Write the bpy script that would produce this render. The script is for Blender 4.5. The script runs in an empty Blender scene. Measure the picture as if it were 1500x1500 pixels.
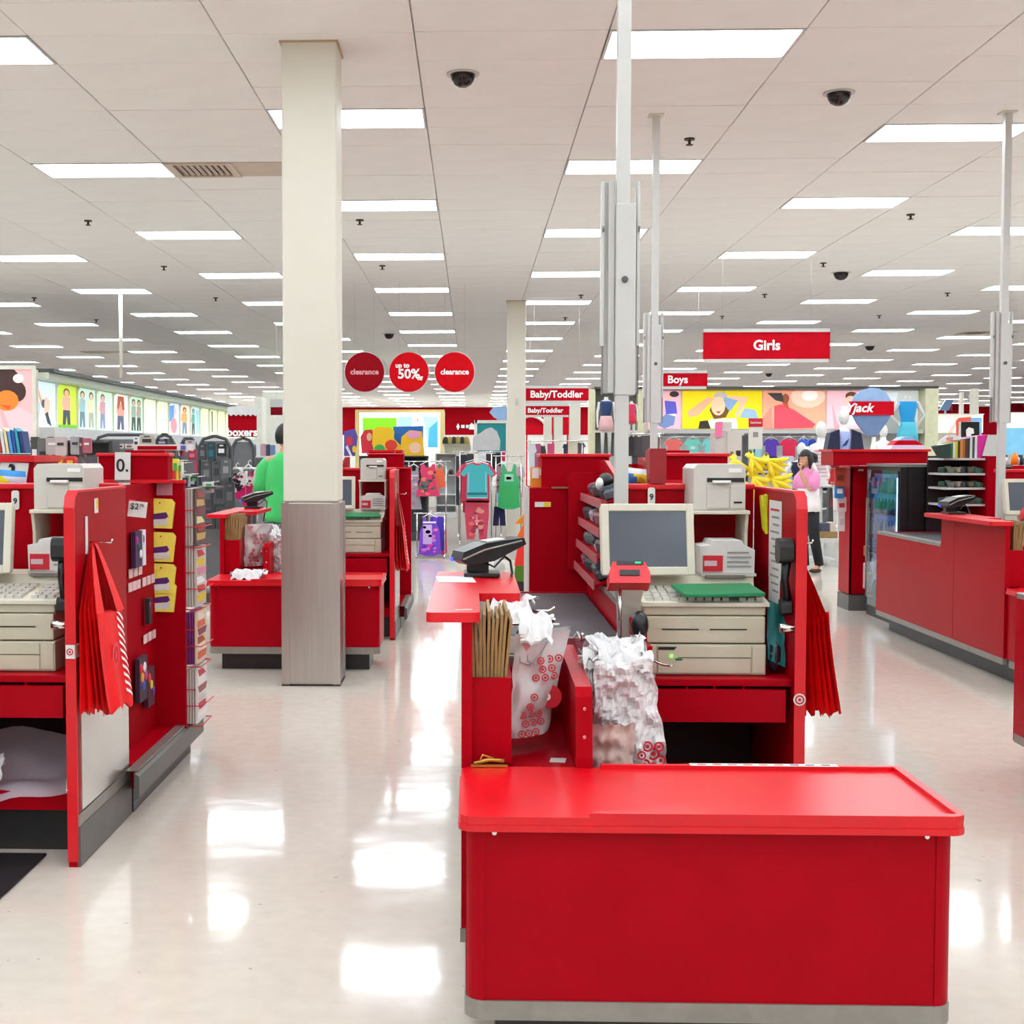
import bpy, bmesh, math, random
from mathutils import Vector, Matrix
S = bpy.context.scene
COL = S.collection
random.seed(7)
PI = math.pi

# ------------------------------------------------------------------ camera, exposure, world
F_PX, CX, CY, VPX, VPY, CAM_H = 1886.0, 634.0, 750.0, 692.0, 664.0, 1.515
yaw = math.atan((VPX - CX) / F_PX); pit = math.atan((CY - VPY) / F_PX)
camd = bpy.data.cameras.new('camera'); cam = bpy.data.objects.new('camera', camd); COL.objects.link(cam)
cam.location = (0, 0, CAM_H); cam.rotation_euler = (PI / 2 - pit, 0, yaw)
camd.sensor_fit = 'HORIZONTAL'; camd.sensor_width = 36.0; camd.lens = 36.0 * F_PX / 1500.0
camd.shift_x = (750.0 - CX) / 1500.0; camd.shift_y = 0.0
camd.clip_start = 0.05; camd.clip_end = 300
S.camera = cam
S.view_settings.view_transform = 'Standard'; S.view_settings.look = 'None'
S.view_settings.gamma = 1.0; S.view_settings.use_curve_mapping = False
S.view_settings.exposure = 0.62
W = bpy.data.worlds.new('world'); S.world = W; W.use_nodes = True
W.node_tree.nodes['Background'].inputs[0].default_value = (0.9, 0.95, 1, 1)
W.node_tree.nodes['Background'].inputs[1].default_value = 0.6
LIGHT_STRENGTH = 13.2        # the ceiling panels' own emission
H_CEIL = 4.145

_fw = Vector((-math.sin(yaw) * math.cos(pit), math.cos(yaw) * math.cos(pit), -math.sin(pit)))
_rt = Vector((math.cos(yaw), math.sin(yaw), 0)); _up = _rt.cross(_fw); _C = Vector((0, 0, CAM_H))
def at(px, py, y):
    """real-world point at depth y measured from the photograph"""
    r = _fw + _rt * ((px - CX) / F_PX) + _up * ((CY - py) / F_PX)
    return _C + r * (y / r.y)

# ------------------------------------------------------------------ materials
def lin(c):
    if isinstance(c, str):
        c = c.lstrip('#'); c = [int(c[i:i + 2], 16) / 255 for i in (0, 2, 4)]
    elif max(c) > 1.0: c = [v / 255 for v in c]
    return tuple((v / 12.92 if v <= 0.04045 else ((v + 0.055) / 1.055) ** 2.4) for v in c[:3])
_M = {}
def mat(name, col, rough=0.5, metal=0.0, var=0.06, scale=9.0, bump=0.0, bscale=60.0, spec=0.5, trans=0.0, emit=0.0, alpha=1.0, coat=0.0, sheen=0.0, stretch=None):
    if name in _M: return _M[name]
    m = bpy.data.materials.new(name); m.use_nodes = True
    nt = m.node_tree; b = nt.nodes['Principled BSDF']
    c = lin(col)
    tc = nt.nodes.new('ShaderNodeTexCoord'); mp = nt.nodes.new('ShaderNodeMapping')
    nt.links.new(tc.outputs['Object'], mp.inputs[0])
    if stretch: mp.inputs['Scale'].default_value = stretch
    n = nt.nodes.new('ShaderNodeTexNoise'); n.inputs['Scale'].default_value = scale; n.inputs['Detail'].default_value = 3
    nt.links.new(mp.outputs[0], n.inputs['Vector'])
    r = nt.nodes.new('ShaderNodeValToRGB'); nt.links.new(n.outputs['Fac'], r.inputs[0])
    r.color_ramp.elements[0].position = 0.3; r.color_ramp.elements[1].position = 0.7
    r.color_ramp.elements[0].color = (*[v * (1 - var) for v in c], 1)
    r.color_ramp.elements[1].color = (*[min(1, v * (1 + var)) for v in c], 1)
    nt.links.new(r.outputs[0], b.inputs['Base Color'])
    b.inputs['Roughness'].default_value = rough; b.inputs['Metallic'].default_value = metal
    b.inputs['Specular IOR Level'].default_value = spec
    b.inputs['Transmission Weight'].default_value = trans; b.inputs['Alpha'].default_value = alpha
    b.inputs['Coat Weight'].default_value = coat; b.inputs['Coat Roughness'].default_value = 0.08
    b.inputs['Sheen Weight'].default_value = sheen
    if emit:
        nt.links.new(r.outputs[0], b.inputs['Emission Color']); b.inputs['Emission Strength'].default_value = emit
    if bump:
        n2 = nt.nodes.new('ShaderNodeTexNoise'); n2.inputs['Scale'].default_value = bscale; n2.inputs['Detail'].default_value = 2
        nt.links.new(mp.outputs[0], n2.inputs['Vector'])
        bp = nt.nodes.new('ShaderNodeBump'); bp.inputs['Strength'].default_value = bump; bp.inputs['Distance'].default_value = 0.01
        nt.links.new(n2.outputs['Fac'], bp.inputs['Height']); nt.links.new(bp.outputs[0], b.inputs['Normal'])
    _M[name] = m
    return m
def vmat(name, rough=0.6, emit=0.0, sheen=0.0, bump=0.0):
    """colour comes from the print / dye stored on the faces"""
    if name in _M: return _M[name]
    m = bpy.data.materials.new(name); m.use_nodes = True; nt = m.node_tree; b = nt.nodes['Principled BSDF']
    a = nt.nodes.new('ShaderNodeAttribute'); a.attribute_name = 'Col'
    n = nt.nodes.new('ShaderNodeTexNoise'); n.inputs['Scale'].default_value = 30
    mx = nt.nodes.new('ShaderNodeMix'); mx.data_type = 'RGBA'; mx.blend_type = 'MULTIPLY'; mx.inputs[0].default_value = 0.12
    nt.links.new(a.outputs['Color'], mx.inputs[6]); nt.links.new(n.outputs['Color'], mx.inputs[7])
    nt.links.new(mx.outputs[2], b.inputs['Base Color'])
    b.inputs['Roughness'].default_value = rough; b.inputs['Sheen Weight'].default_value = sheen
    if emit:
        nt.links.new(a.outputs['Color'], b.inputs['Emission Color']); b.inputs['Emission Strength'].default_value = emit
    if bump:
        bp = nt.nodes.new('ShaderNodeBump'); bp.inputs['Strength'].default_value = bump; bp.inputs['Distance'].default_value = 0.01
        nt.links.new(n.outputs['Fac'], bp.inputs['Height']); nt.links.new(bp.outputs[0], b.inputs['Normal'])
    _M[name] = m
    return m
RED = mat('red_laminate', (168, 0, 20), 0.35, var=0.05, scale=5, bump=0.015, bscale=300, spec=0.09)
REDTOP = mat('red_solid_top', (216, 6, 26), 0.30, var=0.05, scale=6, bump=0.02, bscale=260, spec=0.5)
STEEL = mat('brushed_steel', (190, 184, 180), 0.28, 0.95, 0.06, 40, bump=0.02, bscale=200, stretch=(1, 1, 0.04))
TRIM = mat('grey_metal_trim', (150, 146, 140), 0.4, 0.6, 0.08, 20)
KICK = mat('black_toe_kick', (38, 36, 36), 0.4, 0, 0.15, 6)
GREYK = mat('grey_rubber_plinth', (92, 90, 88), 0.45, 0, 0.1, 6)
CREAM = mat('cream_paint', (224, 219, 204), 0.55, 0, 0.02, 3, bump=0.02, bscale=150)
WHITEP = mat('white_powder_coat', (204, 203, 200), 0.4, 0, 0.02, 6)
BEIGE = mat('beige_plastic', (214, 208, 190), 0.45, 0, 0.03, 12, bump=0.02, bscale=300)
BEIGE2 = mat('aged_beige_plastic', (196, 188, 166), 0.45, 0, 0.04, 12, bump=0.02, bscale=300)
GREYPL = mat('warm_grey_plastic', (205, 200, 192), 0.45, 0, 0.03, 12)
REDM = mat('red_laminate_shaded', (160, 0, 20), 0.6, var=0.05, scale=5, spec=0.05)  # duller, darker copy of the red laminate, rack shade put into it
BLACK = mat('black_plastic', (22, 22, 25), 0.35, 0, 0.1, 10)
DARK = mat('recess_shade', (30, 12, 16), 0.6, 0, 0.1, 10)  # shade inside cubby and rack put into this dark colour
SCREEN = mat('dark_lcd_glass', (78, 84, 96), 0.18, 0, 0.04, 4)
BELT = mat('dark_grey_rubber_belt', (66, 64, 70), 0.5, 0, 0.06, 14, bump=0.03, bscale=400)
PAPER = mat('white_paper', (222, 220, 216), 0.7, 0, 0.03, 20)
INK = mat('black_ink', (18, 18, 20), 0.6, 0, 0.05, 10)
REDINK = mat('red_ink', (205, 20, 45), 0.5, 0, 0.06, 20)
WHITEINK = mat('white_ink', (245, 244, 242), 0.6, 0, 0.02, 10)
KRAFT = mat('brown_kraft_paper', (150, 118, 72), 0.75, 0, 0.12, 14, bump=0.1, bscale=60)
PLASTICBAG = mat('white_plastic_bag', (216, 212, 213), 0.4, 0, 0.03, 12, bump=0.2, bscale=35)
WIREG = mat('thin_grey_wire', (176, 168, 162), .7, spec=.1)
CHROME = mat('chrome_wire', (215, 214, 212), 0.18, 1.0, 0.04, 10)
FABRED = mat('red_bag_fabric', (244, 0, 14), 0.6, 0, 0.08, 12, bump=0.1, bscale=120)
PRINT = vmat('printed_card', 0.55)
CLOTH = vmat('dyed_cloth', 0.85, sheen=0.2, bump=0.15)
LITPOSTER = vmat('backlit_poster', 0.5, emit=0.42)
MANN = mat('white_mannequin_gloss', (226, 223, 221), 0.3, 0, 0.02, 6)
HANG = mat('clear_white_hanger', (238, 238, 240), 0.3, 0, 0.03, 10)
SKIN = mat('skin_tone', (206, 150, 118), 0.55, 0, 0.05, 14)
HAIR = mat('black_hair', (20, 16, 16), 0.45, 0, 0.25, 60, bump=0.3, bscale=120)

# ------------------------------------------------------------------ mesh helpers
class MB:
    def __init__(s):
        s.bm = bmesh.new(); s.cl = s.bm.loops.layers.float_color.new('Col'); s.col = (1, 1, 1, 1); s.sm = []
    def c(s, col): s.col = (*lin(col), 1); return s
    def _fin(s, faces, smooth=False):
        for f in faces:
            f.smooth = smooth
            for l in f.loops: l[s.cl] = s.col
    def box(s, x0, x1, y0, y1, z0, z1, b=0.0, seg=2, M=None):
        vs = [s.bm.verts.new((x, y, z)) for x in (x0, x1) for y in (y0, y1) for z in (z0, z1)]
        q = [(0, 1, 3, 2), (4, 6, 7, 5), (0, 4, 5, 1), (2, 3, 7, 6), (0, 2, 6, 4), (1, 5, 7, 3)]
        fs = [s.bm.faces.new([vs[i] for i in t]) for t in q]
        if b:
            es = {e for f in fs for e in f.edges}
            s._fin(fs)
            r = bmesh.ops.bevel(s.bm, geom=list(es), offset=b, segments=seg, affect='EDGES', profile=0.5)
            fs = list({f for v in r['verts'] for f in v.link_faces} | {f for f in r['faces']})
            vs = list({v for f in fs for v in f.verts})
        s._fin(fs, bool(b) and seg > 1 and False)
        if M is not None:
            for v in vs: v.co = M @ v.co
        return s
    def prism(s, pts, axis, a0, a1, smooth=False, M=None):
        """polygon pts in the two other axes, extruded along axis ('x','y','z')"""
        def p3(p, a):
            return (a, p[0], p[1]) if axis == 'x' else (p[0], a, p[1]) if axis == 'y' else (p[0], p[1], a)
        A = [s.bm.verts.new(p3(p, a0)) for p in pts]; B = [s.bm.verts.new(p3(p, a1)) for p in pts]
        n = len(pts); fs = [s.bm.faces.new(A), s.bm.faces.new(B[::-1])]
        side = [s.bm.faces.new((A[i], B[i], B[(i + 1) % n], A[(i + 1) % n])) for i in range(n)]
        s._fin(fs); s._fin(side, smooth)
        if M is not None:
            for v in A + B: v.co = M @ v.co
        return s
    def poly(s, pts3):
        f = s.bm.faces.new([s.bm.verts.new(p) for p in pts3]); s._fin([f]); return s
    def tube(s, pts, r, n=8, cap=True, smooth=True, closed=False):
        pts = [Vector(p) for p in pts]; rr = r if isinstance(r, (list, tuple)) else [r] * len(pts)
        rings = []; m = len(pts); prev = None
        for i, p in enumerate(pts):
            if closed: t = pts[(i + 1) % m] - pts[i - 1]
            else: t = pts[min(i + 1, m - 1)] - pts[max(i - 1, 0)]
            t = t.normalized() if t.length > 1e-9 else Vector((0, 0, 1))
            if prev is None:
                u = t.cross(Vector((0, 0, 1))) if abs(t.z) < 0.9 else t.cross(Vector((1, 0, 0)))
            else: u = prev - t * prev.dot(t)
            u = u.normalized(); prev = u; w = t.cross(u)
            rings.append([s.bm.verts.new(p + (u * math.cos(2 * PI * k / n) + w * math.sin(2 * PI * k / n)) * rr[i]) for k in range(n)])
        fs = []
        for i in range(m if closed else m - 1):
            a, b = rings[i], rings[(i + 1) % m]
            fs += [s.bm.faces.new((a[k], a[(k + 1) % n], b[(k + 1) % n], b[k])) for k in range(n)]
        s._fin(fs, smooth)
        if cap and not closed: s._fin([s.bm.faces.new(rings[0][::-1]), s.bm.faces.new(rings[-1])])
        return s
    def cyl(s, p0, p1, r, n=16, r2=None): return s.tube([p0, p1], [r, r if r2 is None else r2], n)
    def lathe(s, prof, cx, cy, cz, n=20, sy=1.0, a0=0, smooth=True):
        rings = [[s.bm.verts.new((cx + r * math.cos(2 * PI * k / n), cy + sy * r * math.sin(2 * PI * k / n), cz + z)) for k in range(n)] for r, z in prof]
        fs = []
        for a, b in zip(rings, rings[1:]): fs += [s.bm.faces.new((a[k], a[(k + 1) % n], b[(k + 1) % n], b[k])) for k in range(n)]
        s._fin(fs, smooth); s._fin([s.bm.faces.new(rings[0][::-1]), s.bm.faces.new(rings[-1])])
        return s
    def grid(s, fn, nu, nv, smooth=True, closed_u=False, colfn=None):
        V = [[s.bm.verts.new(fn(i / nu, j / nv)) for j in range(nv + 1)] for i in range(nu if closed_u else nu + 1)]
        for i in range(nu):
            a, b = V[i], V[(i + 1) % len(V)]
            for j in range(nv):
                f = s.bm.faces.new((a[j], b[j], b[j + 1], a[j + 1]))
                if colfn: s.c(colfn((i + .5) / nu, (j + .5) / nv))
                s._fin([f], smooth)
        return s
    def ball(s, c, r, n=12, m=8, M=None):
        rx, ry, rz = r if isinstance(r, (list, tuple)) else (r, r, r)
        vs0 = len(s.bm.verts)
        prof = [(max(1e-4, math.sin(PI * j / m)), -math.cos(PI * j / m)) for j in range(m + 1)]
        rings = [[s.bm.verts.new((c[0] + rx * q * math.cos(2 * PI * k / n), c[1] + ry * q * math.sin(2 * PI * k / n), c[2] + rz * z)) for k in range(n)] for q, z in prof]
        fs = []
        for a, b in zip(rings, rings[1:]): fs += [s.bm.faces.new((a[k], a[(k + 1) % n], b[(k + 1) % n], b[k])) for k in range(n)]
        s._fin(fs, True)
        if M is not None:
            for rg in rings:
                for v in rg: v.co = M @ v.co
        return s
    def xf(s, M):
        for v in s.bm.verts: v.co = M @ v.co
        return s
    def mesh(s, name):
        bmesh.ops.recalc_face_normals(s.bm, faces=s.bm.faces[:])
        me = bpy.data.meshes.new(name); s.bm.to_mesh(me); s.bm.free(); return me
    def build(s, name, m, parent=None, loc=None, rz=0.0, label=None, cat=None, group=None, kind=None):
        me = s.mesh(name); me.materials.append(m)
        return link(name, me, parent, loc, rz, label, cat, group, kind)
def link(name, me, parent=None, loc=None, rz=0.0, label=None, cat=None, group=None, kind=None):
    o = bpy.data.objects.new(name, me); COL.objects.link(o)
    if parent is not None: o.parent = parent
    if loc is not None: o.location = loc
    o.rotation_euler.z = rz
    return tag(o, label, cat, group, kind)
def tag(o, label=None, cat=None, group=None, kind=None):
    if label: o['label'] = label
    if cat: o['category'] = cat
    if group: o['group'] = group
    if kind: o['kind'] = kind
    return o
def thing(name, label, cat, loc=(0, 0, 0), rz=0.0, group=None, kind=None):
    o = bpy.data.objects.new(name, None); COL.objects.link(o); o.empty_display_size = 0.1
    o.location = loc; o.rotation_euler.z = rz
    return tag(o, label, cat, group, kind)
def B(name, m, parent, *bx, b=0.0, label=None, kind=None):
    """one box-built part"""
    return MB().box(*bx, b=b).build(name, m, parent, label=label, kind=kind)
def dup(root, loc=None, label=None, group=None, rz=None):
    r = root.copy(); COL.objects.link(r)
    if loc is not None: r.location = loc
    if rz is not None: r.rotation_euler.z = rz
    if label: r['label'] = label
    if group: r['group'] = group
    for ch in list(root.children):
        c = ch.copy(); COL.objects.link(c); c.parent = r
        for g in list(ch.children):
            d = g.copy(); COL.objects.link(d); d.parent = c
    return r
def text(name, s, size, m, parent, loc, rot=(PI / 2, 0, 0), bold=0.0, align='CENTER', sx=1.0, ext=0.001, label=None, shear=0.0):
    cu = bpy.data.curves.new(name, 'FONT'); cu.body = s; cu.size = size; cu.align_x = align; cu.align_y = 'CENTER'
    cu.extrude = ext; cu.offset = bold; cu.resolution_u = 3; cu.shear = shear
    o = bpy.data.objects.new(name, cu); COL.objects.link(o); cu.materials.append(m)
    if parent is not None: o.parent = parent
    o.location = loc; o.rotation_euler = rot; o.scale = (sx, 1, 1)
    if label: o['label'] = label
    return o
def arc(cx, cy, r, a0, a1, n=6): return [(cx + r * math.cos(math.radians(a0 + (a1 - a0) * k / n)), cy + r * math.sin(math.radians(a0 + (a1 - a0) * k / n))) for k in range(n + 1)]
def rrect(x0, x1, y0, y1, r, n=4):
    return arc(x0 + r, y0 + r, r, 180, 270, n) + arc(x1 - r, y0 + r, r, 270, 360, n) + arc(x1 - r, y1 - r, r, 0, 90, n) + arc(x0 + r, y1 - r, r, 90, 180, n)
ORD = ['first', 'second', 'third', 'fourth', 'fifth', 'sixth', 'seventh', 'eighth', 'ninth', 'tenth', 'eleventh', 'twelfth', 'thirteenth', 'fourteenth', 'fifteenth',
       'sixteenth', 'seventeenth', 'eighteenth', 'nineteenth', 'twentieth', 'twenty-first', 'twenty-second', 'twenty-third', 'twenty-fourth', 'twenty-fifth']

# ------------------------------------------------------------------ the shell
FLOORM = None
def floor_mat():
    m = bpy.data.materials.new('waxed_vinyl_tile'); m.use_nodes = True; nt = m.node_tree; b = nt.nodes['Principled BSDF']
    tc = nt.nodes.new('ShaderNodeTexCoord')
    n = nt.nodes.new('ShaderNodeTexNoise'); n.inputs['Scale'].default_value = 14; n.inputs['Detail'].default_value = 6
    nt.links.new(tc.outputs['Object'], n.inputs['Vector'])
    r = nt.nodes.new('ShaderNodeValToRGB'); nt.links.new(n.outputs['Fac'], r.inputs[0])
    r.color_ramp.elements[0].position = 0.25; r.color_ramp.elements[0].color = (*lin((206, 195, 183)), 1)
    r.color_ramp.elements[1].position = 0.8; r.color_ramp.elements[1].color = (*lin((216, 206, 194)), 1)
    # scattered scuffs
    v = nt.nodes.new('ShaderNodeTexNoise'); v.inputs['Scale'].default_value = 22; v.inputs['Detail'].default_value = 2
    nt.links.new(tc.outputs['Object'], v.inputs['Vector'])
    r2 = nt.nodes.new('ShaderNodeValToRGB'); nt.links.new(v.outputs['Fac'], r2.inputs[0])
    r2.color_ramp.elements[0].position = 0.735; r2.color_ramp.elements[0].color = (1, 1, 1, 1)
    r2.color_ramp.elements[1].position = 0.76; r2.color_ramp.elements[1].color = (0.72, 0.68, 0.64, 1)
    mx = nt.nodes.new('ShaderNodeMix'); mx.data_type = 'RGBA'; mx.blend_type = 'MULTIPLY'; mx.inputs[0].default_value = 1
    nt.links.new(r.outputs[0], mx.inputs[6]); nt.links.new(r2.outputs[0], mx.inputs[7]); nt.links.new(mx.outputs[2], b.inputs['Base Color'])
    b.inputs['Roughness'].default_value = 0.09; b.inputs['Specular IOR Level'].default_value = 0.6
    # long gentle swells of the wax
    mp = nt.nodes.new('ShaderNodeMapping'); mp.inputs['Scale'].default_value = (1.6, 1.6, 1.6); nt.links.new(tc.outputs['Object'], mp.inputs[0])
    w = nt.nodes.new('ShaderNodeTexNoise'); w.inputs['Scale'].default_value = 1.5; w.inputs['Detail'].default_value = 2.5
    nt.links.new(mp.outputs[0], w.inputs['Vector'])
    bp = nt.nodes.new('ShaderNodeBump'); bp.inputs['Strength'].default_value = 0.12; bp.inputs['Distance'].default_value = 0.02
    nt.links.new(w.outputs['Fac'], bp.inputs['Height']); nt.links.new(bp.outputs[0], b.inputs['Normal'])
    return m
FLOORM = floor_mat()
XL, XR, YF, YB = -33.0, 40.0, -9.0, 74.0
MB().box(XL, XR, YF, YB, -0.2, 0).build('floor', FLOORM, kind='structure')
CEILM = mat('ceiling_tile_mineral', (243, 241, 238), 0.85, 0, 0.02, 2, bump=0.05, bscale=120)
CEILG = mat('ceiling_grid_bar', (232, 228, 226), 0.6, 0, 0.02, 4)
WALLM = mat('white_wall_paint', (228, 224, 218), 0.7, 0, 0.02, 2)
WALLRED = mat('red_wall_paint', (160, 6, 22), 0.7, 0, 0.04, 2, spec=0.05)
ceil = MB().box(XL, XR, YF, YB, H_CEIL + 0.03, H_CEIL + 0.2).build('ceiling', CEILG, kind='structure')
wb = MB().box(XL, XR, YB, YB + 0.2, 0, H_CEIL + 0.2).build('wall_back', WALLM, kind='structure')
B('painted_band', WALLRED, wb, XL, XR, YB - 0.03, YB, 2.57, H_CEIL, label='red painted band along the top of the back wall')
MB().box(XL - 0.2, XL, YF, YB, 0, H_CEIL + 0.2).build('wall_left', WALLM, kind='structure')
MB().box(XR, XR + 0.2, YF, YB, 0, H_CEIL + 0.2).build('wall_right', WALLM, kind='structure')
MB().box(XL, XR, YF - 0.2, YF, 0, H_CEIL + 0.2).build('wall_front', WALLM, kind='structure')
CARPETM = mat('grey_brown_carpet', (150, 137, 130), 0.95, 0, 0.12, 30, bump=0.3, bscale=200)
car = MB().box(-14, 3.2, 18.35, 60, 0, 0.006).build('floor_carpet', CARPETM, kind='structure')
MB().box(3.2, 4.1, 20.5, 60, 0, 0.006).build('floor_carpet', CARPETM, kind='structure')

MB().box(4.6, 39, 20.5, 66, 0, 0.006).build('floor_carpet', CARPETM, kind='structure'); MB().box(-32, -14.01, 20.5, 60, 0, 0.006).build('floor_carpet', CARPETM, kind='structure')  # unseen carpet areas added to darken the far ceiling
# ceiling tiles on a 1.22 x 0.593 m grid; light panels sit in every sixth bay of alternate columns
TW, TD = 1.22, 0.5925
GX0, GY0 = 0.85, 8.17
lights = []
for k in range(-13, 17):
    for r in range(-5, 19):
        y = GY0 + (r + (0.5 if k % 2 else 0)) * 6 * TD
        x = GX0 + k * 2 * TW
        if k == 1 and 9 < y < 10.4: y += TD   # this panel sits one tile further back
        if y < YB - 1 and y > YF + .5: lights.append((k, r, x, y))
cells = {}
def inview(x, y, pad=0.6):
    if y < 5.5: return False
    return -0.367 * y - pad < x < 0.43 * y + pad and (H_CEIL - CAM_H) / y < 0.366
holes = set()
for k, r, x, y in lights: holes.add((round((x - GX0) / TW), round((y - GY0) / TD)))
VENTS = {(-3, 6), (-5, 47), (-2, 60), (8, 34), (-9, 42)}
near, far = [], []
for i in range(int((XL - GX0) / TW), int((XR - GX0) / TW)):
    for j in range(int((YF - GY0) / TD), int((YB - GY0) / TD)):
        if (i, j) in holes or (i, j) in VENTS: continue
        x, y = GX0 + i * TW, GY0 + j * TD
        (near if inview(x + TW / 2, y + TD / 2) else far).append((y, x))
near.sort()
tm = MB().box(0, TW - 0.008, 0, TD - 0.006, 0, 0.02, b=0.003, seg=1).mesh('ceiling_tile'); tm.materials.append(CEILM)
tms = [tm]
for n_, (y, x) in enumerate(near[:300]):
    o = link('ceiling_tile', tm, ceil, (x + 0.004, y + 0.003, H_CEIL + random.choice((0, 0, 0, 0.001, 0.003))))
def slab_field(cells_, name, parent):
    vs, fs = [], []
    for y, x in cells_:
        x0, x1, y0, y1, z = x + .004, x + TW - .004, y + .003, y + TD - .003, H_CEIL
        b = len(vs); vs += [(x0, y0, z), (x1, y0, z), (x1, y1, z), (x0, y1, z), (x0, y0, z + .02), (x1, y0, z + .02), (x1, y1, z + .02), (x0, y1, z + .02)]
        fs += [(b, b + 3, b + 2, b + 1), (b, b + 1, b + 5, b + 4), (b + 1, b + 2, b + 6, b + 5), (b + 2, b + 3, b + 7, b + 6), (b + 3, b, b + 4, b + 7)]
    me = bpy.data.meshes.new(name); me.from_pydata(vs, [], fs); me.materials.append(CEILM)
    return link(name, me, parent, kind='stuff')
slab_field(near[300:] + far, 'ceiling_tile_field', ceil)

LAMPM = mat('fluorescent_diffuser', (231, 243, 250), 0.5, 0, 0.0, 4, emit=LIGHT_STRENGTH)
fr = MB()
fr.box(0.004, TW - .004, 0.004, .022, -0.004, 0.03); fr.box(0.004, TW - .004, TD - .022, TD - .004, -0.004, 0.03)
fr.box(0.004, .022, .022, TD - .022, -0.004, 0.03); fr.box(TW - .022, TW - .004, .022, TD - .022, -0.004, 0.03)
frm = fr.mesh('frame'); frm.materials.append(WHITEP)
dfm = MB().box(0.022, TW - .022, .022, TD - .022, 0.006, 0.02).mesh('diffuser'); dfm.materials.append(LAMPM)
cols_seen = {}
for k, r, x, y in lights:
    seen = inview(x + TW / 2, y + TD / 2, 0.3)
    if not seen and (y > 40 or abs(x - 0.4) > 0.43 * max(y, 0) + 9): continue
    t = thing('ceiling_light', '', 'ceiling light', (x, y, H_CEIL), group='lit fluorescent panels set in the tiled ceiling')
    link('frame', frm, t); link('diffuser', dfm, t)
    cols_seen.setdefault(k, []).append((y, t, seen))
def colname(k):
    if k == 0: return 'over the white lane pole'
    return f"in the {ORD[abs(k) - 1]} column {'left' if k < 0 else 'right'} of the lane pole's"
for k, L in cols_seen.items():
    L.sort(key=lambda q: q[0]); a = 0; b_ = 0
    for y, t, seen in L:
        if seen: t['label'] = f'lit ceiling panel, {ORD[a]} back {colname(k)}'; a += 1
        else: t['label'] = f'lit ceiling panel outside the view, {ORD[b_]} {colname(k)}'; b_ += 1

# vents
def vent(i, j, label):
    t = thing('ceiling_vent', label, 'ceiling vent', (GX0 + i * TW, GY0 + j * TD, H_CEIL), group='air vents in the ceiling')
    V = mat('beige_vent_metal', (206, 190, 172), 0.5, 0, 0.05, 8)
    f = MB(); f.box(.005, .62, .005, .06, -.012, .03); f.box(.005, .62, TD - .06, TD - .005, -.012, .03); f.box(.005, .07, .06, TD - .06, -.012, .03); f.box(.55, .62, .06, TD - .06, -.012, .03)
    f.build('frame', V, t)
    B('duct_shade', BLACK, t, .07, .55, .06, TD - .06, .02, .028)  # black sheet standing in for the shade inside the vent
    MB().box(.62, TW - .006, .005, TD - .005, 0, .02).build('filler_panel', V, t)
    for q in range(8):
        MB().box(0, .005, .06, TD - .06, -.014, .014, M=Matrix.Translation((.11 + q * .056, 0, .004)) @ Matrix.Rotation(0.9, 4, 'Y')).build('louver', V, t)
vent(-3, 6, 'beige louvred air vent beside the third light left of the pillar')
vent(-5, 47, 'far air vent over the shelving wall at left')
vent(-9, 42, 'far air vent above the lit shelf canopy')
vent(8, 34, 'far air vent above the Girls department')

# camera domes, sprinklers
def dome(px, py, y, r, label):
    p = at(px, py, y)
    t = thing('security_dome', label, 'security camera', (p.x, p.y, H_CEIL), group='dark dome cameras on the ceiling')
    MB().lathe([(r * 1.3, -.004), (r * 1.3, .004), (r * .4, .006)][::-1], 0, 0, -.004, 24).build('trim_ring', WHITEP, t)
    MB().lathe([(.01 * r, -r * 1.0), (r * .35, -r * .95), (r * .68, -r * .75), (r * .9, -r * .4), (r * 0.98, -r * .05), (r * .98, 0)], 0, 0, -.006, 24).build('dome', mat('smoked_dome', (24, 14, 14), 0.15, 0, 0.1, 6), t)
for (px, py, lab) in [(678, 108, 'larger dark camera dome between the pillar and the pole'), (1229, 136, 'larger dark camera dome right of the big ceiling light'), (1232, 399, 'small dark camera dome above the Girls sign'), (570, 489, 'tiny camera dome above the clearance discs'), (1274, 507, 'tiny camera dome right of the Girls sign'), (1126, 547, 'tiny dome under the Girls sign')]:
    y = (H_CEIL - CAM_H) / (_fw + _rt * ((px - CX) / F_PX) + _up * ((CY - py) / F_PX)).z
    y = y * (_fw + _rt * ((px - CX) / F_PX) + _up * ((CY - py) / F_PX)).y
    dome(px, py, y, 0.088 if y < 12 else 0.11, lab)
SPR = mat('bronze_sprinkler', (70, 58, 52), 0.4, 0.7, 0.1, 10)
spm = MB(); spm.cyl((0, 0, 0), (0, 0, -.012), .045, 12); spm.cyl((0, 0, -.01), (0, 0, -.05), .012, 8); spm.cyl((0, 0, -.05), (0, 0, -.056), .03, 10)
spm = spm.mesh('sprinkler'); spm.materials.append(SPR)
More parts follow.
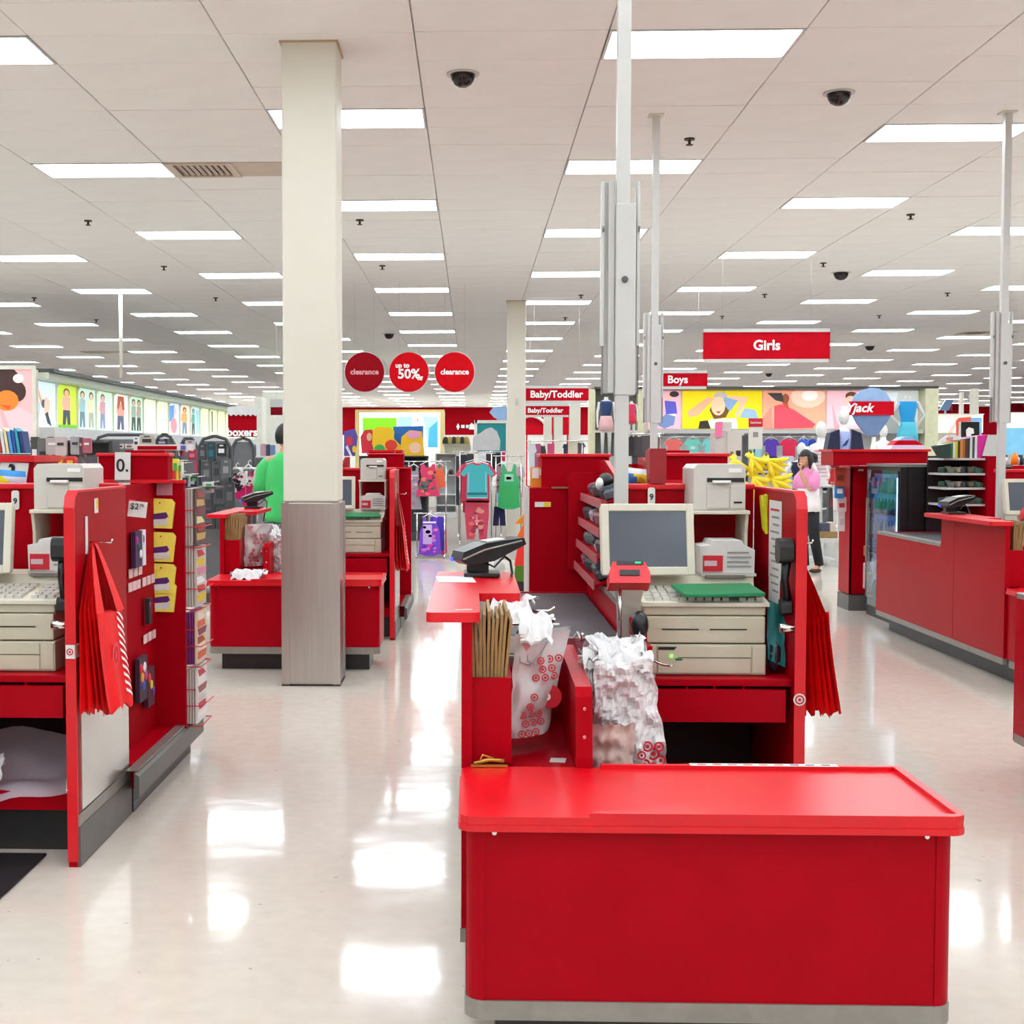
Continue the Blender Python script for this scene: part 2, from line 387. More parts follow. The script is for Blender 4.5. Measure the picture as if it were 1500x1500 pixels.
for n_, (px, py, lab) in enumerate([(129, 323, 'below the vent, at left'), (240, 390, 'left of the pillar, mid ceiling'), (527, 322, 'just right of the pillar'), (560, 389, 'under the second lamp right of the pillar'), (1010, 203, 'right of the white pole, high up'), (1334, 314, 'above the right lane pole light'), (851, 432, 'left of the pole fins'), (1206, 385, 'beside the small camera dome'), (1388, 429, 'left of the right lane pole'), (1120, 431, 'left of the Girls sign lamps'), (316, 436, 'left of the pillar, far back'), (50, 436, 'at the far left'), (141, 468, 'left, over the lit shelf wall'), (828, 465, 'right of the far pillar'), (1288, 462, 'right above the Girls sign'), (1058, 463, 'above the Girls sign left corner')]):
    rr = _fw + _rt * ((px - CX) / F_PX) + _up * ((CY - py) / F_PX)
    p = _C + rr * ((H_CEIL - CAM_H) / rr.z)
    link('sprinkler_head', spm, None, (p.x, p.y, H_CEIL), label='bronze sprinkler head ' + lab, cat='sprinkler', group='sprinkler heads on the ceiling')

# pillars
def pillar(x0, x1, y0, y1, zs, label):
    t = thing('pillar', label, 'pillar', ((x0 + x1) / 2, (y0 + y1) / 2, 0), kind='structure')
    a, b = (x1 - x0) / 2, (y1 - y0) / 2
    MB().box(-a, a, -b, b, zs, H_CEIL + .02, b=.012, seg=2).build('painted_shaft', CREAM, t)
    MB().box(-a - .012, a + .012, -b - .012, b + .012, H_CEIL - .012, H_CEIL + .01).build('collar', mat('tan_edge', (190, 165, 130), .6), t)
    MB().box(-a - .006, a + .006, -b - .006, b + .006, 0, zs, b=.012, seg=2).build('steel_cladding', STEEL, t)
    for sx in (-1, 1):
        for sy in (-1, 1):
            w = .05
            MB().prism([(sx * (a + .014), sy * (b + .014)), (sx * (a + .014 - w), sy * (b + .014)), (sx * (a + .014 - w), sy * (b + .004)), (sx * (a + .004), sy * (b + .004)), (sx * (a + .004), sy * (b + .014 - w)), (sx * (a + .014), sy * (b + .014 - w))], 'z', 0.005, zs - .004).build('corner_guard', STEEL, t)
    B('base_seal', KICK, t, -a - .014, a + .014, -b - .014, b + .014, 0, .012)
    return t
pillar(-1.225, -.872, 8.31, 8.65, 1.20, 'cream square pillar with steel cladding below, in front of a checkout')
p2 = pillar(.60, .92, 22.35, 22.67, .05, 'distant cream square pillar beside the clearance discs')
c_ = MB(); c_.box(-.02, .02, -.19, -.17, 2.35, 2.46); c_.build('wall_sensor', WHITEP, p2)

# ------------------------------------------------------------------ checkout lanes (all coordinates of the nearest lane; copies are shifted)
OFF = {}
_build0 = MB.build
def _build(s, name, m, parent=None, loc=None, rz=0.0, label=None, cat=None, group=None, kind=None):
    off = OFF.get(parent.name) if parent is not None else None
    if off is not None and loc is None: s.xf(Matrix.Translation(-off))
    o = _build0(s, name, m, parent, loc, rz, label, cat, group, kind)
    if off is not None: OFF[o.name] = off
    return o
MB.build = _build
def base(name, label, cat, bx, by, bz=0.0, group=None):
    t = thing(name, label, cat, (bx, by, bz), group=group); OFF[t.name] = Vector((bx, by, bz)); return t
_text0 = text
def text(name, s, size, m, parent, loc, **k):
    off = OFF.get(parent.name) if parent is not None else None
    if off is not None: loc = tuple(Vector(loc) - off)
    return _text0(name, s, size, m, parent, loc, **k)
LANE = {}
G1 = 'red checkout lane furniture'
# --- bagging counter
t = base('bagging_counter', 'nearest red bagging counter with raised rim along its top', 'counter', .575, 3.34, group='low red bagging counters'); LANE['counter'] = t
B('front_panel', RED, t, .03, 1.13, 3.125, 3.15, .165, .602)
B('side_panel', RED, t, -.015, .005, 3.16, 3.59, .165, .602); B('side_panel', RED, t, 1.155, 1.175, 3.16, 3.59, .165, .602)
B('back_panel', RED, t, .36, 1.16, 3.57, 3.585, .165, .602)
for x, a0 in ((.032, 180), (1.128, 270)):
    cyx = x - .0 if a0 == 180 else x
    pts = arc(x, 3.168, .046, a0, a0 + 90, 8) + [(x, 3.168)]
    MB().prism(pts, 'z', .165, .602, smooth=False).build('corner_post', RED, t)
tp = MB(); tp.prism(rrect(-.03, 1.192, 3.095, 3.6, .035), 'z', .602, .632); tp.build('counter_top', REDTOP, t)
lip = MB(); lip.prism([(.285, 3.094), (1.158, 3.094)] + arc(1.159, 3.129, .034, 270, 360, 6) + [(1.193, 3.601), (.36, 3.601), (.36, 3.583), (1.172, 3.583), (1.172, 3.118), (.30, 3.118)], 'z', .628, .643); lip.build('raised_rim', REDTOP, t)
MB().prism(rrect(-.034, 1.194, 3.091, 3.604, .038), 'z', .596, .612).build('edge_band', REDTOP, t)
mt = MB(); mt.prism(rrect(-.018, 1.178, 3.119, 3.585, .05), 'z', .118, .166); mt.build('metal_base_strip', TRIM, t)
B('toe_kick', KICK, t, .06, 1.1, 3.2, 3.55, 0, .12)
for x in (.055, 1.105): MB().cyl((x, 3.126, .585), (x, 3.121, .585), .006, 10).build('screw', CHROME, t)
# --- customer side: wall, shelf, bag well, scanner, belt
t = base('belt_stand', 'red conveyor stand of the nearest lane with dark belt', 'checkout stand', .28, 5.0, group='red conveyor stands'); LANE['belt'] = t
MB().prism([(3.605, .165), (4.5, .165), (4.5, 1.04), (3.605, 1.04)], 'x', -.03, 0).build('side_panel', RED, t)
MB().prism([(4.506, .165), (6.26, .165), (6.26, .82), (4.76, .82), (4.76, 1.04), (4.506, 1.04)], 'x', -.03, 0).build('side_panel', RED, t)
B('metal_base_strip', TRIM, t, -.033, .0, 3.605, 6.27, .125, .166)
B('toe_kick', KICK, t, .06, .5, 3.62, 6.2, 0, .126)
B('belt_edge_trim', TRIM, t, -.034, .03, 4.765, 6.27, .82, .848, b=.004)
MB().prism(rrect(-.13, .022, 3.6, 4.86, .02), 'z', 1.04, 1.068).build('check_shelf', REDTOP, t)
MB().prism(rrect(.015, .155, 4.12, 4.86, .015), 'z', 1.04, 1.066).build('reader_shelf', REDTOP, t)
bb = MB(); bb.box(.0, .112, 3.63, 3.645, .636, .878); bb.box(.098, .112, 3.645, 3.98, .636, .878); bb.box(0, .112, 3.97, 3.985, .636, .878); bb.box(0, .112, 3.645, 3.97, .64, .66); bb.build('paper_bag_box', RED, t)
B('well_floor', RED, t, -.0, .335, 3.6, 4.3, .60, .622)
B('well_back', RED, t, .0, .60, 4.30, 4.33, .55, .80)
B('divider', RED, t, 0, 0, 0, 0, 0, 0) if False else MB().prism([(3.585, .60), (3.585, .66), (3.605, .83), (3.63, .855), (4.3, .875), (4.3, .60)], 'x', .292, .338).build('divider', RED, t)
for z in (.72, .80): MB().cyl((.315, 3.60, z), (.315, 3.588, z - .001), .005, 8).build('screw', CHROME, t)
B('scanner_body', mat('scanner_metal', (150, 148, 150), .35, .8, .05, 20), t, 0, .585, 4.34, 4.78, .70, .818)
B('scanner_frame', TRIM, t, -.0, .59, 4.335, 4.78, .818, .830, b=.003)
B('scanner_glass', mat('scanner_glass', (92, 60, 68), .08, 0, .05, 6, spec=.8), t, .03, .54, 4.37, 4.74, .828, .833)
B('belt', BELT, t, .02, .555, 4.80, 6.28, .80, .835, b=.012)
B('belt_end_roller', TRIM, t, .02, .555, 4.782, 4.80, .815, .832)
B('far_end_plate', RED, t, -.03, .62, 6.26, 6.285, .13, .84)
MB().prism([(4.56, .72), (4.56, .90), (4.60, .93), (6.3, .93), (6.3, .72)], 'x', .562, .62).build('belt_rail', RED, t)
MB().prism([(4.70, .93), (4.70, .955), (6.25, .955), (6.25, .93)], 'x', .555, .60).build('rail_bumper', TRIM, t)
# --- register cabinet
t = base('register_cabinet', 'red register cabinet of the nearest lane with an open drawer tray', 'cabinet', .9, 4.95, group='red register cabinets'); LANE['cab'] = t
B('inner_wall', RED, t, .595, .625, 4.46, 5.33, 0, .845)
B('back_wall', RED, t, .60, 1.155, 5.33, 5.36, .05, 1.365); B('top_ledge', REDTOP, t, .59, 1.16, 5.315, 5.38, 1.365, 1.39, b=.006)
pp = [(4.61, 0), (5.31, 0), (5.31, 1.375), (4.66, 1.375), (4.625, 1.355), (4.61, 1.315)]
pn = MB().prism(pp, 'x', 1.155, 1.188).build('end_panel', RED, t)
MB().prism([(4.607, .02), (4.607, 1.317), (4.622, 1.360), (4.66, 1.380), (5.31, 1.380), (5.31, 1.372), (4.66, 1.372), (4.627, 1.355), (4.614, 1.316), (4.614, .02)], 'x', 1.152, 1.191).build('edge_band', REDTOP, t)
B('scuff_plate', mat('scuffed_metal_plate', (205, 202, 196), .25, .75, .1, 5, bump=.03, bscale=12), t, 1.188, 1.194, 4.655, 5.30, .20, .63)
B('metal_base_strip', TRIM, t, 1.186, 1.196, 4.61, 5.315, .15, .195); B('plinth', GREYK, t, 1.186, 1.199, 4.61, 5.32, 0.003, .15)
B('register_shelf', RED, t, .60, 1.155, 4.655, 5.33, .672, .70, b=.004)
tr = MB(); tr.box(.66, 1.13, 4.64, 4.665, .545, .662); tr.box(.66, .675, 4.665, 5.1, .55, .655); tr.box(1.115, 1.13, 4.665, 5.1, .55, .655); tr.box(.675, 1.115, 4.665, 5.1, .55, .562); tr.box(.675, 1.115, 5.085, 5.1, .55, .655); tr = tr.build('drawer_tray', RED, t)
for x in (.775, .875, .98): B('tray_divider', RED, tr, x, x + .008, 4.665, 5.08, .56, .672)
B('lower_shelf', RED, t, .62, 1.155, 4.74, 5.33, .175, .245); B('toe_kick', KICK, t, .62, 1.155, 4.82, 5.3, 0, .175)
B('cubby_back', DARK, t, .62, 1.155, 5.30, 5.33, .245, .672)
# --- side rack with end panel and header
t = base('merchandise_rack', 'red impulse merchandise rack behind the nearest register', 'rack', 1.05, 5.8, group='red merchandise racks'); LANE['rack'] = t
B('back_panel', REDM, t, 1.09, 1.115, 5.36, 6.1, .18, 1.375); B('end_panel', REDM, t, .93, 1.255, 6.1, 6.125, .18, 1.375)
B('end_cap_edge', REDTOP, t, .925, 1.26, 6.094, 6.13, 1.372, 1.388)
MB().prism([(.95, .10), (1.24, .10), (1.24, .205), (.95, .205)], 'y', 5.33, 6.46).build('base_shelf', RED, t)
MB().prism([(1.24, .085), (1.262, .10), (1.262, .185), (1.24, .20)], 'y', 5.20, 6.47).build('bumper', GREYK, t)
B('price_channel', TRIM, t, 1.205, 1.25, 5.22, 6.46, .203, .209); B('toe_kick', KICK, t, .98, 1.20, 5.34, 6.44, 0, .10)
B('header_box', REDM, t, .86, 1.19, 6.05, 6.15, 1.39, 1.505); B('header_lip', REDTOP, t, .85, 1.20, 6.04, 6.155, 1.500, 1.516, b=.004); B('header_ledge', REDTOP, t, .85, 1.2, 6.03, 6.155, 1.375, 1.39)
B('header_box_back', RED, t, .88, 1.08, 6.45, 6.6, 1.35, 1.53)
# --- end tower
t = base('end_tower', 'tall plain red end tower at the foot of the nearest belt', 'display tower', .46, 6.75, group='red end towers'); LANE['tower'] = t
B('tower_body', REDM, t, .287, .64, 6.5, 7.0, .02, 1.34); B('edge_trim', WHITEP, t, .281, .287, 6.497, 7.0, .02, 1.34); B('base', KICK, t, .30, .62, 6.52, 6.98, 0, .03)
B('top_channel', mat('dull_channel', (150, 110, 90), .4, .4), t, .40, .62, 6.49, 6.51, 1.338, 1.346)
B('header_box', REDM, t, .355, .70, 6.62, 6.98, 1.34, 1.50); B('header_lip', REDTOP, t, .345, .71, 6.61, 6.99, 1.495, 1.513, b=.004)
B('sticker', PAPER, t, .315, .395, 6.494, 6.4995, 1.245, 1.27, label='white and yellow sticker strip')
B('sticker', mat('yellow_print', (240, 200, 20), .5), t, .36, .393, 6.492, 6.495, 1.247, 1.268, label='yellow half of the sticker')
# --- candy rack beside the belt
t = base('candy_rack', 'small red candy rack with sloping shelves along the nearest belt', 'rack', .56, 5.8, group='candy racks beside the belts'); LANE['candy'] = t
MB().prism([(5.35, .93), (6.48, .93), (6.48, 1.48), (6.2, 1.48), (5.55, 1.38), (5.35, 1.30)], 'x', .635, .655).build('rack_side', RED, t)
B('rack_back', RED, t, .48, .655, 6.46, 6.48, .93, 1.42)
for i, z in enumerate((.96, 1.07, 1.18, 1.30)):
    x0 = .515 + .010 * i
    MB().prism([(x0, z - .012), (.64, z + .03), (.64, z + .04), (x0, z)], 'y', 5.42, 6.46).build('shelf', REDM, t)
    MB().prism([(x0 - .006, z - .02), (x0, z - .02), (x0, z + .018), (x0 - .006, z + .018)], 'y', 5.42, 6.46).build('price_strip', mat('pink_price_strip', (176, 84, 90), .5), t)
# --- lane pole with fins
t = base('lane_pole', 'near tall white lane light pole rising to the ceiling', 'pole', .605, 5.27, group='white lane light poles'); LANE['pole'] = t
B('shaft', WHITEP, t, .58, .633, 5.25, 5.302, .0, H_CEIL)
B('ceiling_plate', CREAM, t, .545, .66, 5.22, 5.33, H_CEIL - .012, H_CEIL)
B('sleeve', WHITEP, t, .576, .657, 5.245, 5.31, 1.75, 2.52, b=.004)
MB().prism([(.578, 0), (.635, 0)], 'z', 0, 0).bm.free() if False else None
for x0, x1, y0 in ((.527, .556, 5.29), (.548, .575, 5.27), (.657, .672, 5.28)): B('fin', WHITEP, t, x0, x1, y0, y0 + .03, 1.76, 2.615, b=.003)
for x0, x1 in ((.525, .532), (.668, .676)):
    B('fin_edge', WHITEP, t, x0 - .005, x1, 5.27, 5.32, 1.95, 2.61, b=.002); B('dark_edge', mat('grey_edge', (120, 118, 116), .5), t, x0, x1 - .002, 5.275, 5.315, 1.755, 1.95)
    MB().cyl((x0 - .001, 5.266, 2.42), (x1 - .001, 5.266, 2.42), .012, 8).build('clip', mat('grey_edge', (120, 118, 116)), t)
MB().cyl((.612, 5.246, 2.215), (.612, 5.236, 2.215), .013, 14).build('lock_knob', mat('dark_steel', (95, 95, 98), .3, .8), t)

# ------------------------------------------------------------------ register equipment of one lane
def monitor_(label):
    t = base('register_monitor', label, 'monitor', .667, 5.0, 1.0, group='beige register monitors')
    M = Matrix.Translation((.667, 4.93, 1.185)) @ Matrix.Rotation(math.radians(4), 4, 'Z') @ Matrix.Rotation(math.radians(-10), 4, 'X')
    MB().prism(rrect(-.178, .178, -.137, .137, .018), 'y', -.012, .02, M=M).build('bezel', BEIGE, t)
    MB().prism(rrect(-.16, .16, -.12, .12, .03), 'y', .02, .07, M=M).build('rear_housing', BEIGE2, t)
    fr_ = MB()
    for q in ((-.178, -.148, -.137, .137), (.148, .178, -.137, .137), (-.15, .15, .108, .137), (-.15, .15, -.137, -.105)): fr_.box(q[0], q[1], -.02, -.010, q[2], q[3], b=.004, M=M)
    fr_.build('bezel_rim', BEIGE, t)
    MB().box(-.150, .150, -.0145, -.011, -.107, .110, M=M).build('screen', SCREEN, t)
    MB().cyl((.667, 5.02, .985), (.667, 5.0, 1.15), .03, 12).build('neck', BEIGE2, t)
    MB().cyl((.667, 5.02, .975), (.667, 5.02, .99), .09, 20).build('foot', BEIGE2, t)
    return t
def cash_(label):
    t = base('cash_register', label, 'cash register', .86, 4.95, .70, group='beige cash registers')
    B('lower_unit', BEIGE2, t, .633, 1.076, 4.725, 5.2, .702, .815, b=.004)
    B('lower_door', BEIGE2, t, .68, 1.02, 4.718, 4.73, .708, .808, b=.003); B('side_door', BEIGE2, t, 1.025, 1.072, 4.720, 4.73, .708, .808, b=.003); B('side_door', BEIGE2, t, .637, .676, 4.720, 4.73, .708, .808, b=.003)
    B('seam', mat('shadow_gap', (90, 84, 72), .6), t, .755, 1.02, 4.7165, 4.72, .765, .768)
    MB().prism([(.682, .795), (.74, .795), (.75, .806), (.682, .806)], 'y', 4.7155, 4.72).build('latch', BLACK, t)
    MB().cyl((.730, 4.718, .772), (.730, 4.712, .772), .005, 8).build('led', mat('green_led', (90, 255, 60), .4, emit=3.0), t)
    MB().box(.745, .77, 4.714, 4.72, .757, .763).build('led', mat('dim_led', (20, 120, 60), .4), t)
    B('cash_drawer', BEIGE2, t, .630, 1.072, 4.722, 5.22, .820, .918, b=.005)
    for a, b_ in ((.695, .83), (.87, 1.005)): B('slot', BLACK, t, a, b_, 4.7195, 4.724, .868, .8725)
    B('top_unit', BEIGE2, t, .630, 1.075, 4.73, 5.22, .921, .955, b=.005)
    MB().prism([(4.715, .955), (4.715, .968), (4.98, 1.005), (5.0, 1.04), (5.22, 1.04), (5.22, .955)], 'x', .622, 1.085).build('keyboard_deck', BEIGE, t)
    ks = MB()
    for i in range(14):
        for j in range(5):
            if i == 10: continue
            x = .64 + i * .031; y = 4.745 + j * .044; z = .970 + (y - 4.715) * .14
            ks.box(x, x + .024, y, y + .034, z - .003, z + .011)
    ks.build('keys', GREYPL, t, kind='stuff', label='small cream and grey keyboard keys')
    return t
def printer_(label):
    t = base('receipt_printer', label, 'printer', .975, 5.25, 1.29, group='cream receipt printers')
    MB().prism([(.873, 1.292), (.873, 1.455), (.888, 1.472), (1.062, 1.472), (1.076, 1.455), (1.076, 1.292)], 'y', 5.11, 5.38).build('body', GREYPL, t)
    B('slot', BLACK, t, .925, 1.07, 5.106, 5.112, 1.402, 1.418); B('paper_lip', WHITEINK, t, .945, 1.015, 5.085, 5.11, 1.398, 1.408, b=.002)
    B('paper_door', GREYPL, t, .925, 1.012, 5.105, 5.112, 1.298, 1.388, b=.002); B('side_door', GREYPL, t, 1.016, 1.07, 5.106, 5.112, 1.298, 1.388, b=.002)
    B('badge', BLACK, t, 1.03, 1.062, 5.104, 5.108, 1.318, 1.325); B('button_plate', WHITEINK, t, 1.01, 1.06, 5.107, 5.111, 1.44, 1.455)
    return t
def stand_(label):
    t = base('printer_stand', label, 'stand', .975, 5.25, 1.0, group='beige printer stands')
    B('top_plate', BEIGE, t, .858, 1.092, 5.09, 5.30, 1.275, 1.29, b=.003)
    for x in (.862, 1.076): MB().prism([(5.1, 1.275), (5.12, 1.2), (5.12, 1.04), (5.2, 1.04), (5.3, 1.05), (5.3, 1.275)], 'x', x, x + .012).build('side_plate', BEIGE, t)
    return t
def coupon_(label):
    t = base('coupon_printer', label, 'coupon printer', .98, 5.1, 1.04, group='white coupon printers')
    MB().prism([(.885, 1.052), (1.09, 1.052), (1.092, 1.142), (1.05, 1.162), (1.04, 1.178), (.93, 1.178), (.92, 1.160), (.882, 1.155)], 'y', 5.0, 5.18).build('body', PAPER, t)
    B('red_label', REDINK, t, .892, .968, 4.994, 5.0, 1.058, 1.120, label='red label with a pale grey patch'); B('label_patch', mat('pale_print', (215, 190, 195), .6), t, .897, .945, 4.992, 4.995, 1.08, 1.10)
    for q in range(4): B('print_line', mat('grey_print', (150, 148, 150), .7), t, .985, 1.078 - .01 * (q % 2), 4.996, 5.0, 1.075 + .018 * q, 1.081 + .018 * q)
    B('base_tray', GREYPL, t, .885, 1.095, 4.985, 5.18, 1.041, 1.051); B('tray_front', mat('dark_grey_plastic', (120, 116, 110), .4), t, .90, 1.05, 4.975, 4.99, 1.035, 1.046)
    return t
def reader_(label):
    t = base('hand_terminal', label, 'card terminal', .565, 4.63, .83, group='red card terminals on posts')
    MB().prism([(.53, .835), (.61, .835), (.60, .98), (.615, 1.04), (.515, 1.04), (.525, .98)], 'y', 4.60, 4.70).build('post', mat('grey_post_metal', (170, 162, 152), .35, .5), t)
    MB().cyl((.527, 4.59, .83), (.527, 4.59, 1.05), .006, 8).build('cable_tube', CHROME, t)
    M = Matrix.Translation((.555, 4.58, 1.075)) @ Matrix.Rotation(math.radians(-25), 4, 'X')
    rd = mat('bright_red_plastic', (228, 30, 45), .35)
    MB().prism([(-.072, -.035), (.072, -.035), (.072, .005), (.055, .045), (-.058, .045), (-.072, .005)], 'y', -.04, .05, M=M).build('housing', rd, t)
    MB().box(-.035, .035, -.046, -.038, -.008, .012, M=M).build('slot', BLACK, t)
    MB().box(-.045, .05, -.043, -.03, .032, .046, M=M).build('display', BLACK, t)
    MB().box(.02, .04, -.046, -.04, .036, .042, M=M).build('led', mat('teal_led', (30, 200, 130), .4, emit=.6), t)
    return t
def pinpad_(label):
    t = base('card_terminal', label, 'card terminal', .05, 4.68, 1.068, group='black customer card terminals')
    B('base_plate', BLACK, t, -.03, .10, 4.62, 4.78, 1.069, 1.083, b=.003)
    MB().prism([(4.70, 1.08), (4.76, 1.08), (4.76, 1.13), (4.70, 1.14)], 'x', -.02, .06).build('swivel', BLACK, t)
    M = Matrix.Translation((.055, 4.70, 1.15)) @ Matrix.Rotation(math.radians(62), 4, 'Z') @ Matrix.Rotation(math.radians(14), 4, 'X')
    MB().prism([(-.10, -.02), (-.125, .0), (-.11, .03), (-.02, .045), (.13, .035), (.135, .01), (.0, -.025)], 'x', -.055, .055, M=Matrix.Translation((.055, 4.70, 1.15)) @ Matrix.Rotation(math.radians(-68), 4, 'Z') @ Matrix.Rotation(math.radians(10), 4, 'X')).build('housing', BLACK, t)
    MR = Matrix.Translation((.055, 4.70, 1.15)) @ Matrix.Rotation(math.radians(-68), 4, 'Z') @ Matrix.Rotation(math.radians(10), 4, 'X')
    for x in (-.058, .052): MB().tube([(x + .003, -.118, .005), (x + .003, -.03, .022), (x + .003, .12, .026)], .004, 6).xf(MR).build('silver_edge', TRIM, t)
    MB().box(-.035, .035, -.01, .06, .044, .048, M=MR @ Matrix.Rotation(-.06, 4, 'X')).build('label_sheet', PAPER, t)
    MB().box(-.045, .045, -.10, -.02, .03, .036, M=MR @ Matrix.Rotation(.16, 4, 'X')).build('screen', mat('glossy_black_glass', (26, 28, 34), .08), t)
    MB().box(-.05, -.03, -.128, -.118, -.006, .006, M=MR).build('light_strip', mat('blue_led', (60, 70, 255), .4, emit=1.5), t)
    MB().tube([(.10, 4.75, 1.15), (.14, 4.72, 1.12), (.145, 4.68, 1.08), (.13, 4.66, 1.02), (.12, 4.67, .96)], .005, 6).build('cable', BLACK, t)
    MB().tube([(.04, 4.70, 1.12), (.08, 4.69, 1.10), (.12, 4.72, 1.14)], .004, 6).build('cable', BLACK, t)
    return t
def scanner_(label):
    t = base('hand_scanner', label, 'barcode scanner', .61, 4.5, .845, group='black hand scanners')
    MB().ball((.585, 4.5, .915), (.032, .04, .05), 14, 10).build('scan_head', BLACK, t)
    MB().tube([(.585, 4.5, .89), (.592, 4.5, .86), (.60, 4.5, .846)], [.018, .014, .013], 10).build('grip', BLACK, t)
    return t
def phone_(label):
    t = base('telephone_handset', label, 'telephone', 1.14, 4.66, .9, group='black telephone handsets')
    MB().tube([(1.136, 4.66, .98), (1.125, 4.66, 1.06), (1.132, 4.66, 1.14)], [.016, .014, .018], 10).build('handle', BLACK, t)
    MB().prism(rrect(4.62, 4.70, 1.12, 1.21, .03), 'x', 1.098, 1.148).build('earpiece', BLACK, t)
    MB().prism(rrect(4.64, 4.69, .93, .99, .02), 'x', 1.11, 1.148).build('mouthpiece', BLACK, t)
    MB().cyl((1.10, 4.62, .89), (1.15, 4.62, .89), .016, 12).build('chrome_hook', CHROME, t)
    return t
EQ = [monitor_('beige monitor with dark screen on the nearest register'), cash_('stacked beige cash register of the nearest lane with keyboard on top'), printer_('cream receipt printer on the stand right of the nearest monitor'),
      stand_('beige printer stand over the nearest register'), coupon_('white coupon printer with red label under the nearest receipt printer'), reader_('bright red card terminal on grey post below the nearest monitor'),
      pinpad_('black card terminal on the red shelf beside the nearest belt'), scanner_('black hand scanner beside the nearest belt rail'), phone_('black handset on the inside of the nearest end panel')]

SH = {'B': (-2.63, 0), 'C': (-1.82, 5.76), 'D': (3.52, 4.92), 'E': (.82, 4.92), 'F': (2.645, -.03)}
WH = {'B': 'lane cut by the left edge', 'C': 'lane behind the cream pillar', 'D': 'lane beside the dark drinks cooler', 'E': 'lane hidden behind the nearest register', 'F': 'lane cut by the right edge'}
NM = {'counter': 'low red bagging counter of the {}', 'belt': 'red conveyor stand of the {}', 'cab': 'red register cabinet of the {}', 'rack': 'red merchandise rack of the {}', 'tower': 'red end tower of the {}',
      'candy': 'candy rack of the {}', 'pole': 'white light pole of the {}'}
USE = {'B': ['cab', 'rack'], 'C': ['counter', 'belt', 'cab', 'rack', 'candy'], 'D': ['counter', 'belt', 'cab', 'pole'], 'E': ['counter', 'belt', 'cab', 'rack', 'candy', 'pole'], 'F': ['belt']}
EQN = ['beige monitor of the {}', 'stacked beige cash register of the {}', 'cream receipt printer of the {}', 'beige printer stand of the {}', 'white and red coupon printer of the {}', 'red card terminal of the {}', 'black customer card terminal of the {}', 'black hand scanner of the {}', 'black handset of the {}']
EUSE = {'B': [0, 1, 2, 3, 4, 8], 'C': [0, 1, 2, 3, 4, 6], 'D': [0, 1, 5, 6], 'E': [1, 2, 3], 'F': []}
for L in 'BCDEF':
    d = Vector((*SH[L], 0))
    for k in USE[L]: dup(LANE[k], LANE[k].location + d, NM[k].format(WH[L]))
    for i in EUSE[L]: dup(EQ[i], EQ[i].location + d, EQN[i].format(WH[L]))

# ------------------------------------------------------------------ loose things on and around the lanes
from mathutils import noise
def nz(x, y, z=0.0): return noise.noise(Vector((x, y, z)))
def bullseye(mb, c, r, axis='y', flip=-1, d=.0015, n=20):
    """red ring and red dot raised from the surface"""
    def P(a, q): 
        u, v = q * math.cos(a), q * math.sin(a)
        return (c[0] + u, c[1] + flip * d, c[2] + v) if axis == 'y' else (c[0] + flip * d, c[1] + u, c[2] + v)
    for k in range(n):
        a0, a1 = 2 * PI * k / n, 2 * PI * (k + 1) / n
        mb.poly([P(a0, r), P(a1, r), P(a1, r * .66), P(a0, r * .66)])
    mb.poly([P(2 * PI * k / 12, r * .34) for k in range(12)])
# brown paper bags standing in the box
PB = []
for i in range(10):
    x0 = .004 + i * .0090
    b_ = MB(); nn = 8
    def pf(u, v, x0=x0, i=i):
        z = .665 + v * (.400 - .010 * ((i * 7) % 4)) ; y = 3.652 + u * .30
        return (x0 + .0035 * nz(u * 3, v * 4, i) + .018 * v * v * (i - 3) / 5, y, z + .006 * nz(u * 9, i) * (v > .9))
    b_.grid(pf, 6, 8)
    b_.grid(lambda u, v: tuple(Vector(pf(u, v)) + Vector((.0084, 0, 0))), 6, 8)
    b_.grid(lambda u, v: tuple(Vector(pf(0, v)) + Vector((.0084 * u, 0, 0))), 1, 8); b_.grid(lambda u, v: tuple(Vector(pf(u, 1)) + Vector((.0084 * v, 0, 0))), 6, 1)
    b_.grid(lambda u, v: tuple(Vector(pf(1, v)) + Vector((.0084 * u, 0, 0))), 1, 8)
    PB.append(b_.build('paper_bag', KRAFT, label=f'brown paper bag, {ORD[i]} from the left in the nearest red bag box', cat='paper bag', group='brown paper bags in the red box'))
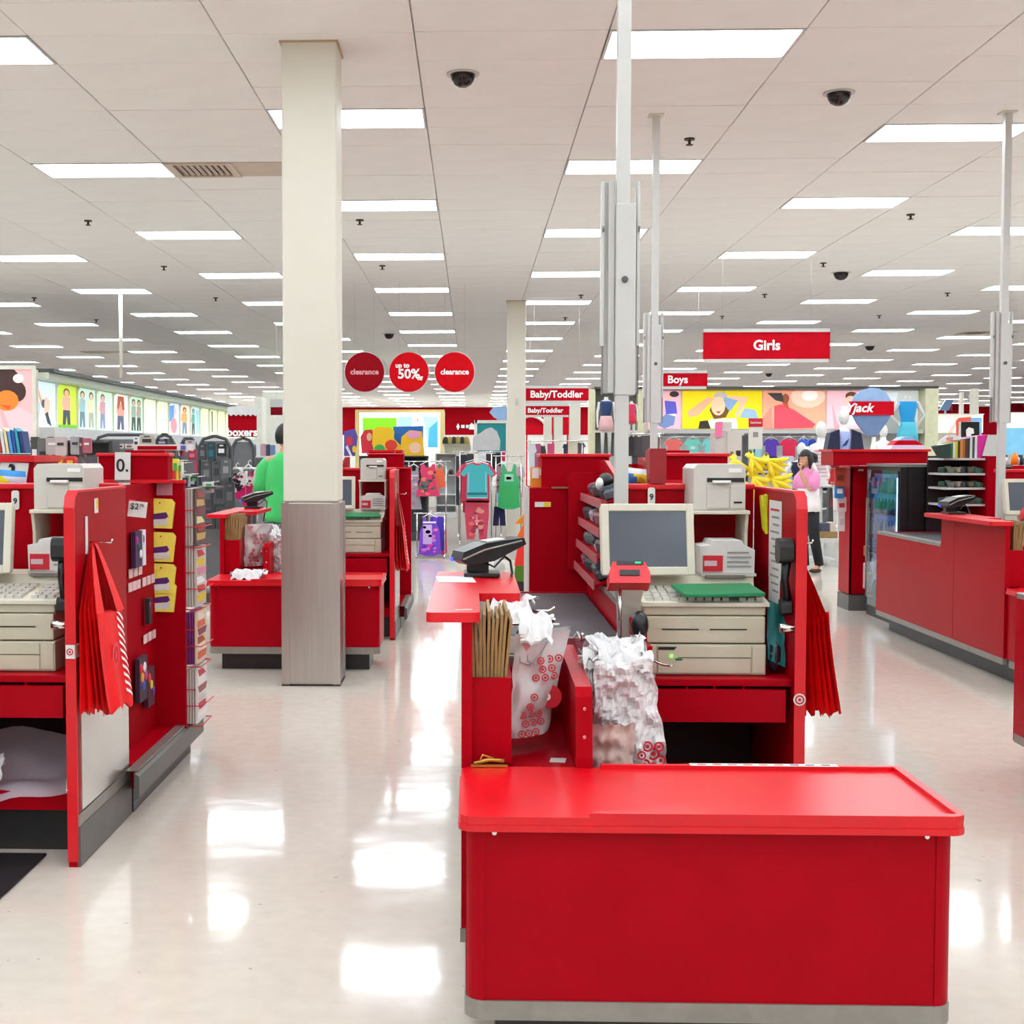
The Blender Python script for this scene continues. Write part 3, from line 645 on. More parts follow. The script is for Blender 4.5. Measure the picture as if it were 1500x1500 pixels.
# wire bag racks
def wire(name, label, paths, r=.0045):
    t = thing(name, label, 'bag rack', (0, 0, 0)); 
    for p in paths: MB().tube(p, r, 7).build('wire_rod', CHROME, t)
    return t
wire('bag_rack', 'chrome wire rack holding white bags in the bag well', [[(.10, 4.28, .95), (.10, 4.0, .99), (.10, 3.95, .99)], [(.24, 4.30, .80), (.24, 4.3, .985), (.255, 4.05, .985), (.255, 4.0, 1.0)], [(.12, 3.98, .985), (.27, 3.98, .985)], [(.12, 4.2, 1.0), (.25, 4.2, 1.0), (.27, 4.2, 1.012)], [(.1, 4.29, .8), (.1, 4.28, .95)]])
def bag_outline(v, w0, w1): return w0 + (w1 - w0) * v
def hung_bag(name, label, cx, y, ztop, zbot, wt, wb, seed, thick=.05, group='white plastic bags on the wire racks', rings=None, lean=(0, 0), handles=True):
    """a flattened hanging carrier bag: crumpled front and back, gathered towards the handles"""
    t = base(name, label, 'plastic bag', cx, y, zbot, group=group)
    def fn(side):
        def f(u, v):
            w = wb + (wt - wb) * v; a = (u - .5) * 2
            z = zbot + (ztop - zbot) * v
            bul = thick * (1 - a * a) * (0.35 + .65 * (1 - v)) * side
            crum = .034 * nz(u * 4 + seed, v * 5, seed * 1.7) + .030 * abs(nz(u * 8, v * 7 + seed, side)) + .014 * nz(u * 19, v * 17 + seed, side)
            return (cx + a * w / 2 + lean[0] * (1 - v) + .012 * nz(v * 6, seed, u * 2), y + bul + crum + lean[1] * (1 - v), z + .018 * nz(u * 6, seed * 3.1) * (v < .08 or v > .93))
        return f
    m = MB(); m.grid(fn(-1), 26, 36, smooth=False); m.grid(fn(1), 14, 18)
    bmesh.ops.remove_doubles(m.bm, verts=m.bm.verts[:], dist=.004)
    m.build('bag_body', PLASTICBAG, t)
    if rings:
        r = MB(); f = fn(-1)
        for (u, v, q) in rings:
            p = f(u, v); bullseye(r, (p[0], p[1] - .010, p[2]), q)
        r.build('printed_rings', REDINK, t, label='red ring print', kind='stuff')
    if handles:
        for s in (-1, 1):
            h = MB()
            p0 = Vector((cx + s * wt * .35, y, ztop - .01))
            h.grid(lambda u, v: (p0.x + s * .01 * v + (u - .5) * (.05 - .02 * math.sin(PI * v)) + .02 * nz(v * 4, seed, s), p0.y + .10 * v + .015 * nz(u * 4, v * 5, seed), p0.z - .02 + (.06 + .02 * nz(seed, s)) * math.sin(v * PI) + .012 * nz(u * 6, v * 6, seed)), 6, 12)
            h.build('handle', PLASTICBAG, t)
    return t
# the bag with ring print over the well: it hangs facing sideways between paper bags and divider
def side_bag():
    t = base('carrier_bag', 'white carrier bag with red ring print hanging beside the brown paper bags', 'plastic bag', .19, 3.95, .66, group='white plastic bags on the wire racks')
    def f(u, v):  # u across (x, also receding), v up
        z = .668 + v * .315
        w = .115 + .055 * v
        x = .115 + .0 * v + u * w; y = 3.80 + .10 * u * u + .03 * nz(u * 3, v * 4, 2) + .012 * nz(u * 9, v * 9, 5) - .02 * v
        return (x + .012 * v * v + .006 * nz(v * 7, u), y, z)
    def f2(u, v): p = f(u, v); return (p[0] + .01, p[1] + .09, p[2])
    m = MB(); m.grid(f, 12, 16); m.grid(f2, 12, 16); m.grid(lambda u, v: tuple(Vector(f(1, v)).lerp(Vector(f2(1, v)), u)), 3, 16); m.grid(lambda u, v: tuple(Vector(f(0, v)).lerp(Vector(f2(0, v)), u)), 3, 16)
    m.build('bag_body', PLASTICBAG, t)
    r = MB()
    def ring(u, v, q):
        p = f(u, v); bullseye(r, (p[0], p[1] - .009, p[2]), q, n=16)
    for i in range(3):
        for j in range(9):
            v = .04 + j * .088; u = .50 + i * .19 + (.09 if j % 2 else 0) - (.25 * (1 - v) if v < .35 else 0)
            if u < .97 and not (abs(v - .36) < .12 and u > .55): ring(u, v, .0115)
    r.build('printed_rings', REDINK, t, label='red ring print', kind='stuff')
    pd = MB(); p = f(.86, .36)
    pd.poly([(p[0] + .036 * math.cos(a * PI / 12), p[1] - .006, p[2] + .036 * math.sin(a * PI / 12)) for a in range(24)])
    pd.build('red_disc', REDINK, t, label='red printed disc with a white 5')
    text('lettering', '5', .05, WHITEINK, t, (p[0] - .008, p[1] - .008, p[2] + .004), bold=.001)
    tri = MB(); q0 = f(.2, .88); tri.poly([(q0[0] - .02, q0[1] - .003, q0[2] + .03), (q0[0] + .035, q0[1] - .003, q0[2] + .028), (q0[0] + .0, q0[1] - .003, q0[2] - .012)])
    tri.build('printed_corner', mat('pink_print', (205, 130, 130), .6), t)
    OFFX = 0
    for k in range(2):
        MB().tube([f(.1 + k * .14, .80), Vector(f(.12 + k * .14, .74)) + Vector((0, -.008, 0)), Vector(f(.3 + k * .14, .70)) + Vector((0, -.008, 0)), Vector(f(.5, .84)) + Vector((0, -.008, 0)), f(.62, .95)], .0022, 5).build('handle_edge', mat('grey_fold_edge', (170, 168, 172), .5), t)
    return t
SB = side_bag()
# crumpled bag tops lying over the wires
def crumple(name, label, x0, x1, y0, y1, z0, z1, seed, group, parent=None, amp=.02):
    m = MB()
    def f(u, v):
        w = .8 + .5 * nz(v * 4, seed); u = .5 + (u - .5) * w; v = v * (.85 + .4 * nz(u * 4, seed * 1.3))
        return (x0 + u * (x1 - x0) + amp * nz(u * 4, v * 5, seed), y0 + v * (y1 - y0) + amp * nz(u * 5 + 3, v * 4, seed), z0 + (z1 - z0) * math.sin(v * PI * .85) + amp * 1.3 * nz(u * 7, v * 7, seed * 2.3))
    m.grid(f, 20, 18, smooth=False); m.grid(lambda u, v: tuple(Vector(f(u, v)) - Vector((0, 0, .006))), 14, 12)
    return m.build(name, PLASTICBAG, parent, label=label, cat='plastic bag', group=group)
crumple('folded_bag', 'white crumpled bag tops draped over the wires behind the paper bags', .03, .22, 3.99, 4.3, .985, 1.045, 3, 'white plastic bags on the wire racks')
crumple('folded_bag', 'white folded bag flap above the ring-printed carrier bag', .13, .25, 3.76, 3.97, .965, 1.03, 8, 'white plastic bags on the wire racks', amp=.012)
# bundle at the near end of the register
wire('bag_rack', 'chrome wire rack with hooks below the nearest scanner', [[(.34, 4.30, .9), (.345, 4.2, .93), (.35, 4.12, .915), (.352, 4.1, .94)], [(.36, 4.3, .86), (.37, 4.0, .86), (.372, 3.95, .87)], [(.54, 4.3, .855), (.60, 4.05, .85), (.62, 4.0, .855), (.615, 3.97, .86)], [(.36, 4.1, .84), (.37, 4.05, .70), (.38, 4.1, .66)], [(.40, 4.3, .83), (.56, 3.96, .83)]])
HB1 = hung_bag('carrier_bag', 'white crumpled carrier bag, front one of the bundle under the scanner', .452, 3.80, .90, .56, .17, .23, 1.3, .05, lean=(.02, 0), rings=[(.66, .12, .018), (.80, .20, .019), (.92, .13, .016), (.74, .28, .016), (.90, .27, .015), (.80, .08, .016), (.60, .22, .013)])
HB2 = hung_bag('carrier_bag', 'white carrier bag hanging behind the front one under the scanner', .44, 3.90, .93, .56, .18, .22, 4.1, .05, lean=(.02, 0))
hung_bag('carrier_bag', 'white carrier bag nearest the red divider under the scanner', .392, 3.85, .90, .58, .09, .12, 7.7, .04, lean=(.0, 0))
crumple('folded_bag', 'white bag tops knotted above the bundle under the scanner', .36, .53, 3.80, 4.05, .885, .945, 13, 'white plastic bags on the wire racks', amp=.028)
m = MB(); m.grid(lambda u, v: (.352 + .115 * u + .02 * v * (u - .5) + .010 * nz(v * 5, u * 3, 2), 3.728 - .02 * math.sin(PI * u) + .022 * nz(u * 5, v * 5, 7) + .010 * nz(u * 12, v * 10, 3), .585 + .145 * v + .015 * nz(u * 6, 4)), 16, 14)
m.build('folded_bag', mat('shaded_tan_bag', (200, 176, 168), .6, bump=.3, bscale=30), label='pinkish bag patch with painted-in shade in the bundle under the scanner', cat='plastic bag', group='white plastic bags on the wire racks')  # tan patch, shade within the white bags put into its colour
# slips, clip, strip
def slip(label, x, y, z, w, d, rz, m=PAPER, name='paper_slip'):
    return MB().box(-w / 2, w / 2, -d / 2, d / 2, 0, .0012).build(name, m, None, (x, y, z), rz, label=label, cat='paper slip')
slip('small white paper slip lying in the red bag well', .25, 3.72, .6225, .045, .05, -.15)
slip('pale paper form at the back of the red check shelf', -.06, 4.55, 1.0685, .13, .22, .08)
slip('torn white scrap at the front edge of the check shelf', -.025, 3.66, 1.0685, .05, .012, .35)
t = base('clothes_clip', 'small gold metal clip lying at the corner of the nearest counter', 'clip', .05, 3.60, .633)
GOLD = mat('brass_clip', (190, 150, 70), .3, .8)
MB().box(-.004, .10, 3.585, 3.597, .634, .640, M=Matrix.Translation((.0, .0, 0)) @ Matrix.Rotation(0.0, 4, 'Z')).build('clip_arm', GOLD, t); MB().tube([(.005, 3.59, .642), (.05, 3.60, .652), (.09, 3.60, .648)], .006, 6).build('clip_arm', GOLD, t); MB().tube([(.02, 3.592, .645), (.03, 3.6, .665), (.06, 3.6, .656)], .003, 6).build('clip_spring', GOLD, t)
t = base('label_strip', 'white printed label strip along the back rim of the nearest counter', 'label', .82, 3.592, .643)
MB().box(.61, 1.02, 3.580, 3.606, .6432, .6442).build('strip', PAPER, t)
for i in range(9): MB().box(.63 + i * .043, .655 + i * .043, 3.588, 3.598, .6442, .6446).build('print_mark', REDINK if i < 6 else INK, t)
# green folder, teal bag behind the register
MF = Matrix.Translation((.92, 4.78, 1.006)) @ Matrix.Rotation(.14, 4, 'Z') @ Matrix.Rotation(.12, 4, 'X')
GFO = MB().box(-.165, .14, -.085, .085, -.004, .010, b=.003, M=MF).build('green_folder', mat('green_vinyl', (10, 128, 78), .45, bump=.03), label='green folder lying across the nearest register keyboard', cat='folder')
t = base('teal_bag', 'teal and dark plastic bag stuffed beside the nearest register', 'bag', 1.11, 4.9, .70)
MB().grid(lambda u, v: (1.084 + .064 * u + .006 * nz(v * 6, 2), 4.76 + .03 * nz(u * 4, v * 5) - .03 * (1 - v), .76 + .22 * v - .03 * u), 6, 8).build('teal_sheet', mat('teal_plastic', (8, 110, 112), .4), t)
MB().ball((1.115, 4.78, .775), (.03, .06, .072), 12, 10).build('dark_bag', mat('dark_clear_plastic', (48, 40, 52), .25), t)
# notices on the inside of the end panel
t = base('notice_sheet', 'white printed notice taped inside the nearest red end panel', 'notice', 1.153, 5.0, 1.1)
B('sheet', PAPER, t, 1.1515, 1.1535, 4.83, 5.03, 1.04, 1.335); B('lower_sheet', PAPER, t, 1.1505, 1.1515, 4.84, 5.02, .93, 1.12)
for i in range(12): B('print_line', REDINK if i == 0 else mat('grey_print', (150, 148, 150)), t, 1.1498, 1.1502, 4.86, 5.0 - .02 * (i % 3), 1.30 - i * .028 - .004, 1.30 - i * .028 + .004)
t = base('yellow_tag', 'yellow rabbit-eared tag hanging on the inside of the nearest end panel', 'tag', 1.15, 5.1, 1.2)
MB().prism([(5.06, 1.20), (5.12, 1.22), (5.15, 1.29), (5.17, 1.345), (5.14, 1.35), (5.12, 1.31), (5.10, 1.30), (5.09, 1.355), (5.065, 1.35), (5.07, 1.28)], 'x', 1.144, 1.154).build('tag_card', mat('lime_yellow', (222, 222, 30), .5), t)
# small number tags on the back walls
def ltag(x, y, z, s, label, w=.03, h=.07):
    t = thing('lane_tag', label, 'tag', (x, y, z)); MB().prism(rrect(-w / 2, w / 2, -h / 2, h / 2, .01), 'y', -.003, 0).build('tag_plate', PAPER, t)
    text('lettering', s, .034, INK, t, (0, -.004, -.005), bold=.0008)
ltag(.735, 5.312, 1.340, '9', 'white number tag on the red wall above the nearest monitor'); ltag(-1.905, 5.312, 1.32, '9', 'white number tag on the red wall above the left edge monitor', .032, .08)
# red reusable bags hung on the end panels
def red_bags(ox, oy, lab, n=5, stripes=True):
    for i in range(n):
        t = thing('red_shopping_bag', f'red reusable shopping bag, {ORD[i]} from the panel on the {lab}', 'shopping bag', (ox + 1.203 + .0165 * i, oy + 4.85, .56), group='red reusable bags hung on the ' + lab)
        fan = .0075 * i + .006
        def f(side):
            def q(u, v):
                a = (u - .5) * 2; w = .36 - .03 * v
                return (.0 + fan * (1 - v) ** 1.3 * 1.2 + side * .006 * (1 - a * a) + .012 * math.sin(a * 7 + i) * (1 - v) * .6, a * w / 2 - .02, .0 + .36 * v + .014 * math.sin(u * 21 + i * 2) * (v < .04) - .012 * a * (i % 3))
            return q
        m = MB(); m.grid(f(-1), 14, 10); m.grid(f(1), 14, 10)
        m.build('bag_body', FABRED, t)
        for s in (-1, 1):
            h = MB(); h.grid(lambda u, v: (-.0165 * i * v + .003 * s, (s * .12 - .02) * (1 - v) ** .7 + (u - .5) * (.10 - .072 * v), .35 + .27 * v), 3, 8); h.grid(lambda u, v: (.004 - .0165 * i * v + .003 * s, (s * .12 - .02) * (1 - v) ** .7 + (u - .5) * (.10 - .072 * v), .35 + .27 * v), 3, 8); h.build('handle', FABRED, t)
        if i == n - 1 and stripes:
            p = MB()
            g = f(1)
            for k in range(11):
                v0 = .05 + k * .085
                def st(u, v, v0=v0): 
                    uu = .66 + .30 * u; vv = min(.99, max(.01, v0 + .035 * v - .12 * (u) + .10))
                    q = g(uu, vv); return (q[0] + .004, q[1], q[2])
                p.grid(st, 4, 1)
            p.build('white_stripes', WHITEINK, t)
            r = MB(); q = g(.45, .55); bullseye(r, (q[0] + .004, q[1], q[2]), .05, 'x', 1); r.build('ring_emblem', mat('pink_red_print', (245, 60, 80), .5), t)
    t = thing('bag_hook', 'small peg holding the red bags on the ' + lab, 'hook', (ox + 1.19, oy + 4.85, 1.18))
    MB().tube([(0, 0, 0), (.08, 0, 0), (.085, 0, .012)], .004, 6).build('peg', CHROME, t); B('white_tag', PAPER, t, .0, .003, -.06, -.035, -.04, .10)
red_bags(0, 0, 'nearest end panel', 6, False); red_bags(-2.63, -.05, 'left end panel'); red_bags(-1.82, 5.76, 'end panel beside the pillar', 4)
# little round emblem stickers on panel edges, yellow square label
t = base('emblem_sticker', 'round ring emblem sticker on the edge of the nearest end panel', 'sticker', 1.17, 4.606, .66)
q = MB(); q.prism([(1.17 + .022 * math.cos(a * PI / 10), .635 + .022 * math.sin(a * PI / 10)) for a in range(20)], 'y', 4.6045, 4.606); q.build('disc', PAPER, t); q = MB(); bullseye(q, (1.17, 4.6045, .635), .017); q.build('ring_print', REDINK, t)
t = thing('emblem_sticker', 'ring emblem sticker wrapped on the left end panel corner', 'sticker', (-1.455, 4.603, .80))
B('strip', PAPER, t, -.02, .012, -.0015, 0, -.03, .02); q = MB(); bullseye(q, (-.004, -.0016, -.005), .013); q.build('ring_print', REDINK, t)
MB().prism([(.0, -.03), (.10, -.03), (.10, .02), (0, .02)], 'x', .0125, .014).build('side_strip', PAPER, t)
for k in range(4): MB().prism([(.02 + k * .02, -.02), (.032 + k * .02, -.02), (.032 + k * .02, .012), (.02 + k * .02, .012)], 'x', .014, .0146).build('print_mark', mat('pink_print', (205, 130, 130)), t)
t = thing('square_label', 'white and yellow square label on the left end panel', 'label', (-1.44, 4.88, 1.315)); MB().prism([(-.02, -.028), (.03, -.028), (.03, .028), (-.02, .028)], 'x', 0, .001).build('card', PAPER, t); MB().prism([(.005, -.015), (.03, -.015), (.03, .026), (.005, .026)], 'x', .001, .0015).build('yellow_print', mat('yellow_print', (240, 200, 20)), t)

# lane at the left edge: header sign, price card, packs, tags, magazines, mat, sheet plastic
ox = -2.63
t = thing('sign_card', 'white card with a large black 0 on the red header box at left', 'sign', (ox + .98, 6.03, 1.445)); M_ = Matrix.Rotation(.02, 4, 'Y')
MB().box(-.037, .037, 0, .004, -.085, .075, M=M_).build('card', PAPER, t); text('lettering', '0.', .085, INK, t, (0, -.002, .01), bold=.001)
t = thing('price_card', 'white price card reading 2 79 on the red rack at left', 'sign', (-1.447, 5.52, 1.275)); t.rotation_euler = (0, .12, .3); t.scale = (.72, .72, .72)
B('card', PAPER, t, -.055, .055, 0, .002, -.05, .045); B('red_bar', REDINK, t, -.055, -.02, -.001, 0, .045, .055); text('lettering', '$2', .05, INK, t, (-.02, -.002, .012), bold=.0006); text('lettering', '79', .026, INK, t, (.022, -.002, .02), bold=.0004)
YEL = mat('yellow_pack', (248, 230, 96), .4); PUR = mat('purple_print', (88, 28, 110), .5)
t0 = thing('hanging_pack', 'yellow pack, topmost of four hanging on the red end panel at left', 'pack', (-1.475, 6.085, 1.235), group='yellow packs on the left rack')
MB().prism([(-.062, -.075), (.045, -.078), (.060, .045), (.045, .062), (-.045, .066), (-.070, .04)], 'y', -.012, .006).build('pouch', YEL, t0); MB().prism([(-.06, -.01), (.02, .0), (.03, -.02), (-.02, -.06), (-.055, -.055)], 'y', -.014, -.012).build('purple_print', PUR, t0); MB().prism([(-.05, -.035), (.03, -.03), (.03, -.06), (-.04, -.065)], 'y', -.0155, -.014).build('white_print', PAPER, t0); MB().cyl((-.01, -.015, .045), (-.01, .02, .045), .004, 6).build('peg', CHROME, t0)
for i, z in enumerate((1.075, .925, .835)): dup(t0, Vector((-1.472, 6.085 + .006 * (i == 2), z)), f'yellow pack, {ORD[i + 1]} from the top on the red end panel at left')
t = thing('pack_header', 'pale printed card above the yellow packs at left', 'label', (-1.475, 6.093, 1.345)); B('card', mat('pinkish_card', (190, 120, 135), .6), t, -.03, .045, 0, .004, -.03, .03)
TAGM = mat('pink_price_tag', (228, 190, 190), .6)
ptm = MB().prism([(-.03, -.02), (.03, -.02), (.03, .02), (-.03, .02)], 'x', 0, .004).mesh('price_tag'); ptm.materials.append(TAGM)
i = 0
for (y, z) in [(5.62, .985), (5.70, .985), (5.78, .985), (5.61, .925), (5.68, .925), (5.75, .925), (5.85, .925), (5.93, .925), (6.01, .925), (5.86, .66), (5.94, .66), (6.02, .66), (5.90, .42), (5.98, .42)]:
    link('price_tag', ptm, None, (-1.508, y, z), label=f'small pinkish price tag, {ORD[i]} on the left rack pegs', cat='price tag', group='price tags on the left rack'); i += 1
def packlet(label, y, z, h, cols, w=.10):
    t = thing('hanging_pack', label, 'pack', (-1.5, y, z), group='packs on the left rack pegs')
    m = MB(); m.c(cols[0]).prism([(-w / 2, -h / 2), (w / 2, -h / 2), (w / 2, h / 2), (-w / 2, h / 2)], 'x', 0, .02)
    for k, c in enumerate(cols[1:]): m.c(c).ball((.02, -w * .3 + w * .6 * k / max(1, len(cols) - 2), h * (.25 - .2 * (k % 3))), (.006, w * .18, h * .12), 8, 6)
    m.build('pouch', PRINT, t)
packlet('dark purple blister pack on the left rack', 5.66, 1.09, .16, ['3c1c4c', 'b02890', '286060', 'f0f0f0'], .11); packlet('white edged pack beside the purple one on the left rack', 5.76, 1.09, .16, ['e8e4ea', '9080b0'], .05)
packlet('dark multicoloured candy pouch hanging low behind the red bags', 5.72, .50, .2, ['3a2038', 'e02828', 'f0a020', '3050c0', 'f0f0f0', 'd04080'], .14); packlet('second dark candy pouch behind the red bags', 5.86, .44, .18, ['4a1830', 'e03030', 'f0d020', '6030a0'], .12); packlet('slim dark pack on the upper left rack', 5.86, .79, .12, ['2a1c28', '806070'], .05)
# magazines in the end rack
mgc = [(['5c5048', 'c8a060', 'a02828', 'e8d8a0', '803048'], 1.07, 1.345), (['c8c0b8', 'e0c020', 'c03038', 'f0f0f0', 'e080a0'], .77, 1.06), (['e0c8b0', 'd06040', 'f0e0d0', 'b05028', '803048'], .49, .745), (['e8e4e0', 'f4f0ec', 'c03048', 'd8d0c8', 'a06060'], .20, .47)]
for r_, (cs, z0, z1) in enumerate(mgc):
    for k in range(4):
        x0 = -1.385 + k * .013 if k < 3 else -1.345
        m = MB(); y0, y1 = 6.17, 6.40
        m.c('c9c2bb' if k < 3 and r_ != 2 else ('78206a' if k < 3 else cs[0])).prism([(y0, z0), (y1, z0), (y1, z1), (y0, z1)], 'x', x0, x0 + .010)
        if k == 3:
            for q in range(6):
                m.c(cs[1 + q % 4]); zz = z0 + (z1 - z0) * (.08 + .15 * q); m.prism([(y0 + .02 + .03 * (q % 2), zz), (y1 - .03, zz), (y1 - .05 * (q % 3), zz + .03), (y0 + .02, zz + .035)], 'x', x0 + .010, x0 + .012)
        m.build('magazine', PRINT, label=f'{["plain paged magazine", "second paged magazine", "third paged magazine", "bright covered magazine"][k]} in the {ORD[r_]} tier of the left end rack', cat='magazine', group='magazines in the left end rack')
t = thing('magazine_rack', 'thin red wire magazine rack on the left red end panel', 'rack', (-1.37, 6.28, .19))
for z0 in (1.06, .76, .48, .19):
    z = z0 - .19; MB().tube([(-.02, -.12, z), (.055, -.12, z), (.055, .13, z), (-.02, .13, z)], .003, 6).build('wire_tray', REDINK, t); MB().tube([(-.02, -.122, z + .10), (.06, -.122, z + .10), (.065, .13, z + .10)], .003, 6).build('wire_rail', REDINK, t); MB().tube([(-.02, -.122, z + .18), (.03, -.122, z + .18)], .003, 6).build('wire_rail', REDINK, t)
MB().box(-2.9, -1.60, 3.55, 4.74, .001, .012, b=.004).build('floor_mat', mat('black_rubber_mat', (24, 22, 26), .6, bump=.1, bscale=150), label='black rubber mat on the floor at the left edge', cat='mat')
m = MB(); m.grid(lambda u, v: (-2.35 + .86 * u, 4.70 + .38 * v + .03 * nz(u * 3, v * 3), .29 - .035 * (1 - v) + .11 * v * v + .05 * nz(u * 4, v * 3, 5) - .09 * (1 - u) * (1 - v)), 22, 12)
m.build('plastic_sheet', mat('translucent_sheet', (226, 218, 230), .25, alpha=.55, bump=.1, bscale=20), label='crumpled translucent plastic sheet on the low shelf at left', cat='plastic sheet')
crumple('folded_bag', 'white torn bag scrap standing on the plastic sheet at left', -1.87, -1.76, 4.74, 4.80, .29, .38, 21, 'scraps at left', amp=.012)
MB().tube([(-1.49, 4.66, .31), (-1.475, 4.61, .28)], .008, 8).build('peg_stub', WHITEP, label='small white peg sticking out of the left end panel edge', cat='peg')

# the same loose things on the lanes further back
dC, dD = Vector((-1.82, 5.76, 0)), Vector((3.52, 4.92, 0))
def shift(o, d, label, group=None):
    return dup(o, o.location + d, label, group)
for i, o in enumerate(PB):
    shift(o, dC, f'brown paper bag, {ORD[i]} from the left in the box behind the cream pillar', 'brown paper bags behind the pillar')
    if i > 3: shift(o, dD, f'brown paper bag, {ORD[i]} from the left in the right lane box', 'brown paper bags of the right lane')
shift(SB, dC, 'white carrier bag with red rings left of the cream pillar'); shift(HB1, dC + Vector((-.06, 0, .02)), 'white crumpled carrier bag half hidden by the cream pillar'); shift(HB2, dC + Vector((-.04, 0, .02)), 'white carrier bag close behind the half hidden one at the pillar')
shift(GFO, dC, 'green folder on the register keyboard right of the cream pillar')
crumple('paper_scrap', 'crumpled pinkish white bag lying on the counter left of the pillar', -1.72, -1.44, 8.92, 9.15, .63, .68, 31, 'scraps behind the pillar', amp=.03)

# ------------------------------------------------------------------ the sales floor behind
R_ = random.Random(11)
def tri_fan_shape(mb, pts, col, M, z): 
    mb.c(col); mb.poly([M @ Vector((p[0], -z, p[1])) for p in pts])
def poster(name, parent, M, w, h, bg, shapes, m=None, label=None, thick=.01):
    """a flat print: background card and printed shapes in 0..1 units (x right, y up), local frame M looks along -y"""
    mb = MB(); mb.c(bg).box(0, w, 0, thick, 0, h, M=M)
    for i, (col, pts) in enumerate(shapes):
        mb.c(col); mb.poly([M @ Vector((min(1, max(0, p[0])) * w, -.0012 * (i + 1), min(1, max(0, p[1])) * h)) for p in pts])
    return mb.build(name, m or LITPOSTER, parent, label=label)
def ell(cx, cy, rx, ry, n=14, a0=0, a1=360): return [(cx + rx * math.cos(math.radians(a0 + (a1 - a0) * k / n)), cy + ry * math.sin(math.radians(a0 + (a1 - a0) * k / n))) for k in range(n + (0 if a1 - a0 == 360 else 1))]
def ROTZ(a, p): return Matrix.Translation(p) @ Matrix.Rotation(a, 4, 'Z')
def person_print(cx, s, skin, hair, top, bottom, lean=0.0):
    """a small printed figure"""
    return [(bottom, [(cx - .09 * s, .45), (cx + .09 * s, .45), (cx + .10 * s + lean, .06), (cx + .02 * s + lean, .06), (cx, .30), (cx - .03 * s + lean, .05), (cx - .11 * s + lean, .06)]), (top, [(cx - .11 * s, .74), (cx + .11 * s, .74), (cx + .10 * s, .43), (cx - .10 * s, .43)]), (skin, [(cx - .11 * s, .73), (cx - .16 * s, .5), (cx - .12 * s, .45), (cx - .08 * s, .7)]), (hair, ell(cx, .84, .085 * s, .10)), (skin, ell(cx, .82, .06 * s, .075))]
CANOPY = mat('dark_canopy_edge', (70, 72, 70), .5); FIX = mat('cream_fixture', (232, 228, 214), .5); FIXD = mat('dark_fixture', (70, 70, 72), .5); FIXG = mat('pale_grey_fixture', (205, 204, 204), .45)
# --- lit shelf wall on the left
WX, WY0, BAY = -6.95, 20.35, 1.14
t = thing('lit_shelf_wall', 'long receding shelf wall with backlit panels and dark canopy at left', 'shelf unit', (WX, WY0, 0))
NB = 23
B('canopy', CANOPY, t, -.6, .30, 0, NB * BAY, 2.80, 2.86); B('canopy_face', mat('greenish_fascia', (205, 214, 196), .6), t, -.6, .22, 0, NB * BAY, 2.70, 2.80)
B('back_frame', FIX, t, -.65, -.06, 0, NB * BAY, 0, 2.70); B('ledge', FIXG, t, -.06, .30, 0, NB * BAY, 1.66, 1.93); B('end_post', FIX, t, -.62, .05, -.05, .0, 0, 2.84)
B('lower_shelves', FIXD, t, -.06, .22, 0, NB * BAY, 0, 1.6)
fin = MB().prism([(-.06, 1.93), (-.02, 1.93), (-.02, 2.62), (.03, 2.70), (-.06, 2.70)], 'y', 0, .02).mesh('fin'); fin.materials.append(FIX)
bgs = ['d4ecf4', 'c8e838', 'd0f0d8', 'd4f2da', 'f4f4ec', 'd2f2d8', 'ecf6d8', 'e8f4d4', 'dcecf8', 'f4e8d0', 'd8f0ea', 'eaf4c8', 'eef6cc', 'f0f4c4', 'f2f4c8']
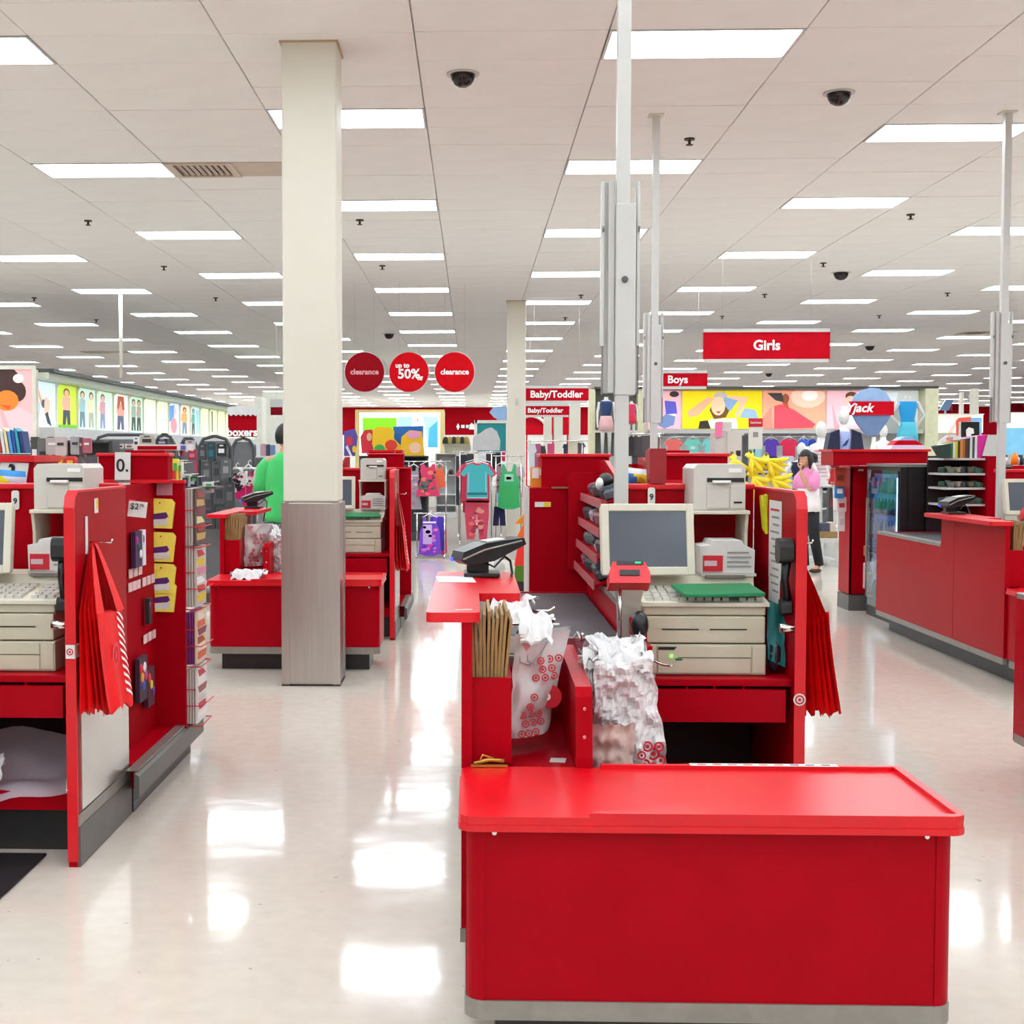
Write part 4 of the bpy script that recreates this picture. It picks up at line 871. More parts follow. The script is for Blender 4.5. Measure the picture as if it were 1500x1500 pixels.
for i in range(NB):
    link('fin', fin, t, (0, i * BAY, 0))
    sh = []
    if i == 0: sh = [('e0a080', [(.08, .95), (.2, .9), (.45, .5), (.35, .45)]), ('8cc0d8', [(.0, .8), (.3, .5), (.25, .2), (0, .5)]), ('30485c', ell(.45, .52, .1, .1)), ('e8b8a0', [(.5, .7), (.75, .6), (.7, .3), (.45, .25)]), ('2a2c3c', [(.5, .3), (.6, .1), (.8, .02), (.75, .12), (.62, .35)])]
    elif i == 1: sh = person_print(.5, 1.9, 'e8b090', '805838', 'f0a890', '303848') + [('68b010', [(0, 0), (1, 0), (1, .1), (0, .08)])]
    elif i == 2: sh = person_print(.28, 1.5, 'd8b8a0', '504038', '90b8c0', '688090') + person_print(.75, 1.4, 'e0c0a8', '383030', 'd8e0b0', 'a8a890')
    elif i == 3: sh = person_print(.4, 1.5, 'd8a8a0', '703838', 'c890a0', '8088a8')
    elif i == 4: sh = person_print(.5, 2.3, 'e8c0a0', 'a04020', 'e09888', '505870') + [('a84820', [(.3, .95), (.7, .95), (.75, .6), (.6, .6), (.5, .85), (.35, .6), (.25, .62)])]
    elif i == 5: sh = person_print(.35, 1.5, 'd8b090', '302828', '8aa89a', '38403c') + person_print(.72, 1.5, 'd8a888', '282020', 'a09c94', '404048')
    elif i == 8: sh = [('4f98e0', [(.1, .9), (.6, .95), (.5, .5), (.1, .4)]), ('f09098', ell(.5, .3, .3, .25)), ('f0c0b0', [(.5, .9), (.8, .8), (.6, .5)])]
    elif i == 9: sh = person_print(.5, 2.3, 'e0a070', '50301c', 'e8a860', '7088a8')
    elif i == 10: sh = person_print(.35, 1.6, '80a8a0', '304038', '60a090', '38484c') + [('90c8d8', [(.6, .9), (.95, .9), (.9, .1), (.7, .1)])]
    elif i == 12: sh = [('6a7050', [(.3, .95), (.5, .95), (.5, .2), (.35, .2)])]
    poster('backlit_panel', t, Matrix.Translation((-.05, i * BAY + .03, 1.94)) @ Matrix.Rotation(PI / 2, 4, 'Z'), BAY - .05, .74, bgs[i % 15], sh)
# shoes boxes / packs on its lower shelves: dark packs
# --- framed portrait panel, frontal
p = at(-30, 636, 20.2)
t = thing('portrait_panel', 'framed pink photo panel of a curly haired child at the upper left', 'poster', (p.x, 20.2, p.z)); OFF.pop(t.name, None)
w_, h_ = .86, 1.02
poster('print', t, Matrix.Identity(4), w_, h_, 'f4a8a8', [('f7b4b8', [(0, 0), (1, 0), (1, .3), (.55, .5), (.2, .35), (0, .1)]), ('eea0a4', [(.35, .42), (.42, .42), (.6, .0), (.5, 0)]), ('3a2422', ell(.45, .80, .34, .26) ), ('3a2422', ell(.72, .66, .16, .16)), ('e87828', ell(.52, .52, .22, .16)), ('f4dcd4', ell(.74, .86, .10, .07)), ('d0501c', [(.38, .46), (.6, .44), (.55, .38)])])
for q in ((-.05, w_ + .05, h_, h_ + .06), (-.05, w_ + .05, -.06, 0)): B('frame', FIX, t, q[0], q[1], -.03, .02, q[2], q[3])
B('frame', FIX, t, w_, w_ + .05, -.03, .02, 0, h_)
MB().box(-8.6, -6.96, 20.225, 20.285, 0, p.z + h_ + .03).build('panel_fixture', FIX, label='tall cream shelf end behind the pink portrait panel', cat='shelf unit')

# --- generic hanging and standing goods -------------------------------------------------
def scatter(mb, x0, x1, z0, z1, y, cols, n, s, rr):
    for k in range(n):
        x, z, r = rr.uniform(x0, x1), rr.uniform(z0, z1), s * rr.uniform(.6, 1.4)
        a = rr.uniform(0, 6); mb.c(rr.choice(cols)); mb.poly([(x + r * math.cos(a + q * PI / 3), y - .0012 * (1 + k % 5), z + r * .7 * math.sin(a + q * PI / 3)) for q in range(6)])
OUT = {'tee': [(-.12, 0), (-.3, -.04), (-.5, -.3), (-.38, -.38), (-.3, -.28), (-.31, -1), (.31, -1), (.3, -.28), (.38, -.38), (.5, -.3), (.3, -.04), (.12, 0), (.06, -.05), (-.06, -.05)],
       'tank': [(-.2, 0), (-.3, 0), (-.32, -.22), (-.42, -.35), (-.5, -.95), (-.2, -1), (.2, -1), (.5, -.95), (.42, -.35), (.32, -.22), (.3, 0), (.2, 0), (.12, -.16), (-.12, -.16)],
       'dress': [(-.16, 0), (-.28, 0), (-.32, -.2), (-.26, -.4), (-.42, -.8), (-.5, -1), (.5, -1), (.42, -.8), (.26, -.4), (.32, -.2), (.28, 0), (.16, 0), (.1, -.1), (-.1, -.1)],
       'pants': [(-.5, 0), (.5, 0), (.5, -.4), (.42, -1), (.1, -1), (.0, -.35), (-.1, -1), (-.42, -1), (-.5, -.4)],
       'shorts': [(-.4, 0), (.4, 0), (.5, -1), (.05, -1), (0, -.5), (-.05, -1), (-.5, -1)],
       'slab': [(-.46, 0), (.46, 0), (.5, -.1), (.5, -.95), (.4, -1), (-.42, -1), (-.5, -.92), (-.5, -.08)],
       'bra': [(-.5, 0), (-.42, 0), (-.3, -.35), (0, -.5), (.3, -.35), (.42, 0), (.5, 0), (.5, -.7), (.3, -1), (0, -.75), (-.3, -1), (-.5, -.7)]}
def goods(name, label, cat, pxa, pxb, pya, pyb, y, kind, col, group=None, extra=None, hanger=False, th=.05, tilt=0.0, pat=None):
    """one hanging garment or pack, sized from the photograph at its own depth"""
    a, b = at(pxa, pya, y), at(pxb, pyb, y); w, h = b.x - a.x, a.z - b.z; cx = (a.x + b.x) / 2
    t = thing(name, label, cat, (cx, y, b.z), tilt, group=group)
    m = MB(); m.c(col).prism([(q[0] * w, h + q[1] * h) for q in OUT[kind]], 'y', -th / 2, th / 2); 
    if pat: scatter(m, -w * .28, w * .28, h * .08, h * .8, -th / 2, pat, int(14 + w * 30), min(.05, w * .1), R_)
    m.build('cloth' if kind != 'slab' else 'pack', CLOTH if kind != 'slab' else PRINT, t)
    for (nm, c, x0, x1, z0, z1) in (extra or []):
        MB().c(c).prism([(x0 * w, z0 * h), (x1 * w, z0 * h), (x1 * w * .98, z1 * h), (x0 * w * .98, z1 * h)], 'y', -th / 2 - .006, -th / 2).build(nm, PRINT, t)
    if kind == 'slab' and cat in ('pack', 'toy'): MB().cyl((0, 0, h * .93), (0, .3, h * .93), .004, 6).build('peg', CHROME, t)
    if hanger:
        g = MB(); g.tube([(-w * .33, 0, h - .01), (-w * .1, 0, h + .03), (0, 0, h + .045), (w * .1, 0, h + .03), (w * .33, 0, h - .01)], .008, 6); g.tube([(0, 0, h + .04), (.0, 0, h + .07), (.02, 0, h + .09), (.03, 0, h + .07)], .005, 6); g.build('hanger', HANG, t)
    return t
def fixture(name, label, pxa, pxb, pytop, y, d=.5, m=None, cat='display rack', floor=0.0, shelves=(), back=True):
    a, b = at(pxa, pytop, y), at(pxb, pytop, y)
    t = thing(name, label, cat, ((a.x + b.x) / 2, y + d / 2, floor)); hw = (b.x - a.x) / 2; m = m or FIXD; z = a.z
    if back: B('back_panel', m, t, -hw, hw, d / 2 - .03, d / 2, .1, z - floor)
    for s in (-1, 1): B('upright', m, t, s * hw - .02, s * hw + .02, -.02, d / 2, 0, z - floor)
    B('plinth', m, t, -hw, hw, -d / 2, d / 2, 0, .14); B('top_board', m, t, -hw, hw, -d / 2, d / 2, z - floor - .02, z - floor)
    for sz in shelves: B('shelf', m, t, -hw, hw, -d / 2, d / 2 - .03, sz - .012, sz + .012)
    return t
def rail(label, pxa, pxb, py, y, foot=True):
    a, b = at(pxa, py, y), at(pxb, py, y)
    t = thing('clothes_rail', label, 'clothes rack', ((a.x + b.x) / 2, y, 0), group='chrome clothes rails'); hw = (b.x - a.x) / 2; z = a.z
    MB().tube([(-hw, 0, z), (hw, 0, z)], .010, 8).build('top_bar', CHROME, t)
    for s in (-1, 1):
        MB().tube([(s * hw * .8, 0, z), (s * hw * .8, 0, .05)], .011, 8).build('post', CHROME, t)
        MB().tube([(s * hw * .8, -.3, .02), (s * hw * .8, 0, .06), (s * hw * .8, .3, .02)], .014, 8).build('foot', CHROME, t)
    return t
# left: B-lane side header with cards, books, packs
t = thing('rack_header', 'red header box with question mark cards at the left edge', 'display', (-2.33, 5.9, 0), kind=None)
B('header_box', RED, t, -.4, .32, -.05, .3, 1.345, 1.475); B('header_lip', REDTOP, t, -.41, .33, -.07, .31, 1.475, 1.505); B('stand_panel', RED, t, -.4, .32, .1, .16, 0, 1.345)
for x, s in ((-.0, '?'), (.22, '?')):
    c_ = MB().prism([(x - .07, 1.36), (x + .06, 1.35), (x + .08, 1.47), (x - .05, 1.475)], 'y', -.062, -.055).build('card', PAPER, t); text('lettering', s, .13, INK, t, (x, -.066, 1.415), bold=.002)
def chips(label, pxa, pxb, pya, pyb, y, cols):
    a, b = at(pxa, pya, y), at(pxb, pyb, y); w, h = b.x - a.x, a.z - b.z
    t = thing('snack_bag', label, 'snack bag', ((a.x + b.x) / 2, y, b.z), group='foil snack bags on the back walls'); m = MB()
    m.grid(lambda u, v: ((u - .5) * w * (1 - .1 * v), -.03 * math.sin(PI * u) * math.sin(PI * v) - .001, h * (v - .12 * u + .1)), 6, 6, colfn=lambda u, v: cols[0] if v > .72 else (cols[1] if u + v * .7 < .75 else cols[2])); m.grid(lambda u, v: ((u - .5) * w * (1 - .1 * v), .03 * math.sin(PI * u) * math.sin(PI * v), h * (v - .12 * u + .1)), 6, 6)
    m.build('foil_bag', PRINT, t); return t
chips('blue, white and yellow snack bag lying on the wall at the left edge', -8, 40, 690, 716, 5.6, ['2f8fd8', 'f2dc18', 'd8d0e0']); chips('blue, yellow and green snack bag right of the lane pole', 916, 948, 687, 711, 5.45, ['e8e8f0', '3f86d0', 'e8d428']); chips('small green pack beside the lane pole', 917, 927, 684, 696, 5.5, ['128848', '128848', '0c7038'])
cols = ['18987c', '60c0a0', 'f0f0ea', 'c03838', 'e8e4e0', 'f0d8a8', '5f9ce0', '2458a8', '38a0b8', '203878']
for i in range(10):
    x0 = -14 + i * 5.4; a, b = at(x0, 640 + (i % 3) * 3, 14.0), at(x0 + 7, 664, 14.0)
    MB().c(cols[i]).prism([(b.x - (b.x - a.x) * 1.7, b.z + .24 + .02 * (i % 3)), (b.x - (b.x - a.x) * .7, b.z + .24), (b.x, b.z), (a.x, b.z)], 'y', 13.9, 14.1).build('book', PRINT, label=f'leaning picture book, {ORD[i]} of the row at the left edge', cat='book', group='leaning books at the left edge')
fixture('book_shelf', 'dark low shelf carrying the leaning books at left', -30, 44, 665, 14.0, .4, shelves=(1.0, .6), cat='shelf')
t = thing('framed_box', 'white edged red box standing on the red header at left', 'box', (-1.56, 6.52, 1.53)); B('box_body', PAPER, t, -.15, .13, -.06, .06, 0, .03); B('red_front', RED, t, -.13, .07, -.064, -.06, .004, .022); B('blue_print', mat('blue_pink_print', (90, 90, 180), .5), t, .09, .115, -.064, -.06, .004, .024)
# packs and bags between book row and header
fixture('accessory_rack', 'dark rack of grey packs behind the left receipt printer', 44, 152, 645, 12.6, .5, FIXD)
packs = [(46, 58, 640, 700, '4a4848'), (56, 72, 642, 706, '6c6a68'), (70, 80, 640, 712, '2c2a2c'), (68, 88, 641, 666, 'b8a8a6'), (82, 98, 640, 668, 'c8b4b2'), (69, 84, 668, 700, '8c8890'), (86, 96, 664, 690, 'a09a9c'), (104, 118, 640, 666, 'a8a2a4'), (117, 122, 641, 668, '5c3840'), (122, 134, 642, 664, 'b05868'), (113, 126, 666, 706, '7c7478'), (128, 150, 666, 708, '5a5058'), (144, 150, 666, 708, 'c0bab8'), (96, 113, 668, 690, 'd0404a')]
for i, (a, b, c, d, col) in enumerate(packs): goods('hanging_pack', f'{["dark grey", "grey", "black", "pinkish grey", "pale", "mauve", "taupe", "grey", "wine", "rose", "grey", "plum", "pale", "red"][i]} hanging pack, {ORD[i]} from the left behind the receipt printer', 'pack', a, b, c, d, 12.3 - .02 * (i % 5), 'slab', col, 'packs on the accessory rack', extra=[('print', ['e8e0e0', '302c30', 'd09090'][i % 3], -.3, .3, .55, .7)])
for i, (a, b, c) in enumerate([(80, 86, 'e8e0dc'), (86, 96, 'd86838'), (98, 112, 'd83028')]): goods('small_can', f'{["pale", "orange", "red"][i]} small box standing above the left receipt printer', 'box', a, b, 668 + i, 692, 7.4, 'slab', c, extra=[('print', 'f0c040', -.3, .3, .5, .8)], th=.06)
q0, q1 = at(74, 692, 7.35), at(118, 692, 7.35); MB().box(q0.x, q1.x, 7.3, 7.6, 0, q0.z).build('red_counter', RED, label='narrow red counter end carrying small boxes behind the left printer', cat='counter')
# accessory displays with cards
def wire_display(label, pxa, pxb, pya, y, items):
    a, b = at(pxa, pya, y), at(pxb, pya, y); hw = (b.x - a.x) / 2
    t = thing('wire_display', label, 'display rack', ((a.x + b.x) / 2, y, 0), group='dark wire displays at left'); z = a.z
    MB().tube([(-hw, 0, .1), (-hw, 0, z - .12), (-hw + .05, 0, z - .03), (-hw + .15, 0, z), (hw - .15, 0, z), (hw - .05, 0, z - .03), (hw, 0, z - .12), (hw, 0, .1)], .02, 6).build('frame', FIXD, t)
    B('mesh_panel', mat('grey_mesh_panel', (110, 110, 112), .6), t, -hw + .02, hw - .02, .01, .02, .2, z - .05); B('base', FIXD, t, -hw, hw, -.25, .25, 0, .1)
    return t
wire_display('wide dark wire display of hair goods above the left header box', 138, 226, 637, 14.5, 0); wire_display('narrow wire display right of the hair goods', 226, 256, 636, 14.2, 0); wire_display('wire display of dark pouches left of the green shirt', 262, 290, 641, 13.8, 0); wire_display('dark wire display with black bags', 291, 338, 639, 13.2, 0); wire_display('dark wire display beside the boxers sign', 340, 372, 641, 15, 0)
k = 0
for (a, b, c, d, y, col, ex) in [(141, 150, 646, 658, 14.25, 'f0f0f0', '202020'), (151, 159, 646, 658, 14.25, 'd8eaf0', '181818'), (160, 168, 646, 658, 14.25, 'f0e8e8', 'e06060'), (172, 182, 650, 657, 14.3, 'd8d0d0', '302828'), (184, 196, 650, 657, 14.3, 'e8d8d8', '806060'), (196, 204, 640, 657, 14.3, 'f0f0f0', '303030'), (205, 227, 637, 652, 14.1, 'c8bcb0', '3a3430'), (206, 228, 652, 668, 14.1, '3c3c40', '5c5c60'), (230, 246, 643, 652, 14.0, '302c34', 'b0a8c0'), (232, 248, 650, 662, 14.0, '202024', 'e0e0e0'), (262, 267, 650, 668, 13.6, 'd8c8d0', 'a02848'), (264, 270, 652, 668, 13.6, 'c02850', '301c24'), (272, 286, 645, 662, 13.6, 'c8c4cc', '803050'), (276, 288, 658, 674, 13.5, 'a02848', 'd86888'), (286, 292, 676, 692, 13.4, 'f02868', 'f02868'), (292, 302, 650, 674, 13.0, '3c4044', '6c7074'), (304, 316, 648, 676, 13.0, '2c4048', '1c6c78'), (318, 332, 650, 668, 12.9, '18181c', 'e8e8e8'), (296, 310, 676, 706, 13.0, '4a4a4e', '707074'), (312, 324, 674, 704, 13.0, '545458', '38383c'), (325, 338, 672, 700, 12.9, '606064', '909094'), (296, 312, 706, 740, 13.0, '3a3a3e', '5a5a5e'), (314, 330, 704, 738, 13.0, '48484c', '303034'), (330, 344, 706, 742, 13.0, '404044', '606064'), (296, 316, 740, 775, 13.0, '34343a', '505054'), (318, 340, 742, 775, 13.0, '3c3c40', '58585c')]:
    goods('accessory_card', f'{"dark" if int(col[:2], 16) < 110 else "pale" if int(col[:2], 16) > 190 and int(col[2:4], 16) > 150 else "pinkish"} accessory pack, {ORD[k % 24]} {"of the displays" if k < 24 else "in the second set"} left of the green shirt', 'pack', a, b, c, d, y, 'slab', col, 'accessory packs at left', extra=[('print', ex, -.32, .3, .25, .6), ('header_print', ex, -.2, .2, .8, .9)], th=.04); k += 1
for i, (a, b, c, d, col) in enumerate([(252, 262, 672, 715, 'f0e040'), (249, 258, 690, 716, 'f060a0'), (260, 268, 676, 712, 'e8e8e0'), (262, 276, 700, 716, '402858'), (268, 280, 694, 714, 'd8d4d4'), (278, 290, 698, 714, '303048'), (298, 312, 706, 722, 'e0e0e4')]):
    goods('plush_pack', f'bright toy pack, {ORD[i]} from the left above the magazine rack', 'toy', a, b, c, d, 6.92 + .012 * i, 'slab', col, 'toy packs above the magazine rack', extra=[('print', ['e04040', 'f8f8f0', 'f08030', 'e0c0e0', '806040', 'c0c0d0', '8888a0'][i], -.3, .2, .3, .6), ('print', '50b050', -.1, .4, .6, .85)], th=.05)
t = thing('small_wire_stand', 'thin stand carrying toy packs behind the magazine rack', 'stand', (-1.62, 7.0, 0)); MB().tube([(0, .1, .02), (0, .1, 1.34)], .012, 8).build('post', FIXD, t); B('tray', FIXD, t, -.06, .24, -.10, .12, 1.325, 1.335); MB().cyl((0, .1, 0), (0, .1, .03), .05, 16).build('foot', FIXD, t)
# swimwear / bras
for i, (a, b, c, d, kind, col, pat) in enumerate([(330, 362, 690, 714, 'bra', 'f0ece8', ['302028', 'e05080']), (327, 360, 710, 734, 'bra', 'f01878', None), (352, 376, 686, 715, 'bra', 'e0d0d4', ['202020', 'e03070']), (356, 378, 712, 742, 'slab', 'f0208c', None), (338, 366, 698, 722, 'bra', 'f4f0f0', ['403040'])]): goods('swim_top', f'{["white spotted", "hot pink", "pale printed", "magenta folded", "white dotted"][i]} swim top hanging left of the green shirt', 'garment', a, b, c, d, 13.6 + .06 * i, kind, col, 'swimwear at left', pat=pat, hanger=kind == 'bra')
rail('chrome clothes rail holding the pink swim tops', 326, 382, 686, 13.8)
# boxers sign
t = thing('department_sign', 'red boxers sign with a scalloped white awning at left', 'sign', tuple(at(355, 640, 20)))
q0, q1 = at(334, 594, 20), at(376, 640, 20); hw = (q1.x - q0.x) / 2; hh = q0.z - q1.z
B('panel', WALLRED, t, -hw, hw, 0, .03, 0, hh * .72); aw = [(-hw * 1.02, hh * .70)] + [(-hw * 1.02 + hw * 2.04 * (k + .5) / 12, hh * (.66 if k % 2 else .72)) for k in range(12)] + [(hw * 1.02, hh * .70), (hw, hh * .95), (0, hh), (-hw, hh * .95)]
MB().prism(aw, 'y', -.03, .03).build('awning', FIXG, t); text('lettering', 'boxers', .17, WHITEINK, t, (-.0, -.012, hh * .14), bold=.006); MB().tube([(0, .05, hh * .5), (0, .05, -at(355, 640, 20).z)], .02, 8).build('pole', FIX, t)
t = thing('department_sign', 'small dark red sign with white top left of the cream pillar', 'sign', tuple(at(405, 608, 26))); B('panel', mat('dark_red_sign', (130, 6, 24), .6, spec=.1), t, -.12, .12, 0, .03, 0, .16); B('white_top', WHITEP, t, -.13, .13, -.01, .03, .16, .32); MB().tube([(0, .02, .3), (0, .02, H_CEIL - at(405, 608, 26).z)], .002, 6).build('hanger_wire', WIREG, t)
for (a, b, c, d, y) in [(372, 384, 582, 640, 30), (384, 420, 575, 655, 34)]:
    q0, q1 = at(a, c, y), at(b, d, y); MB().box(q0.x, q1.x, y, y + .6, 0, q0.z).build('bright_shelf_end', FIX, label=f'bright cream shelf end {"beside the boxers sign" if a == 372 else "left of the cream pillar"}', cat='shelf unit')
fixture('grey_gondola', 'grey low gondola behind the green shirt', 338, 420, 668, 16.0, .6, FIXG, shelves=(1.2, .8), cat='shelf unit')
for i in range(9): goods('folded_goods', f'{["blue", "pale", "rose", "navy"][i % 4]} goods, {ORD[i]} from the left on the grey gondola', 'garment', 341 + i * 7, 347 + i * 7, 650 + i % 3, 668.3, 16.25, 'slab', ['6078a0', 'd0ccd0', 'b88890', '303a58'][i % 4], 'goods on the grey gondola')
# ceiling-hung thin post over the left wall
q = at(177, 487, 21); MB().tube([(q.x, 21, H_CEIL), (q.x, 21, 2.75)], .03, 8).build('ceiling_post', FIX, label='thin cream post from the ceiling above the lit shelf wall', cat='post')

# --- centre: clearance discs
for i, (px, s, dk) in enumerate([(534, 'clearance', 1), (599, '', 0), (666, 'clearance', 0)]):
    y = 20.0; p = at(px, 545, y); r = .305
    t = thing('clearance_disc', ['dark red clearance disc, left of three hanging', 'red up to 50% off disc, middle of three hanging', 'bright red clearance disc, right of three hanging'][i], 'sign', tuple(p), group='hanging clearance discs')
    MB().prism(ell(0, 0, r, r, 40), 'y', -.01, .01).build('disc', mat('disc_dark_red', (146, 4, 22), .6, spec=.1) if dk else mat('disc_red', (208, 4, 20), .6, spec=.1), t); MB().prism(ell(0, 0, r + .012, r + .012, 40), 'y', .0, .008).build('rim', FIXG, t)
    if s: text('lettering', s, .115, mat('pale_red_ink', (225, 150, 155), .6) if dk else WHITEINK, t, (0, -.014, 0), bold=.004)
    else:
        text('lettering', 'up to', .10, WHITEINK, t, (-.10, -.014, .10), bold=.004); text('lettering', '50%', .205, WHITEINK, t, (0.0, -.014, -.035), bold=.006); text('lettering', 'off', .075, WHITEINK, t, (.17, -.016, -.10), bold=.004)
    for s_ in (-1, 1): MB().tube([(s_ * .15, 0, r * .86), (s_ * .15, 0, H_CEIL - p.z)], .0009, 5).build('hanging_wire', WIREG, t)
def hang_sign(label, pxa, pxb, pya, pyb, y, s, size, hang=True, caps=True, tx=None):
    a, b = at(pxa, pya, y), at(pxb, pyb, y); w = b.x - a.x; h = a.z - b.z; cx = (a.x + b.x) / 2
    t = thing('department_sign', label, 'sign', (cx, y, b.z), group='red department signs'); SR = mat('department_red', (198, 2, 28), .5, spec=.1)
    B('panel', SR, t, -w / 2, w / 2, -.03, .03, 0, h)
    if caps: B('top_cap', FIXG, t, -w / 2 + .01, w / 2 - .01, -.04, .04, h, h + .045); B('bottom_cap', WHITEP, t, -w / 2 + .02, w / 2 - .02, -.035, .035, -.045, 0)
    if s: text('lettering', s, size, WHITEINK, t, (tx if tx is not None else 0, -.034, h / 2), bold=size * .03)
    if hang:
        for s_ in (-1, 1): MB().tube([(s_ * w * .35, 0, h), (s_ * w * .35, 0, H_CEIL - b.z)], .0009, 5).build('hanging_wire', WIREG, t)
    return t
hang_sign('large red Girls sign hanging over the department', 1030, 1215, 487, 526, 17.5, 'Girls', .185); hang_sign('red Boys sign half hidden by the white pole', 945, 1036, 547, 566, 21, 'Boys', .17, tx=.02); hang_sign('red Baby Toddler sign right of the far pillar', 768, 862, 569, 587, 23, 'Baby/Toddler', .17); hang_sign('lower red Baby Toddler sign right of the far pillar', 766, 834, 595, 608, 30, 'Baby/Toddler', .15, tx=-.02)
# back display: framed lightbox with green and blue prints
y = 36.0; a, b = at(520, 600, y), at(651, 690, y)
t = thing('lightbox_display', 'framed lightbox with green and sky blue panels under the discs', 'lightbox', (a.x, y, 0)); w = b.x - a.x; zt = a.z; zb = 1.05
B('frame', mat('gold_frame', (225, 200, 130), .5), t, 0, w, .05, .12, zb, zt); B('cabinet', FIX, t, 0, w, .12, .6, 0, zt - .05)
poster('backlit_panel', t, Matrix.Translation((.12, .04, zb + .1)), w - .24, zt - zb - .18, 'fbfdf0', [('7fe018', [(.04, .45), (.46, .45), (.46, .9), (.04, .9)]), ('58c838', ell(.25, .52, .1, .22)), ('38a860', ell(.25, .52, .07, .16)), ('48b838', ell(.47, .55, .05, .16, 10, 90, 270)), ('a8dcf4', [(.48, .35), (.97, .35), (.97, .92), (.48, .92)]), ('ffffff', [(.6, .35), (.85, .35), (.82, .7), (.78, .92), (.66, .92), (.62, .6)]), ('4aa8ec', [(.85, .35), (.97, .35), (.97, .85), (.86, .7)]), ('c89878', ell(.72, .86, .012, .04))])
# generic cut-out display instead of printed characters
y = 22.35
def card(label, pts, col, yy, extra=()):
    P_ = [at(px, py, yy) for px, py in pts]; cx = sum(q.x for q in P_) / len(P_); zb = min(q.z for q in P_)
    t = thing('display_card', label, 'display', (cx, yy, zb), group='bright cut-out display cards'); MB().c(col).prism([(q.x - cx, q.z - zb) for q in P_], 'y', 0, .02).build('board', PRINT, t)
    for (c, pp) in extra: E_ = [at(px, py, yy) for px, py in pp]; MB().c(c).prism([(q.x - cx, q.z - zb) for q in E_], 'y', -.008, -.001).build('printed_shape', PRINT, t)
    return t
def epx(cx, cy, rx, ry, n=14): return ell(cx, cy, rx, ry, n)
card('yellow blob shaped display card under the left disc', [(546, 630), (552, 625), (572, 626), (578, 632), (576, 642), (590, 655), (588, 668), (550, 668), (545, 650)], 'f4c414', y, [('e03828', epx(573, 652, 9, 8)), ('30a848', epx(556, 658, 8, 7))])
card('blue display card behind the yellow one', [(576, 625), (620, 624), (620, 669), (580, 669)], '1c6cc0', y + .15)
card('second yellow display card under the middle disc', [(588, 640), (600, 630), (618, 632), (622, 668), (586, 669)], 'f2bc10', y - .1, [('e8a0c0', epx(606, 637, 10, 6)), ('f0c8a8', epx(608, 656, 9, 8))])
card('red display card at the left of the display row', [(528, 640), (534, 630), (545, 629), (549, 645), (546, 664), (530, 664)], 'd8283c', y + .05, [('f0b890', epx(541, 640, 4, 6))])
card('purple toy display card beside the cream pillar', [(504, 632), (520, 628), (524, 640), (520, 668), (504, 668)], '5a50a8', 12.0, [('d83848', epx(512, 646, 5, 7)), ('e8e0e8', [(506, 655), (509, 652), (516, 668), (513, 668)]), ('f0d030', epx(519, 658, 3, 5))])
fixture('display_shelf', 'dark shelf with cream edges carrying the yellow display cards', 526, 625, 667.5, 22.2, .5, FIXD, shelves=(1.3, .8)); 
# low shelf lane header behind the pillar printer
t = thing('low_partition', 'dark red low wall behind the printer right of the pillar', 'partition', tuple(at(560, 690, 12.6))); q0, q1 = at(540, 662, 12.6), at(589, 690, 12.6); z_ = at(560, 690, 12.6).z
B('panel', RED, t, q0.x - at(560, 690, 12.6).x, q1.x - at(560, 690, 12.6).x, 0, .3, -z_, q0.z - z_); B('lip', REDTOP, t, q0.x - at(560, 690, 12.6).x - .01, q1.x - at(560, 690, 12.6).x + .01, -.01, .31, q0.z - z_, q0.z - z_ + .02)
# red wall lettering bits and pennant
y = 73.9
for i, (px, kind) in enumerate([(671, 'd'), (678, 'b'), (685, 'b'), (691, 'h')]):
    p = at(px, 625, y); pts = {'d': [(0, .2), (.1, 0), (0, -.2), (-.1, 0)], 'b': [(-.1, .1), (.1, .1), (.1, -.08), (-.1, -.08)], 'h': [(0, .22), (.22, .02), (.15, -.16), (-.15, -.16), (-.22, .02)]}[kind]
    MB().prism([(p.x + q[0], p.z + q[1]) for q in pts], 'y', y - .05, y).build('wall_emblem', WHITEINK, label=f'small white emblem, {ORD[i]} on the red back wall', cat='emblem')
y = 40; P_ = [at(717, 604, y), at(722, 597, y), at(742, 594, y), at(742, 618, y), at(724, 612, y)]
MB().prism([(q.x, q.z) for q in P_], 'y', y, y + .06).box(P_[2].x - .3, P_[2].x - .2, y + .06, y + .12, 0, P_[0].z).build('cloud_cutout', mat('pale_blue_board', (150, 185, 225), .6), label='pale blue cloud shaped board left of the far pillar', cat='sign')
y = 26; a, b = at(699, 620, y), at(741, 664, y); t = thing('teal_sign_board', 'teal board with cream frame left of the far pillar', 'sign', (a.x, y, 0)); B('board', mat('teal_board', (20, 140, 142), .55), t, 0, b.x - a.x, 0, .04, b.z, a.z); B('frame_top', FIX, t, -.05, b.x - a.x + .05, -.02, .05, a.z, a.z + .06); B('frame_side', FIX, t, -.06, 0, -.02, .05, 0, a.z + .06); B('frame_side', FIX, t, b.x - a.x, b.x - a.x + .05, -.02, .05, 0, a.z)
y = 24; P_ = [at(*q, y) for q in [(692, 660), (693, 640), (704, 634), (712, 628), (720, 626), (728, 632), (733, 645), (732, 660)]]; MB().prism([(q.x, q.z) for q in P_], 'y', y, y + .05).box(P_[4].x - .03, P_[4].x + .03, y + .05, y + .1, 0, P_[4].z - .3).build('shell_board', FIXG, label='pale grey shell shaped board above the teal shirt', cat='sign')
